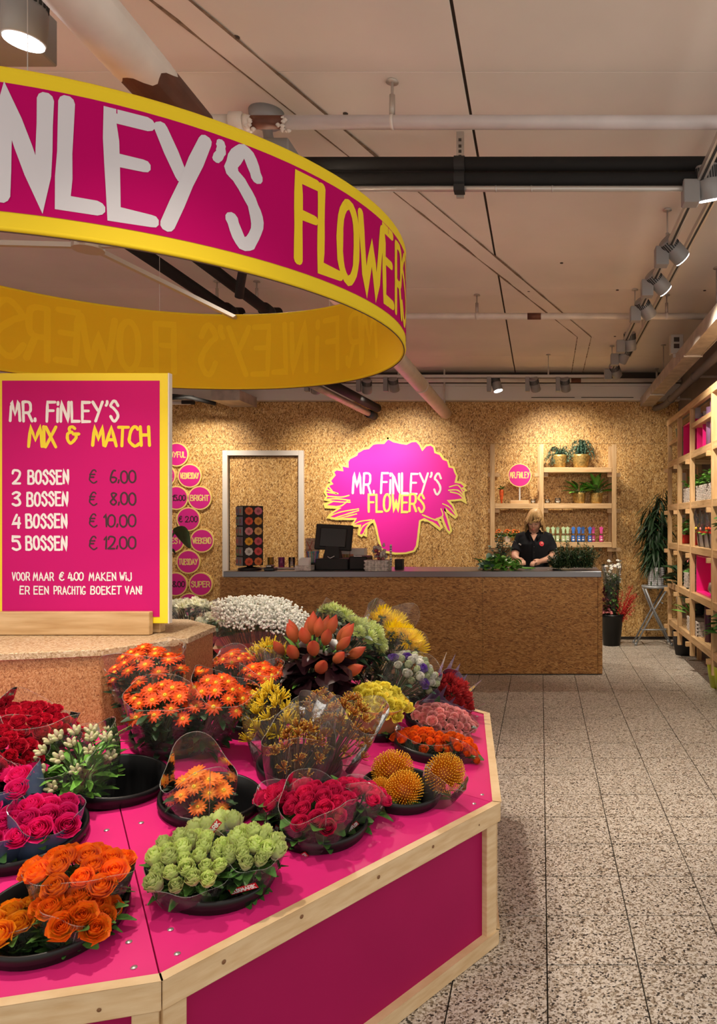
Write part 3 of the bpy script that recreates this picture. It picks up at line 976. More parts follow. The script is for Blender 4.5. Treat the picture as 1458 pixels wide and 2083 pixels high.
part(ring, 'pink_band', band(RR + .0015, ZB0, ZB1), M['pinkband'], True)
for z in (RZ0, RZ1):
    m = MB()
    for k in range(N):
        pass
    m.tube([(RX + (RR - .006) * cos(2 * pi * k / N), RY + (RR - .006) * sin(2 * pi * k / N), z) for k in range(N + 1)], .0075, 8, cap=False)
    part(ring, 'hoop', m, M['yelband'], True)
part(ring, 'seam', MB().tube([(RX + (RR - .006) * cos(2 * pi * k / N), RY + (RR - .006) * sin(2 * pi * k / N), RZ0 - .008) for k in range(N + 1)], .0022, 5, cap=False), M['brownst'], True)
TZ0, TZ1 = ZB0 + .037, ZB1 - .028


def ring_ang(px, near=True):
    """angle on the ring whose point is seen in pixel column px"""
    t = (px - VX) / FPX
    # |(t y - RX, y - RY)| = RR
    A, B, C = t * t + 1, -2 * (t * RX + RY), RX * RX + RY * RY - RR * RR
    q = sqrt(max(0, B * B - 4 * A * C))
    y = (-B - q) / (2 * A) if near else (-B + q) / (2 * A)
    return atan2(y - RY, t * y - RX)
ringletters = [('M', -520, -390), ('R', -375, -285), ('.', -270, -260), ('F', -205, -120), ('i', -70, -60), ('N', 6, 90), ('L', 132, 202), ('E', 228, 304), ('Y', 322, 412),
               ("'", 441, 454), ('S', 470, 522), ('F', 606, 644), ('L', 652, 691), ('O', 692, 724), ('W', 731, 775), ('E', 780, 797), ('R', 804, 815), ('S', 816.5, 824)]
ml, my = MB(), MB()
hand = []
for i, (c, xa, xb) in enumerate(ringletters):
    if xa < -110:      # off the picture: continue the row at an even pace
        a1 = ring_ang(-100) - (-100 - xb) / 1000.0
        a0 = ring_ang(-100) - (-100 - xa) / 1000.0
    else:
        a0, a1 = ring_ang(xa), ring_ang(xb)
    hand.append((c, a0, a1))
def ringfn(r, s=1, off=0):
    return lambda u, v, k: (RX + (r + s * .0004 * (k + 1)) * cos(u / RR + off), RY + (r + s * .0004 * (k + 1)) * sin(u / RR + off), v)
for off in (0, pi):
    for i, (c, a0, a1) in enumerate(hand):
        st = glyph_strokes(c)
        wm = max(p[0] for s_ in st for p in s_)
        z0, z1 = (TZ0, TZ1) if c != "'" else (TZ0 + .06, TZ1 + .005)
        letter(ml if i < 11 else my, st, a0 * RR, a1 * RR, z0, z1, wm, ringfn(RR + .002, 1, off), (.026 if c == "'" else .037) if i < 11 else .032, i)
part(ring, 'lettering', ml, M['wfab'], label='white brush lettering')
part(ring, 'lettering', my, M['yelband'], label='yellow brush lettering')
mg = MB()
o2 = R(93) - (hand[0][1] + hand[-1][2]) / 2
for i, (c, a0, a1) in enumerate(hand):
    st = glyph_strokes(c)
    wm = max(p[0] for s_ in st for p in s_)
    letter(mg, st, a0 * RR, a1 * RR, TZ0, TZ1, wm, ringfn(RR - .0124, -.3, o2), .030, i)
part(ring, 'painted_show_through_letters', mg, M['yelghost'], label='faint mirrored letters painted on the yellow lining as show-through')
# cross braces and hanging wires
hub = V((-1.83, 2.95, RZ1 - .03))
a = MB().lathe([(0, -.018), (.06, -.018), (.06, .018), (0, .018)], 16, hub)
part(ring, 'brace_hub', a, M['alu'])
for an in (90, 180, 270, 0):
    e = V((RX + (RR - .015) * cos(R(an)), RY + (RR - .015) * sin(R(an)), RZ1 - .012))
    part(ring, 'brace', MB().bar(hub, e, .022, .02), M['alu'])
for an in (60, 110, 200, 290):
    x, y = RX + (RR - .006) * cos(R(an)), RY + (RR - .006) * sin(R(an))
    part(ring, 'wire', MB().tube([(x, y, RZ1), (x, y, ZC - .0055)], .0012, 5), M['alu'])
# ---------------------------------------------------------------- signs on the back wall
YW = YB
def wall_xy(px, py, d=YB):
    return (px - VX) * d / FPX, EYE - (py - VY) * d / FPX


def disc_sign(px, py, txt, label, col='yeldisc', r=.143):
    x, z = wall_xy(px, py)
    t = thing('round_sign', label, 'sign', (x, YB, z), 'round word signs on the wall')
    a = MB()
    mx = Matrix.Translation((x, YB - .026, z)) @ Matrix.Rotation(pi / 2, 4, 'X')
    a.lathe([(0, .0), (r + .008, .0), (r + .008, -.022), (0, -.022)], 40, mx=mx)
    part(t, 'disc', a, M['yeldisc'])
    b = MB().lathe([(0, .001), (r - .008, .001), (r - .008, -.003), (0, -.003)], 40, mx=mx)
    part(t, 'print_field', b, M['pinkdisc'])
    if txt:
        c = MB()
        n = len(txt)
        hw = min(r * .80, .024 * n + .012)
        h = .034
        text(c, txt, x - hw, x + hw, z - h, z + h, lambda u, v, k: (u, YB - .028 - .0003 * k, v), .0125, sum(map(ord, txt)), .25)
        part(t, 'lettering', c, M['btxt' if col == 'b' else 'yeldisc'])
    return t
W_ = 'round pink sign on the wall '
disc_sign(361, 925, 'JOYFUL', W_ + 'reading JOYFUL, topmost')
disc_sign(335, 968, 'MORE', W_ + 'partly behind the price board, second row')
disc_sign(387.5, 968, 'WEDNESDAY', W_ + 'reading WEDNESDAY')
disc_sign(360.5, 1013, '€ 15,00', W_ + 'with a black price, left of BRIGHT', 'b')
disc_sign(408, 1013, 'BRIGHT', W_ + 'reading BRIGHT')
disc_sign(328, 1056, '', W_ + 'mostly hidden by the price board, above the leaf')
disc_sign(385, 1056, '€ 2,00', W_ + 'with a black price, above the big leaf', 'b')
disc_sign(353, 1100, 'FEEST', W_ + 'half covered by a big dark leaf')
disc_sign(412.6, 1099.6, 'WEEKEND', W_ + 'reading WEEKEND')
disc_sign(328, 1143, '', W_ + 'mostly hidden left of TUESDAY')
disc_sign(385, 1142.5, 'TUESDAY', W_ + 'reading TUESDAY')
disc_sign(359, 1188, '€ 8,00', W_ + 'with a black price, left of SUPER', 'b')
disc_sign(410, 1188, 'SUPER', W_ + 'reading SUPER')
disc_sign(330, 1230, '', W_ + 'lowest left, behind white flowers')
disc_sign(387, 1230, '', W_ + 'lowest right, behind white flowers')

LOGO = [(435,122),(470,140),(510,150),(545,155),(575,140),(605,138),(625,160),(640,190),(660,165),(690,160),(710,175),(715,205),(745,215),(765,245),(790,255),(800,290),(825,295),(835,325),(845,345),(838,380),(870,385),(895,405),(880,415),(898,432),(882,440),(888,470),(898,505),(870,485),(830,490),(795,492),(820,520),(845,580),(835,592),(800,565),(770,540),(790,600),(810,670),(800,683),(785,665),(765,620),(755,590),(730,600),(755,650),(745,662),(715,640),(680,615),(650,600),(625,612),(618,680),(608,760),(590,790),(540,803),(480,805),(425,795),(395,775),(380,720),(362,640),(350,610),(330,625),(310,650),(305,700),(290,690),(280,700),(262,690),(270,640),(220,640),(245,600),(190,600),(130,600),(78,590),(110,560),(150,535),(65,530),(60,515),(110,495),(62,485),(75,465),(62,440),(80,400),(105,390),(90,375),(120,340),(110,320),(130,305),(165,310),(155,280),(195,290),(195,260),(210,240),(250,220),(255,205),(290,185),(320,180),(345,155),(370,150),(410,150)]
def lg(p): return wall_xy(640 + p[0] / 2.916, 850 + p[1] / 2.916)
L2 = [lg(p) for p in LOGO]
logo = thing('logo_board', 'big magenta bouquet-shaped logo board with yellow outline on the back wall', 'sign', (*[sum(p[0] for p in L2) / len(L2)], YB, 1.06))
tri = mgeo.tessellate_polygon([[V((x, z, 0)) for x, z in L2]])
a = MB()
n = len(L2)
vs = [(x, YB - .016, z) for x, z in L2] + [(x, YB - .001, z) for x, z in L2]
fs = []
for t in tri:
    p = [L2[i] for i in t]
    ar = (p[1][0] - p[0][0]) * (p[2][1] - p[0][1]) - (p[2][0] - p[0][0]) * (p[1][1] - p[0][1])
    fs.append(tuple(t) if ar > 0 else tuple(t)[::-1])
fs += [(i, i + n, (i + 1) % n + n, (i + 1) % n) for i in range(n)]
part(logo, 'board', a.add(vs, fs), M['pinklogo'])
a = MB()
def wfn(u, v, k): return (u, YB - .0165 - .0004 * k, v)
vv, ff = ribbon(L2 + [L2[0]], .026, .15)
a.add([wfn(u, v, 0) for u, v in vv], ff)
leafs = [[(62,440),(130,450)],[(75,465),(160,470),(205,460)],[(62,485),(130,480),(210,490)],[(110,495),(170,500),(212,500)],[(65,520),(150,525),(195,495)],[(78,590),(150,560),(262,540)],[(100,600),(180,575),(262,550)],[(130,600),(210,580),(250,570)],
         [(220,640),(270,615),(340,605)],[(265,690),(290,640),(350,610)],[(290,690),(315,640),(355,615)],[(880,440),(850,400),(800,410)],[(888,470),(850,430),(795,430)],[(898,505),(860,455),(805,440)],[(840,580),(800,530),(760,510)],[(650,610),(700,620),(745,655)],[(640,575),(700,600),(750,615)],[(720,600),(760,580),(750,540)],
         [(105,390),(70,420),(140,450)],[(80,400),(110,440)]]
for i, l in enumerate(leafs):
    q = smooth_pts([lg(p) for p in l])
    vv, ff = ribbon(q, .016, .2)
    a.add([wfn(u, v, 1 + i % 3) for u, v in vv], ff)
part(logo, 'outline', a, M['yellog'], label='pale yellow outline strokes')
a, b = MB(), MB()
x0, z1 = lg((228, 330)); x1, z0 = lg((748, 448))
text(a, "MR. FiNLEY'S", x0, x1, z0, z1, lambda u, v, k: (u, YB - .019 - .0003 * k, v), .027, 5, .30, .55)
x0, z1 = lg((322, 455)); x1, z0 = lg((650, 556))
text(b, "FLOWERS", x0, x1, z0, z1, lambda u, v, k: (u, YB - .019 - .0003 * k, v), .028, 6, .26)
part(logo, 'lettering', a, M['wtxt'], label='white lettering')
part(logo, 'lettering', b, M['yellog'], label='pale yellow lettering')

# ---------------------------------------------------------------- counter
XC0, XC1, YC0, YC1, ZK = -3.03, .584, 6.935, 7.61, .986
cnt = thing('service_counter', 'long service counter clad in strand board with a grey steel worktop', 'counter', ((XC0 + XC1) / 2, 7.2, 0))
part(cnt, 'carcass', MB().box(XC0 + .02, XC1 - .02, YC0 + .02, YC1 - .03, 0, ZK - .06), M['dark'])
for x0, x1 in ((XC0, -1.79), (-1.788, -.555), (-.553, XC1 - .045)):
    part(cnt, 'front_panel', MB().box(x0, x1, YC0, YC0 + .018, .012, ZK - .056), M['osbc'])
part(cnt, 'end_panel', MB().box(XC1 - .043, XC1, YC0 - .003, YC1 - .02, .012, ZK - .05), M['osbc'], bevel=.002)
part(cnt, 'end_panel', MB().box(XC0 - .02, XC0 - .001, YC0, YC1 - .02, .012, ZK - .056), M['osbc'])
part(cnt, 'worktop', MB().box(XC0 + .02, XC1 - .01, YC0 - .02, YC1, ZK - .055, ZK), M['steel'], bevel=.003)

# ---------------------------------------------------------------- wall shelf behind the counter
sh = thing('wall_shelf', 'pine ladder-frame wall shelf with three levels behind the counter', 'shelf', (.15, 9.05, .9))
YF = 8.93
ux = [(1002 - VX) * YF / FPX, (1101 - VX) * YF / FPX, (1248.5 - VX) * YF / FPX]
ZS = [2.12, 1.68, 1.205]
for i, x in enumerate(ux):
    part(sh, 'front_post', MB().box(x - .027, x + .027, YF - .045, YF, 1.135, 2.40), M['pine'], bevel=.002)
    part(sh, 'rear_post', MB().box(x - .05, x - .005, YB - .046, YB - .001, .86, 2.40), M['pine'], bevel=.002)
    for z in ZS:
        part(sh, 'cross_rung', MB().box(x - .083 if i else x - .06, x + .083, YF + .002, YF + .04, z - .115, z - .065), M['pinex'], bevel=.002)
        part(sh, 'side_rung', MB().box(x + .005, x + .045, YF, YB - .002, z - .11, z - .064), M['piney'])
for z, xa, xb in ((ZS[0], ux[1] + .028, ux[2] - .03), (ZS[1], ux[0] + .028, ux[1] - .028), (ZS[1], ux[1] + .028, ux[2] - .03), (ZS[2], ux[0] + .028, ux[2] - .03)):
    part(sh, 'shelf_board', MB().box(xa, xb, YF - .035, YB - .05, z - .062, z), M['pinex'], bevel=.002)
part(sh, 'brace', MB().bar((ux[2] + .03, YB - .03, 1.13), (ux[2] + .10, YB - .01, .86), .035, .02), M['pine'])

# ---------------------------------------------------------------- price board on the display box
SD = 2.90
def sp(u, v):      # pixel of the 3.72x crop of the board -> x, z on the board plane
    p = at(u / 3.72, 740 + v / 3.72, SD)
    return p.x, p.z
x0, z1 = sp(-20, 70); x1, z0 = sp(1272, 1965)
pb = thing('price_board', 'pink price board with a yellow border standing on the round wooden box', 'sign', ((x0 + x1) / 2, SD, z0))
part(pb, 'board', MB().box(x0, x1, SD, SD + .022, z0, z1), M['yelpr'], bevel=.002)
part(pb, 'edge_strip', MB().box(x1 - .0005, x1 + .004, SD - .001, SD + .024, z0, z1), M['white'])
a0, b1 = sp(18, 128); a1, b0 = sp(1208, 1915)
part(pb, 'print_field', MB().box(a0, a1, SD - .0015, SD, b0, b1), M['pinkpr'])
def pfn(u, v, k): return (u, SD - .0022 - .0003 * k, v)
def ptxt(mb, t, u0, u1, v0, v1, wd, seed, gap=.28, space=.55):
    p, q = sp(u0, v1), sp(u1, v0)
    text(mb, t, p[0], q[0], p[1], q[1], pfn, wd, seed, gap, space)
tw, ty, tk = MB(), MB(), MB()
ptxt(tw, "MR. FiNLEY'S", 80, 895, 290, 435, .0112, 3, .3, .8)
ptxt(ty, "MIX", 220, 425, 480, 630, .0125, 4, .12)
ptxt(ty, "&", 515, 600, 480, 605, .012, 4)
ptxt(ty, "MATCH", 705, 1130, 480, 620, .0125, 8, .13)
for i, (n, pr) in enumerate((('2', '6,00'), ('3', '8,00'), ('4', '10,00'), ('5', '12,00'))):
    y = 808 + 166.5 * i
    dx = -8 * min(i, 2)
    ptxt(tw, n, 100, 155, y, y + 98, .0095, 10 + i)
    ptxt(tw, 'BOSSEN', 218 + dx, 518 + dx * .8, y, y + 98, .0088, 20 + i, .34)
    ptxt(tk, '€', 682, 735, y, y + 95, .0055, 30 + i)
    ptxt(tk, pr, 838 if i < 2 else 790, 1028, y + 2, y + 92, .0068, 40 + i, .22)
ptxt(tw, 'VOOR MAAR', 96, 408, 1580, 1638, .0048, 50, .34, .5)
ptxt(tw, '€ 4,00', 455, 632, 1580, 1638, .0052, 51, .2, .6)
ptxt(tw, 'MAKEN WiJ', 678, 995, 1580, 1638, .0048, 52, .34, .5)
ptxt(tw, 'ER EEN', 155, 368, 1685, 1742, .0048, 53, .34, .5)
ptxt(tw, 'PRACHTIG', 412, 648, 1685, 1742, .0046, 54, .34, .5)
ptxt(tw, 'BOEKET VAN!', 690, 1072, 1685, 1742, .0050, 55, .34, .5)
part(pb, 'lettering', tw, M['wtxt'], label='white lettering')
part(pb, 'lettering', ty, M['yelpr'], label='yellow lettering')
part(pb, 'lettering', tk, M['btxt'], label='black price figures')
bx0, bz1 = sp(20, 1918); bx1, bz0 = sp(1162, 2045)
zt = 1.012
part(pb, 'foot_beam', MB().box(bx0, bx1, SD - .035, SD - .003, zt, z0 + .05), M['pinex'], bevel=.003)
part(pb, 'foot_beam', MB().box(bx0 + .01, bx1 + .012, SD + .026, SD + .07, zt, z0 + .05), M['pinex'], bevel=.003)

# ---------------------------------------------------------------- display table (nine-sided, sloping top) with an inner box
tbl = thing('display_table', 'large many-sided pink display table with pine edging and a sloping top', 'table', (CX, CY, 0))
def vp(k, r, z): return V((CX + r * cos(VANG[k % 9]), CY + r * sin(VANG[k % 9]), z))
# buckets: name, pixel of the rim centre or (radius, angle) on the table, rim radius
BK = {}
def hit(px, py):
    d = 1.0
    while d < 9:
        p = at(px, py, d)
        if p.z <= ztop(p.x, p.y): return p
        d += .004
def bk(name, r=.145, px=None, pol=None):
    if px:
        p = hit(*px)
    else:
        x, y = CX + pol[0] * cos(R(pol[1])), CY + pol[0] * sin(R(pol[1]))
        p = V((x, y, ztop(x, y)))
    BK[name] = (p, r)
bk('orange_rose', .155, px=(112, 1872)); bk('green_rose', .148, px=(438, 1788)); bk('magenta_rose', .148, px=(645, 1682))
bk('orange_daisy', .146, px=(427, 1638)); bk('empty', .142, px=(238, 1598)); bk('blue_sleeve', .148, px=(52, 1712))
bk('pincushion', .135, px=(815, 1616)); bk('freesia', .13, pol=(1.10, 4)); bk('paw', .142, px=(608, 1570))
bk('daisy_a', .135, pol=(.64, -36)); bk('daisy_b', .12, pol=(.72, -13)); bk('dark_red', .14, pol=(.74, -80))
bk('orange_spray', .14, pol=(1.36, -1)); bk('pink_spray', .14, pol=(1.38, 14.5)); bk('protea', .14, pol=(1.38, 30))
bk('lily', .135, pol=(.78, 14)); bk('lisianthus', .14, pol=(1.12, 24)); bk('spider', .14, pol=(1.15, 43)); bk('green_mum', .14, pol=(.80, 42))
bk('gyp', .15, pol=(.90, 66)); bk('white_mum', .14, pol=(.95, 90)); bk('white_stock', .13, pol=(.75, 110))
HOLES = [(p.x, p.y, r - .012) for p, r in BK.values()]
for k in range(9):
    a0, a1 = VANG[k - 1], VANG[k]
    na = (a0 + R(20))
    gap = .0018
    quad = [vp(k - 1, RB - .03, 0), vp(k, RB - .03, 0), vp(k, RV - .006, 0), vp(k - 1, RV - .006, 0)]
    tg = V((-sin(na), cos(na), 0))
    quad = [q + tg * (gap if i in (0, 3) else -gap) for i, q in enumerate(quad)]
    pts = [V((q.x, q.y)) for q in quad]
    edges = [(i, (i + 1) % 4) for i in range(4)]
    for hx, hy, hr in HOLES:
        b0 = len(pts)
        for j in range(40):
            pts.append(V((hx + hr * cos(2 * pi * j / 40), hy + hr * sin(2 * pi * j / 40))))
        edges += [(b0 + j, b0 + (j + 1) % 40) for j in range(40)]
    ov, oe, of, *_ = mgeo.delaunay_2d_cdt(pts, edges, [], 0, 1e-6)
    def inside(c):
        for i in range(4):
            a, b = pts[i], pts[(i + 1) % 4]
            if (b.x - a.x) * (c.y - a.y) - (b.y - a.y) * (c.x - a.x) < 0: return False
        return all(hypot(c.x - hx, c.y - hy) > hr * .995 for hx, hy, hr in HOLES)
    # orientation of quad
    ar = sum(pts[i].x * pts[(i + 1) % 4].y - pts[(i + 1) % 4].x * pts[i].y for i in range(4))
    if ar < 0:
        pts[:4] = pts[:4][::-1]
    fz = lambda q: ZRIM - .004 + SLOPE * (RI - ((q.x - CX) * cos(na) + (q.y - CY) * sin(na)))
    fs = []
    for f in of:
        c = sum((ov[i] for i in f), V((0, 0))) / len(f)
        if inside(c): fs.append(tuple(f))
    mb = MB().add([(q.x, q.y, fz(q)) for q in ov], fs)
    used = sorted({i for f in mb.f for i in f})
    re = {o: i for i, o in enumerate(used)}
    m2 = MB().add([mb.v[i] for i in used], [tuple(re[i] for i in f) for f in mb.f])
    o = part(tbl, 'top_panel', m2, M['pink'])
    so = o.modifiers.new('thickness', 'SOLIDIFY'); so.thickness = .015; so.offset = -1 if m2.f else -1
    if k in (0, 1, 2, 8):
        for r_, e in ((.62, .05), (1.05, .05), (1.5, .05), (1.58, .05)):
            for kk, sg in ((k - 1, 1), (k, -1)):
                q = vp(kk, r_ / cos(R(20)) * .985, 0) + tg * sg * .045
                if all(hypot(q.x - hx, q.y - hy) > hr + .04 for hx, hy, hr in HOLES):
                    q.z = fz(q)
                    part(tbl, 'screw', MB().lathe([(0, .0022), (.006, .0018), (.0075, 0)], 10, q), M['screw'], True)
    # rim board, side panel, rails, post
    out = V((cos(na), sin(na), 0))
    A, B = vp(k - 1, RV, 0), vp(k, RV, 0)
    def slab(z0, z1, inn, outt, m, nm, e=0.0, bev=.003):
        A2, B2 = A + tg * e, B - tg * e
        s = inn / cos(R(20)); s2 = outt / cos(R(20))
        def sh_(p, q): return CX + (p.x - CX) * (RV + q) / RV, CY + (p.y - CY) * (RV + q) / RV
        vs = []
        for z in (z0, z1):
            for p, q in ((A2, s), (B2, s), (B2, s2), (A2, s2)):
                x, y = sh_(p, q); vs.append((x, y, z))
        part(tbl, nm, MB().add(vs, [(0, 1, 2, 3)[::-1], (4, 5, 6, 7)[::-1], (0, 1, 5, 4), (1, 2, 6, 5), (2, 3, 7, 6), (3, 0, 4, 7)]), m, bevel=bev)
    mbq = None
    slab(.425, .492, -.004, .021, M['rim'], 'rim_board', .001)
    slab(.02, .43, -.03, -.012, M['pinkshade'], 'side_panel', 0, 0)
    slab(0, .052, -.012, .016, M['rim'], 'bottom_rail', .001)
    P = vp(k, RV - .004, 0)
    part(tbl, 'corner_post', MB().box(-.026, .026, -.014, .014, 0, .426, 0, Matrix.Translation((P.x, P.y, 0)) @ Matrix.Rotation(VANG[k] + pi / 2 + R(20), 4, 'Z') @ Matrix.Translation((.026, 0, 0)))
         , M['rim'], bevel=.002)
    part(tbl, 'corner_post', MB().box(-.026, .026, -.014, .014, 0, .426, 0, Matrix.Translation((P.x, P.y, 0)) @ Matrix.Rotation(VANG[k] + pi / 2 - R(20), 4, 'Z') @ Matrix.Translation((-.026, 0, 0)))
         , M['rim'], bevel=.002)
    if k in (0, 1, 2):
        for t_ in (.12, .3, .52, .71, .9):
            q = A.lerp(B, t_) ; q = V((CX + (q.x - CX) * (RV + .0235) / RV, CY + (q.y - CY) * (RV + .0235) / RV, .46 + rng.uniform(-.012, .012)))
            mx = Matrix.Translation(q) @ Matrix.Rotation(na, 4, 'Z') @ Matrix.Rotation(pi / 2, 4, 'Y')
            part(tbl, 'wood_knot', MB().lathe([(0, .0012), (rng.uniform(.003, .006), 0)], 8, mx=mx), M['knot'])
bxs = thing('display_box', 'many-sided strand board box rising from the middle of the pink table', 'box', (CX, CY, .66))
for k in range(9):
    a, b = vp(k - 1, RB, 0), vp(k, RB, 0)
    a2, b2 = vp(k - 1, RB - .018, 0), vp(k, RB - .018, 0)
    vs = [(p.x, p.y, z) for z in (.70, .985) for p in (a, b, b2, a2)]
    part(bxs, 'side_board', MB().add(vs, [(0, 1, 2, 3)[::-1], (4, 5, 6, 7)[::-1], (0, 1, 5, 4), (1, 2, 6, 5), (2, 3, 7, 6), (3, 0, 4, 7)]), M['osbb'], bevel=.0015)
vs = [(p.x, p.y, z) for z in (.986, 1.010) for p in [vp(k, RB + .012, 0) for k in range(9)]]
part(bxs, 'lid', MB().add(vs, [tuple(range(9))[::-1], tuple(range(9, 18))] + [(k, (k + 1) % 9, 9 + (k + 1) % 9, 9 + k) for k in range(9)]), M['osbt'], bevel=.002)

# ---------------------------------------------------------------- buckets sunk in the table
def bucket_mesh(r, h=.34):
    a = MB()
    a.lathe([(0, -h), (r * .74, -h), (r * .93, -.004), (r * .96, .0), (r * .97, .012), (r, .016), (r, .034), (r * .97, .037), (r * .935, .034), (r * .90, -.02), (r * .70, -h + .006), (0, -h + .006)], 48)
    w_ = MB().lathe([(0, -h * .62), (r * .80, -h * .62)], 32)
    return a.mesh('bucket_body', M['bucket']), w_.mesh('water', M['water'])
names = dict(orange_rose='with orange roses at the front left corner', green_rose='with green-white roses at the front', magenta_rose='with magenta roses at the front right',
             orange_daisy='holding one clear sleeve of orange chrysanthemums', empty='with a half-empty opening beside the alstroemeria', blue_sleeve='with roses in blue sleeves at the left',
             pincushion='with yellow pincushion flowers at the right', freesia='with yellow flowers in orange wrap', paw='with kangaroo paw sprigs behind the magenta roses',
             daisy_a='under the orange daisies in front of the box', daisy_b='under the yellow sprigs right of the box', dark_red='under the dark red flowers at the left',
             orange_spray='under the orange spray roses', pink_spray='under the pink spray roses', protea='under the red flowers in violet film', lily='under the red lily buds',
             lisianthus='under the white and purple flowers', spider='under the yellow spider mums', green_mum='under the green chrysanthemums', gyp='under the white baby\'s breath',
             white_mum='under the white chrysanthemums', white_stock='under the pale flowers behind the box')
for n_, (p, r_) in BK.items():
    k = max(range(9), key=lambda i: (p.x - CX) * cos(NANG[i]) + (p.y - CY) * sin(NANG[i]))
    nrm = V((cos(NANG[k]) * SLOPE, sin(NANG[k]) * SLOPE, 1)).normalized()
    t = thing('flower_bucket', 'black plastic bucket sunk in the table ' + names[n_], 'bucket', p, 'black buckets in the table')
    b_, w_ = bucket_mesh(r_)
    for nm, me in (('bucket_body', b_), ('water', w_)):
        o = link(nm, me, t)
        o.rotation_euler = V((0, 0, 1)).rotation_difference(nrm).to_euler()
# ---------------------------------------------------------------- leaves and small plants (shared shapes)
def leaf_vs(L, W, bend=.3, fold=.15, n=4):
    """leaf along +X, face up; returns verts, faces, t"""
    vs, ts = [], []
    for i in range(n + 1):
        t = i / n
        wd = W * sin(pi * min(1, max(.02, t * .92 + .04))) ** .8
        x = L * (t - .12 * bend * t * t)
        z = -bend * L * t * t
        for s_ in (-1, 0, 1):
            vs.append(V((x, s_ * wd / 2, z + abs(s_) * fold * wd)))
            ts.append(t)
    fs = []
    for i in range(n):
        for k in range(2):
            a = i * 3 + k
            fs.append((a, a + 3, a + 4, a + 1))
    return vs, fs, ts


def add_leaf(mb, p, d, L, W, bend=.3, roll=0, fold=.15, n=4, mi=0):
    d = V(d).normalized()
    q = d.to_track_quat('X', 'Z').to_matrix().to_4x4()
    mx = Matrix.Translation(p) @ q @ Matrix.Rotation(roll, 4, 'X')
    vs, fs, ts = leaf_vs(L, W, bend, fold, n)
    mb.add(vs, fs, ts, mi, mx)


def rdir(r, zmin=-1, zmax=1):
    z = r.uniform(zmin, zmax); a = r.uniform(0, 2 * pi); q = sqrt(max(0, 1 - z * z))
    return V((q * cos(a), q * sin(a), z))


def pot_mb(c, r, h, taper=.78, lip=.006, ribs=0):
    prof = [(0, 0), (r * taper, 0)]
    n = max(6, ribs * 4)
    for k in range(1, n):
        t = k / n
        rr = r * (taper + (1 - taper) * t) + (.0022 * sin(t * ribs * 2 * pi) if ribs else r * .05 * sin(pi * t))
        prof.append((rr, h * t))
    prof += [(r + lip * .3, h), (r - .008, h + .001), (r - .014, h - .02), (0, h - .022)]
    return MB().lathe(prof, 28, c)


def bushy(c, rad, h, n, L, W, r, up=.5, bend=.4, mb=None, base=0.0):
    mb = mb or MB()
    for _ in range(n):
        d = rdir(r, -.1, 1)
        p = V(c) + V((d.x * rad * r.uniform(.2, 1), d.y * rad * r.uniform(.2, 1), base + h * r.uniform(.1, 1) * (.4 + .6 * d.z)))
        e = V((d.x, d.y, up * r.uniform(.2, 1.2)))
        add_leaf(mb, p, e, L * r.uniform(.7, 1.15), W * r.uniform(.7, 1.15), bend * r.uniform(.3, 1.4), r.uniform(-.6, .6), n=3)
    return mb


# ---------------------------------------------------------------- things on the wall shelf
r_ = random.Random(11)
def shelf_x(px): return (px - VX) * 9.03 / FPX
YS = 9.03
for i, (px, w_, h_, lab, hh) in enumerate(((1138, .09, .162, 'left large gold pot with a drooping asparagus fern on the top shelf', .14), (1181, .108, .165, 'right large gold pot with a taller asparagus fern on the top shelf', .22))):
    x = shelf_x(px)
    t = thing('potted_fern', lab, 'potted plant', (x, YS, ZS[0]), 'gold pots on the top shelf')
    part(t, 'pot', pot_mb((x, YS, ZS[0]), w_, h_, .78), M['gold'], True)
    part(t, 'soil', MB().lathe([(0, h_ - .016), (w_ - .012, h_ - .018)], 20, (x, YS, ZS[0])), M['soil'])
    a, st = MB(), MB()
    for k in range(26 if i == 0 else 34):
        an = r_.uniform(0, 2 * pi); out = r_.uniform(.4, 1.15) * (.17 if i == 0 else .18)
        up = r_.uniform(.25, 1.0) * hh
        p0 = V((x, YS, ZS[0] + h_ - .02)); pts = []
        for j in range(8):
            q = j / 7
            pts.append(p0 + V((cos(an) * out * q, sin(an) * out * q * .55, up * sin(q * 2.2) * 1.15 - .14 * q ** 3)))
        st.tube(pts, .0022, 4, cap=False)
        for j in range(2, 8):
            for s_ in range(9):
                d = (pts[j] - pts[j - 1]).normalized() * .5 + rdir(r_, -.5, .7)
                add_leaf(a, pts[j - 1].lerp(pts[j], r_.random()), d, .034, .010, .2, 0, n=2)
    part(t, 'stems', st, M['greenb'], kind='stuff')
    part(t, 'fronds', a, M['greenb'], True, kind='stuff')
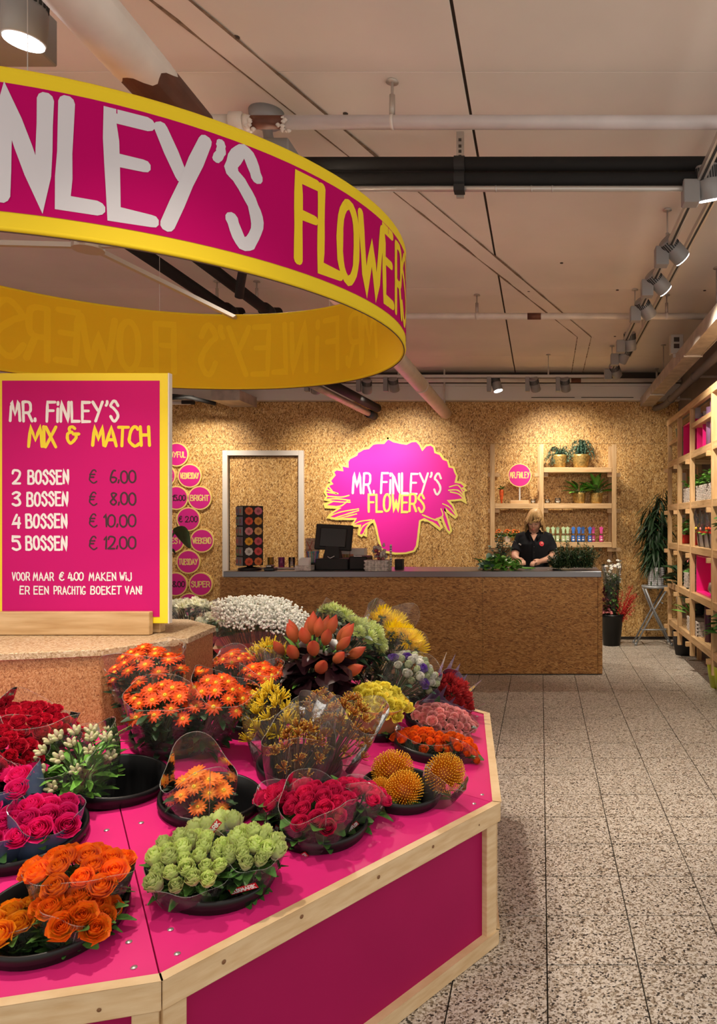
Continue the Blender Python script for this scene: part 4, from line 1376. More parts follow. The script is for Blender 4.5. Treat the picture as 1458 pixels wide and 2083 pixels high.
for i, (px, lab) in enumerate(((1178, 'small gold pot with a low striped-leaf plant on the middle shelf'), (1213, 'small gold pot with a tall striped-leaf plant at the right of the middle shelf'))):
    x = shelf_x(px); w_, h_ = .078, .135
    t = thing('potted_plant', lab, 'potted plant', (x, YS, ZS[1]), 'gold pots on the middle shelf')
    part(t, 'pot', pot_mb((x, YS, ZS[1]), w_, h_, .80), M['gold'], True)
    part(t, 'soil', MB().lathe([(0, h_ - .016), (w_ - .012, h_ - .018)], 20, (x, YS, ZS[1])), M['soil'])
    for k in range(22 if i == 0 else 24):
        an = 2 * pi * k / 13 + r_.uniform(-.3, .3); el = r_.uniform(.25, 1.2) if i == 0 else r_.uniform(.3, 1.45)
        d = V((cos(an) * cos(el), sin(an) * cos(el) * .6, sin(el)))
        p0 = V((x, YS, ZS[1] + h_ - .02)); L = r_.uniform(.14, .2) * (1 if i == 0 else 1.15)
        p1 = p0 + d * L * .45
        a = MB().tube([p0, p1], .003, 5)
        vs, fs = [], []
        m_ = MB()
        add_leaf(m_, p1, d + V((0, 0, -.15)), L * .85, .066, .25, 0, .2, 8)
        o = part(t, 'leaf', m_, M['greenl'] if k % 3 else M['green'], True)
        part(t, 'stem', a, M['stem'])
for px, y_, lab in ((1084, 8.98, 'small glass tealight holder left, beside the round sign stand'), (1113, 9.0, 'small glass tealight holder right of the middle post'), (1134, 9.0, 'bigger glass tealight holder on the middle shelf')):
    x = shelf_x(px); rr = .032 if px != 1134 else .04
    t = thing('tealight_holder', lab, 'glass', (x, y_, ZS[1]), 'tealight glasses')
    part(t, 'glass', MB().lathe([(0, 0.002), (rr * .8, .002), (rr, rr * .8), (rr * .85, rr * 1.7), (rr * .8, rr * 1.7), (rr * .93, rr * .8), (rr * .7, .008), (0, .008)], 20, (x, y_, ZS[1])), M['glassc'], True)
    part(t, 'candle', MB().lathe([(0, .009), (rr * .55, .009), (rr * .55, .03), (0, .03)], 14, (x, y_, ZS[1])), M['paper'], True)
# small round sign on a stand
x, zc = shelf_x(1057), EYE - (967 - VY) * 9.0 / FPX
t = thing('table_sign', 'round pink sign on a grey post and wooden foot standing on the middle shelf', 'sign', (x, 9.0, ZS[1]))
part(t, 'foot', MB().box(x - .115, x + .115, 8.96, 9.04, ZS[1], ZS[1] + .04), M['pinex'], bevel=.003)
part(t, 'post', MB().box(x - .009, x + .009, 8.99, 9.01, ZS[1] + .04, zc), M['alu'])
mx = Matrix.Translation((x, 8.985, zc)) @ Matrix.Rotation(pi / 2, 4, 'X')
part(t, 'disc', MB().lathe([(0, -.004), (.146, -.004), (.146, .012), (0, .012)], 40, mx=mx), M['yeldisc'])
part(t, 'print_field', MB().lathe([(.134, .012), (.134, .014), (0, .014)], 40, mx=mx), M['pinkdisc'])
a = MB()
text(a, 'MR. FiNLEY', x - .118, x + .118, zc - .033, zc + .038, lambda u, v, k: (u, 8.9705 - .0003 * k, v), .0105, 9, .3, .25)
part(t, 'lettering', a, M['yeldisc'])
# carrot ornament
x = shelf_x(1020); z0 = ZS[1]
t = thing('carrot_ornament', 'orange carrot ornament with green top leaning on the middle shelf', 'ornament', (x, 9.0, z0))
part(t, 'carrot', MB().lathe([(0, 0), (.008, .004), (.018, .06), (.024, .11), (.028, .15), (.024, .172), (0, .178)], 14, (x, 9.0, z0)), M['carrot'], True)
part(t, 'leaf_top', bushy((x, 9.0, z0 + .165), .02, .05, 26, .05, .02, r_, 1.0), M['green'], True)
# orange kalanchoe pots on the bottom shelf
for i, px in enumerate((1016, 1032, 1048)):
    x = shelf_x(px); z0 = ZS[2]; y_ = 9.0
    t = thing('potted_flower', ('left', 'middle', 'right')[i] + ' small pot of orange flowers on the bottom shelf', 'potted plant', (x, y_, z0), 'small orange potted flowers')
    part(t, 'pot', pot_mb((x, y_, z0), .043, .07, .75), M['gold'] if i != 1 else M['pipew'], True)
    part(t, 'leaves', bushy((x, y_, z0 + .06), .05, .06, 30, .05, .03, r_), M['green'], True)
    for k in range(14):
        d = rdir(r_, .2, 1)
        c = V((x, y_, z0 + .10)) + V((d.x * .05, d.y * .05, d.z * .055))
        part(t, 'blossom', MB().lathe([(0, -.006), (.014, 0), (.008, .009), (0, .01)], 6, c), M['orange'], True)
# spray bottles with star tops
def bottle(lab_m):
    t = thing('spray_bottle', 'x', 'bottle', (0, 0, 0))
    part(t, 'bottle_body', MB().lathe([(0, 0), (.022, 0), (.024, .006), (.024, .085), (.014, .105), (.012, .13), (0, .13)], 16), M['glassc'], True)
    part(t, 'label', MB().lathe([(.0245, .012), (.0245, .08)], 16), M[lab_m], True)
    part(t, 'liquid', MB().lathe([(0, .003), (.0225, .004), (.0225, .082), (0, .082)], 14), M[lab_m], True)
    part(t, 'white_patch', MB().box(-.012, .012, -.0262, -.0245, .022, .04).box(-.010, .010, -.0262, -.0245, .055, .064), M['paper'])
    st = MB(); n = 10; vs = []
    for yy in (-.007, .007):
        for k in range(n):
            an = pi / 2 + 2 * pi * k / n; q = .030 if k % 2 == 0 else .021
            vs.append((q * cos(an), yy, .165 + q * sin(an)))
    st.add(vs, [tuple(range(n))[::-1], tuple(range(n, 2 * n))] + [(k, (k + 1) % n, n + (k + 1) % n, n + k) for k in range(n)])
    st.box(-.016, .016, -.008, .008, .105, .15)
    part(t, 'star_top', st, M[lab_m], bevel=.002)
    return t
protos = {}
bot = [(1114, 'bgreen', 'first pale green'), (1124.5, 'bgreen', 'second pale green'), (1134, 'bgreen', 'third pale green'), (1145.5, 'bgreen', 'fourth pale green'), (1154, 'bgreen', 'fifth pale green'),
       (1165.5, 'bblue', 'first blue'), (1177, 'bblue', 'second blue'), (1185.5, 'bblue', 'third blue'), (1199, 'bblue', 'fourth blue'), (1206.5, 'bpink', 'first pink'), (1222, 'bpink', 'last pink')]
for i, (px, m_, lb) in enumerate(bot):
    lb = lb + ' star-topped spray bottle from the left on the bottom shelf'
    p = (shelf_x(px), 8.98 + (.05 if i in (2, 7, 9) else 0) + .008 * (i % 2), ZS[2])
    if m_ not in protos:
        protos[m_] = bottle(m_); protos[m_].location = p; protos[m_]['label'] = lb; protos[m_]['group'] = 'spray bottles on the bottom shelf'
    else:
        dup(protos[m_], p, 0, lb, 'spray bottles on the bottom shelf')

# ---------------------------------------------------------------- things on the counter
def cp(cx, d=7.2):       # x of a column in the 3.645x counter crop
    return (460 + cx / 3.645 - VX) * d / FPX
def cz(cy, d=7.2): return EYE - (1000 + cy / 3.645 - VY) * d / FPX
x, y_ = cp(175, 7.15), 7.15
t = thing('card_rack', 'black turning card rack with flower-shaped cards on the counter', 'rack', (x, y_, ZK))
rz = Matrix.Translation((x, y_, ZK)) @ Matrix.Rotation(R(42), 4, 'Z')
part(t, 'base', MB().lathe([(0, 0), (.11, 0), (.11, .02), (.03, .03), (.03, .05), (0, .05)], 24, (x, y_, ZK)), M['black'], True)
part(t, 'tower', MB().box(-.095, .095, -.095, .095, .045, .625, 0, rz), M['blackm'], bevel=.004)
cols = [('c1', (.75, .16, .05), (.62, .16, .22)), ('c2', (.72, .09, .04), (.75, .33, .05)), ('c3', (.72, .25, .26), (.70, .38, .12)), ('c4', (.85, .42, .02), (.66, .10, .14)), ('c5', (.68, .66, .62), (.72, .08, .08)), ('c6', (.75, .11, .04), (.75, .20, .05))]
for i, (_, ca, cb) in enumerate(cols):
    z = .575 - i * .098
    for s_, c_ in ((-.045, ca), (.045, cb)):
        cm = mat('card_print', c_, .6)
        a = MB(); n = 24; vs = []
        for yy in (-.0975, -.101):
            for k in range(n):
                an = 2 * pi * k / n; q = .038 * (1 + .07 * cos(an * 8))
                vs.append((s_ + q * cos(an), yy, z + q * sin(an)))
        a.add(vs, [tuple(range(n))[::-1], tuple(range(n, 2 * n))] + [(k, (k + 1) % n, n + (k + 1) % n, n + k) for k in range(n)], mx=rz)
        o = part(t, 'flower_card', a, cm)
        b = MB().lathe([(.016, 0), (.012, .003), (0, .004)], 12, mx=rz @ Matrix.Translation((s_, -.101, z)) @ Matrix.Rotation(pi / 2, 4, 'X'))
        part(o, 'card_centre', b, mat('card_centre', tuple(v * .55 for v in c_), .6))
    for s_ in (-.043, .043):
        cm = mat('card_grey', tuple(r_.uniform(.16, .34) * q for q in (1, .93, .9)), .55)
        o = part(t, 'card', MB().box(-.106, -.0975, s_ - .038, s_ + .038, z - .042, z + .042, 0, rz), cm)
        part(o, 'card_picture', MB().box(-.1068, -.106, s_ - r_.uniform(.01, .025), s_ + .02, z - .02, z + .02, 0, rz), mat('card_motif', (r_.uniform(.2, .6), .12, .12), .6))
t = thing('tray', 'flat white tray under the coloured glasses on the counter', 'tray', (cp(430, 7.35), 7.35, ZK))
part(t, 'tray_base', MB().box(cp(285, 7.35), cp(540, 7.35), 7.27, 7.43, ZK, ZK + .012), M['white'], bevel=.004)
for cx, m_, lb in ((330, 'glassy', 'yellow glass tumbler on the counter tray'), (410, 'glassm', 'magenta glass tumbler on the counter tray'), (486, 'glassc', 'clear glass tumbler on the counter tray')):
    x = cp(cx, 7.35)
    t = thing('tumbler', lb, 'glass', (x, 7.35, ZK + .012), 'coloured tumblers')
    part(t, 'glass', MB().lathe([(0, 0), (.030, 0), (.033, .10), (.030, .10), (.028, .012), (0, .012)], 20, (x, 7.35, ZK + .0125)), M[m_], True)
    if m_ != 'glassc':
        part(t, 'filling', MB().lathe([(0, .014), (.027, .014), (.029, .075), (0, .075)], 18, (x, 7.35, ZK + .0125)), M['yelpr'] if m_ == 'glassy' else M['pinkdisc'], True)
    else:
        part(t, 'filling', MB().lathe([(0, .014), (.027, .014), (.029, .075), (0, .075)], 18, (x, 7.35, ZK + .0125)), M['paper'], True)
x = cp(330, 7.05)
t = thing('card_terminal', 'small black payment terminal on the counter edge beside the card rack', 'terminal', (x, 7.05, ZK))
part(t, 'terminal_body', MB().box(x - .05, x + .05, 7.0, 7.1, ZK, ZK + .03).box(x - .03, x + .03, 7.0, 7.07, ZK + .03, ZK + .055), M['black'], bevel=.006)
part(t, 'screen', MB().box(x - .022, x + .022, 6.999, 7.0, ZK + .036, ZK + .05), M['lensd'])
x = cp(430, 7.0)
t = thing('paper_sheet', 'white sheet of paper lying on the counter by the terminal', 'paper', (x, 7.02, ZK))
part(t, 'sheet', MB().box(x - .07, x + .12, 6.95, 7.08, ZK, ZK + .002), M['paper'])
t = thing('leaflet_stand', 'tall leaflet stand with a patterned cover left of the till', 'stand', (cp(640), 7.35, ZK))
part(t, 'leaflet', MB().box(cp(590, 7.35), cp(688, 7.35), 7.34, 7.36, ZK + .01, cz(345, 7.35)), mat('leaflet_cover', (.50, .34, .22), .5, var=.5, scale=22, stretch=(1, 1, 4)))
part(t, 'red_stripe', MB().bar((cp(598, 7.34), 7.337, cz(370, 7.35)), (cp(650, 7.34), 7.337, cz(470, 7.35)), .016, .002).bar((cp(640, 7.34), 7.337, cz(365, 7.35)), (cp(610, 7.34), 7.337, cz(440, 7.35)), .010, .002), M['red'])
part(t, 'foot', MB().box(cp(585, 7.35), cp(692, 7.35), 7.30, 7.40, ZK, ZK + .01), M['black'])
x = cp(595, 7.05)
t = thing('leaflet_tray', 'small grey tray of leaflets on the counter edge', 'tray', (x, 7.05, ZK))
part(t, 'tray_box', MB().box(x - .095, x + .06, 6.99, 7.11, ZK, ZK + .05), M['wicker'], bevel=.004)
for k in range(3):
    part(t, 'leaflet', MB().box(x - .07 + k * .004, x + .03 + k * .004, 7.02 + k * .02, 7.023 + k * .02, ZK + .04, ZK + .10 + k * .012), M['paper'])
x = cp(640, 7.15)
t = thing('pen_holder', 'black cup of pens with blue, green and white tops', 'pen cup', (x, 7.15, ZK))
part(t, 'cup', MB().lathe([(0, 0), (.045, 0), (.05, .07), (.045, .07), (.04, .01), (0, .01)], 18, (x, 7.15, ZK)), M['black'], True)
pc = [(.02, .10, .5), (.02, .35, .2), (.05, .3, .5), (.6, .6, .55), (.4, .05, .05), (.03, .2, .45), (.02, .4, .3), (.25, .1, .4)]
for k, c in enumerate(pc):
    an = k * .8
    p = V((x + .025 * cos(an) , 7.15 + .025 * sin(an), ZK + .012)); e = p + V((.03 * cos(an), .015 * sin(an), .16))
    part(t, 'pen', MB().tube([p, e], .004, 6).lathe([(0, -.01), (.010, 0), (0, .012)], 8, e), mat('pen_top', c, .3), True)
# till
x = cp(805, 7.3)
t = thing('till', 'black till screen seen from behind on its stand and cash box', 'till', (x, 7.3, ZK))
part(t, 'cash_box', MB().box(cp(690, 7.25), cp(925, 7.25), 7.12, 7.45, ZK, cz(495, 7.2)), M['blackm'], bevel=.006)
rt = Matrix.Translation((cp(805, 7.3), 7.27, cz(340, 7.27))) @ Matrix.Rotation(R(-9), 4, 'X') @ Matrix.Rotation(R(3), 4, 'Y')
part(t, 'screen_back', MB().box(-.182, .182, -.02, .02, -.128, .128, 0, rt), M['blackm'], bevel=.008)
part(t, 'rear_cover', MB().box(-.13, .13, -.036, -.02, -.10, .09, 0, rt), M['black'], bevel=.006)
zb, zt_ = cz(500, 7.3), cz(365, 7.3)
vs = [(x - .095, 7.20, zb), (x + .075, 7.20, zb), (x + .075, 7.32, zb), (x - .095, 7.32, zb), (x - .06, 7.23, zt_), (x + .06, 7.23, zt_), (x + .06, 7.26, zt_), (x - .06, 7.26, zt_)]
part(t, 'stand', MB().add(vs, [(3, 2, 1, 0), (4, 5, 6, 7), (0, 1, 5, 4), (1, 2, 6, 5), (2, 3, 7, 6), (3, 0, 4, 7)]), M['blackm'], bevel=.006)
part(t, 'cable', MB().tube([(x - .04, 7.19, zb + .03), (x - .01, 7.17, zb + .015), (x + .03, 7.18, zb + .035)], .004, 6), M['paper'], True)
x0, x1 = cp(932, 7.25), cp(1065, 7.25)
t = thing('receipt_printer', 'black receipt printer right of the till', 'printer', ((x0 + x1) / 2, 7.25, ZK))
part(t, 'printer_body', MB().box(x0, x1, 7.13, 7.38, ZK, cz(478, 7.2)), M['blackm'], bevel=.012)
part(t, 'paper_slot', MB().box(x0 + .05, x1 - .05, 7.126, 7.13, ZK + .13, ZK + .137), M['alu'])
t = thing('paper_stack', 'stack of white boxes and papers behind the till', 'papers', (cp(970, 7.5), 7.5, ZK))
part(t, 'white_box', MB().box(cp(930, 7.5), cp(1035, 7.5), 7.44, 7.56, ZK, cz(420, 7.5)), M['paper'], bevel=.003)
part(t, 'folder', MB().box(cp(840, 7.52), cp(925, 7.52), 7.46, 7.56, ZK, cz(435, 7.5)), M['paper'])
for k in range(4):
    part(t, 'pot', MB().lathe([(0, 0), (.03, 0), (.03, .04), (0, .04)], 12, (cp(865 + k * 20, 7.45), 7.45, ZK + .10)), mat('small_tin', (r_.uniform(.2, .6), r_.uniform(.1, .3), .1), .5))


def wicker_box(name_parent, x0, x1, y0, y1, z0, z1, m='wicker', fl=.0):
    """woven basket: corner frame with rows of weave strips, each row standing proud by turns"""
    part(name_parent, 'basket_core', MB().box(x0 + .006, x1 - .006, y0 + .006, y1 - .006, z0, z1 - .006), M['wickerd'])
    h = .016
    n = max(3, int((z1 - z0) / h))
    for k in range(n):
        za, zb_ = z0 + (z1 - z0) * k / n, z0 + (z1 - z0) * (k + 1) / n - .002
        a = MB()
        st = .034
        for s_, (fa, fb, horiz) in enumerate(((x0, x1, 1), (y0, y1, 0))):
            c = int((fb - fa) / st) + 1
            for j in range(c):
                u0 = fa + (fb - fa) * j / c; u1 = fa + (fb - fa) * (j + 1) / c - .003
                q = .004 if (j + k) % 2 else .0
                if horiz:
                    a.box(u0, u1, y0 - q, y0 + .008, za, zb_); a.box(u0, u1, y1 - .008, y1 + q, za, zb_)
                else:
                    a.box(x0 - q, x0 + .008, u0, u1, za, zb_); a.box(x1 - .008, x1 + q, u0, u1, za, zb_)
        part(name_parent, 'weave_row', a, M[m], kind='stuff')
x0, x1 = cp(1038, 7.05), cp(1213, 7.05)
t = thing('sweet_basket', 'grey woven basket of wrapped sweets on the counter', 'basket', ((x0 + x1) / 2, 7.05, ZK))
wicker_box(t, x0, x1, 6.97, 7.13, ZK, cz(505, 7.05), 'wicker')
for k in range(38):
    q = V((r_.uniform(x0 + .05, x1 - .04), r_.uniform(7.0, 7.1), cz(505, 7.05) + .012 + r_.random() ** 1.5 * .13))
    q.x = (x0 + x1) / 2 + .01 + (q.x - (x0 + x1) / 2) * (1.05 - (q.z - ZK - .08) * 3)
    c = r_.choice([(.55, .50, .46), (.6, .55, .5), (.35, .05, .06), (.5, .45, .42), (.3, .06, .1)])
    a = MB().lathe([(0, -.016), (.014, -.008), (.016, .004), (.006, .014), (.012, .024), (0, .022)], 8, mx=Matrix.Translation(q) @ frame(rdir(r_)))
    part(t, 'wrapped_sweet', a, mat('sweet_wrap', c, .35), True)
x = cp(1220, 7.08)
t = thing('patterned_roll', 'thin upright patterned roll beside the sweet basket', 'roll', (x, 7.08, ZK))
a = MB()
part(t, 'roll', MB().tube([(x, 7.08, ZK), (x, 7.08, cz(392, 7.08))], .010, 10), M['paper'], True)
for k in range(9):
    z = ZK + .03 + k * .024
    part(t, 'stripe', MB().tube([(x, 7.08, z), (x, 7.08, z + .009)], .0106, 10), mat('roll_stripe', r_.choice([(.6, .45, .05), (.1, .1, .25), (.5, .1, .1)]), .5), True)
x0, x1 = cp(1256, 7.25), cp(1312, 7.25)
t = thing('note_box', 'small open black box standing alone on the counter', 'box', ((x0 + x1) / 2, 7.25, ZK))
part(t, 'box', MB().box(x0, x1, 7.2, 7.3, ZK, ZK + .1), M['blackm'], bevel=.003)
part(t, 'label', MB().box(x0 + .02, x1 - .02, 7.198, 7.2, ZK + .03, ZK + .06), M['black'])

# greens lying on the counter
t = thing('leaf_bunch', 'bunch of round bright green leaves lying on the counter before the florist', 'greenery', (-.36, 7.2, ZK))
a, b = MB(), MB()
for k in range(150):
    q = r_.random()
    p = V((-.57 + .36 * q + r_.uniform(-.03, .03), 7.12 + r_.uniform(-.09, .12), ZK + .012 + r_.random() * .12 * (1 - abs(q - .45) * 1.1)))
    add_leaf(b if (q < .35 and k % 2) else a, p, V((r_.uniform(-1, .3), r_.uniform(-1, .4), r_.uniform(-.1, .7))), r_.uniform(.06, .10), r_.uniform(.05, .075), .3, r_.uniform(-.5, .5), n=3)
part(t, 'leaves', a, M['greenl'], True, kind='stuff')
part(t, 'variegated_leaves', b, M['greenb'], True, kind='stuff')
for k in range(14):
    part(t, 'stem', MB().tube([(-.28, 7.1 + r_.uniform(-.04, .04), ZK + .03), (-.10 + r_.uniform(-.05, .08), 7.1 + r_.uniform(-.06, .06), ZK + .012 + r_.uniform(0, .01))], .0045, 5), M['greenl'], True)
t = thing('eucalyptus_bunch', 'upright grey-green eucalyptus sprigs left of the florist', 'greenery', (-.44, 7.32, ZK))
a, st = MB(), MB()
for k in range(13):
    p = V((-.40 + r_.uniform(-.03, .05), 7.34 + r_.uniform(-.04, .04), ZK + .012))
    e = V((-.42 + r_.uniform(-.12, .16), 7.34 + r_.uniform(-.08, .08), ZK + r_.uniform(.2, .37)))
    st.tube([p, p.lerp(e, .5) + V((0, 0, .03)), e], .0025, 5)
    for j in range(16):
        q = p.lerp(e, .3 + .7 * j / 15)
        add_leaf(a, q, rdir(r_, -.3, .6), .036, .032, .15, 0, n=2)
part(t, 'stems', st, M['brownst'], True, kind='stuff')
part(t, 'leaves', a, M['greenb'], True, kind='stuff')
t = thing('ruscus_pile', 'pile of dark fine-leaved greenery at the right end of the counter', 'greenery', (.32, 7.15, ZK))
a, st = MB(), MB()
for k in range(170):
    p = V((r_.uniform(.12, .5), 7.12 + r_.uniform(-.1, .12), ZK + .02))
    hh = (.20 - 1.6 * (p.x - .33) ** 2 + .05 * sin(p.x * 31)) * r_.uniform(.5, 1.15)
    e = p + V((r_.uniform(-.1, .1), r_.uniform(-.05, .05), hh))
    st.tube([p, e], .002, 4)
    for j in range(20):
        add_leaf(a, p.lerp(e, r_.uniform(.05, 1)), rdir(r_, -.4, .8), r_.uniform(.025, .045), .014, .1, 0, n=2)
part(t, 'stems', st, M['stem'], kind='stuff')
part(t, 'leaves', a, M['greend'], True, kind='stuff')
t = thing('secateurs', 'small dark clippers lying between the greens and the dark pile', 'tool', (.12, 7.05, ZK))
part(t, 'blades', MB().bar((.06, 7.02, ZK + .009), (.12, 7.05, ZK + .009), .014, .006), M['alu'])
part(t, 'handle', MB().tube([(.11, 7.05, ZK + .009), (.15, 7.06, ZK + .009), (.19, 7.05, ZK + .009)], .007, 7), M['black'], True)
part(t, 'handle', MB().tube([(.11, 7.045, ZK + .009), (.15, 7.03, ZK + .009), (.19, 7.0, ZK + .009)], .007, 7), M['black'], True)

# ---------------------------------------------------------------- the florist
def remesh(name, mb, m, vox, smooth=2, off=None):
    me = mb.mesh(name, m, True, off)
    o = bpy.data.objects.new(name, me)
    COL.objects.link(o)
    md = o.modifiers.new('r', 'REMESH'); md.mode = 'VOXEL'; md.voxel_size = vox; md.use_smooth_shade = True
    if smooth:
        s_ = o.modifiers.new('s', 'SMOOTH'); s_.factor = .5; s_.iterations = smooth
    dg = bpy.context.evaluated_depsgraph_get()
    ev = bpy.data.meshes.new_from_object(o.evaluated_get(dg))
    bpy.data.objects.remove(o)
    ev.name = name
    if not ev.materials: ev.materials.append(m)
    ev.polygons.foreach_set('use_smooth', [True] * len(ev.polygons))
    return ev


def loft(mb, rows, seg=20, cap=True, p=2.0):
    """rows: (cx, cy, z, rx, ry[, power])"""
    vs = []
    for row in rows:
        cx, cy, z, rx, ry = row[:5]
        for k in range(seg):
            an = 2 * pi * k / seg
            c, s_ = cos(an), sin(an)
            e = 2 / p
            vs.append((cx + rx * math.copysign(abs(c) ** e, c), cy + ry * math.copysign(abs(s_) ** e, s_), z))
    fs = [(i * seg + k, i * seg + (k + 1) % seg, (i + 1) * seg + (k + 1) % seg, (i + 1) * seg + k) for i in range(len(rows) - 1) for k in range(seg)]
    if cap:
        fs += [tuple(range(seg))[::-1], tuple((len(rows) - 1) * seg + k for k in range(seg))]
    return mb.add(vs, fs)
PX, PY = -.075, 7.90
wm = thing('person', 'blonde woman in a black polo shirt bending over greens behind the counter', 'person', (PX, PY, 0))
P = lambda x, y, z: V((PX + x, PY + y, z))
# head in its own frame: origin at the neck pivot, face towards -Y, z up; then pitched forward
HP = Matrix.Translation(P(.005, -.035, 1.335)) @ Matrix.Rotation(R(17), 4, 'X') @ Matrix.Rotation(R(-6), 4, 'Z')
def head_pt(u, v):
    an, el = 2 * pi * u, pi * (v - .5)
    x, y, z = cos(el) * sin(an), -cos(el) * cos(an), sin(el)
    front = max(0, -y)
    zz = .135 + z * .122
    wx = .073 * (1 - .22 * max(0, -z) ** 1.5)
    wy = .092 * (1 - .06 * max(0, -z))
    px_, py_ = x * wx, y * wy - .012 * front * max(0, -z)
    def g(cx, cz_, sx, sz): return math.exp(-((px_ - cx) / sx) ** 2 - ((zz - cz_) / sz) ** 2) * (1 if y < 0 else 0)
    py_ -= .021 * g(0, .103, .011, .014) + .012 * g(0, .122, .008, .02)        # nose
    py_ -= .007 * g(0, .143, .05, .009)                                        # brow
    py_ += .010 * (g(-.029, .128, .016, .010) + g(.029, .128, .016, .010))      # eye sockets
    py_ -= .006 * (g(0, .074, .02, .006) + g(0, .064, .018, .006))             # lips
    py_ -= .009 * g(0, .033, .02, .014)                                        # chin
    py_ -= .006 * (g(-.042, .09, .02, .022) + g(.042, .09, .02, .022))         # cheeks
    return HP @ V((px_, py_, zz))
body = MB()
body.grid(head_pt, 56, 44, wrap=True)
loft(body, [(PX, PY + .005, 1.24, .062, .058), (PX, PY - .005, 1.30, .055, .055), (PX, PY - .03, 1.36, .052, .054), (PX, PY - .045, 1.41, .05, .05)])
loft(body, [(PX, PY, .86, .150, .10), (PX, PY, 1.0, .14, .095), (PX, PY, 1.15, .145, .10), (PX, PY - .01, 1.22, .15, .105), (PX, PY, 1.29, .15, .08), (PX, PY, 1.325, .10, .065)])
for s_ in (-1, 1):
    loft(body, [(PX + s_ * .085, PY, .05, .036, .04), (PX + s_ * .085, PY + .01, .28, .05, .055), (PX + s_ * .09, PY, .48, .052, .056), (PX + s_ * .09, PY, .82, .075, .085), (PX + s_ * .075, PY, .92, .085, .1)])
    loft(body, [(PX + s_ * .09, PY - .05, .0, .04, .11), (PX + s_ * .09, PY - .045, .03, .04, .10), (PX + s_ * .088, PY - .01, .08, .035, .05)])
    body.lathe([(0, -.018), (.011, -.012), (.014, 0), (.011, .016), (0, .02)], 10, mx=HP @ Matrix.Translation((s_ * .073, .004, .118)) @ Matrix.Rotation(s_ * R(15), 4, 'Z'))
arms = {1: [(.146, .0, 1.285), (.190, -.01, 1.19), (.206, -.045, 1.105), (.16, -.15, 1.065), (.085, -.225, 1.045), (.06, -.25, 1.04)],
        -1: [(-.142, .0, 1.285), (-.182, -.03, 1.19), (-.200, -.08, 1.11), (-.195, -.17, 1.08), (-.165, -.245, 1.06), (-.155, -.27, 1.055)]}
arad = [.052, .047, .042, .038, .027, .024]
for s_, a in arms.items():
    pts = smooth_pts([tuple(P(*q)) for q in a], 4)
    rr = []
    for i in range(len(pts)):
        q = i / (len(pts) - 1) * (len(arad) - 1); k = min(int(q), len(arad) - 2)
        rr.append(arad[k] + (arad[k + 1] - arad[k]) * (q - k))
    body.tube(pts, rr, 14)
    w0 = P(*a[-1]); d = (P(*a[-1]) - P(*a[-3])).normalized()
    d = V((d.x, d.y, -.12)).normalized()
    sd = d.cross(V((0, 0, 1))).normalized()
    up = sd.cross(d)
    body.tube([w0 - d * .02, w0 + d * .03, w0 + d * .072], [.024, .036, .034], 10)
    for f in range(4):
        o = (f - 1.5) * .0185
        L = (.062, .072, .068, .054)[f]
        b0 = w0 + d * .068 + sd * o
        body.tube([b0 - d * .02, b0 + d * L * .45 + up * .004, b0 + d * L * .75 - up * .014, b0 + d * L * .82 - up * .034], [.0098, .0092, .0085, .0075], 8)
    th = -s_
    b0 = w0 + d * .02 + sd * th * -.026 * s_ * (1 if s_ == 1 else -1)
    sgn = 1 if sd.x * s_ < 0 else -1         # thumb on the inner side
    b0 = w0 + d * .018 + sd * sgn * .024
    body.tube([b0, b0 + d * .03 + sd * sgn * .022 - up * .006, b0 + d * .06 + sd * sgn * .018 - up * .014], [.013, .011, .009], 8)
me = remesh('body', body, M['skin'], .0055, 3, wloc(wm))
link('body', me, wm)
shirt = MB()
loft(shirt, [(PX, PY, .88, .172, .122), (PX, PY, .95, .168, .120), (PX, PY - .002, 1.05, .164, .122), (PX, PY - .012, 1.15, .172, .135), (PX, PY - .016, 1.215, .178, .138), (PX, PY - .006, 1.275, .185, .108), (PX, PY, 1.315, .165, .084), (PX, PY + .005, 1.345, .10, .068)])
for s_, a in arms.items():
    q = [P(*a[0]) + V((-s_ * .05, 0, .01)), P(*a[0]), P(*a[1]), P(*a[1]).lerp(P(*a[2]), .72)]
    shirt.tube(q, [.064, .063, .059, .058], 16)
me = remesh('shirt', shirt, M['shirt'], .008, 4, wloc(wm))
sho = link('shirt', me, wm)
# open neckline: collar wings, placket, badge, name tag
nk = MB()
vs = []
for k in range(13):
    an = R(-60 + 300 * k / 12)
    x, y = .062 * cos(an + pi / 2 + R(-90) - R(0)), .06 * sin(an)
ca = MB()
n = 20
cv, cf = [], []
for k in range(n + 1):
    an = R(-70) + R(320) * k / n
    x, y = .066 * cos(an), .062 * sin(an)
    fr = max(0, -sin(an)) ** 2
    cv += [P(x, y - .01 - .030 * fr, 1.368 - .05 * fr), P(x * (1.35 + .2 * fr), y * 1.3 - .012 - .058 * fr, 1.330 - .085 * fr), P(x * 1.25, y * 1.2 - .01 - .05 * fr, 1.333 - .08 * fr)]
    if k < n:
        b0 = 3 * k
        cf += [(b0, b0 + 3, b0 + 4, b0 + 1), (b0 + 1, b0 + 4, b0 + 5, b0 + 2)]
ca.add(cv, cf)
o = part(sho, 'collar', ca, M['shirt'], True)
so = o.modifiers.new('thickness', 'SOLIDIFY'); so.thickness = .005
vn = MB().add([P(-.036, -.100, 1.322), P(.036, -.100, 1.322), P(.0, -.150, 1.252), P(-.018, -.085, 1.335), P(.018, -.085, 1.335)], [(0, 2, 1), (0, 1, 4, 3)])
part(wm, 'neckline', vn, M['skin'], True)
part(sho, 'placket', MB().bar(P(.0, -.156, 1.24), P(.0, -.142, 1.06), .028, .006, up=(0, -1, .05)), M['shirt'])
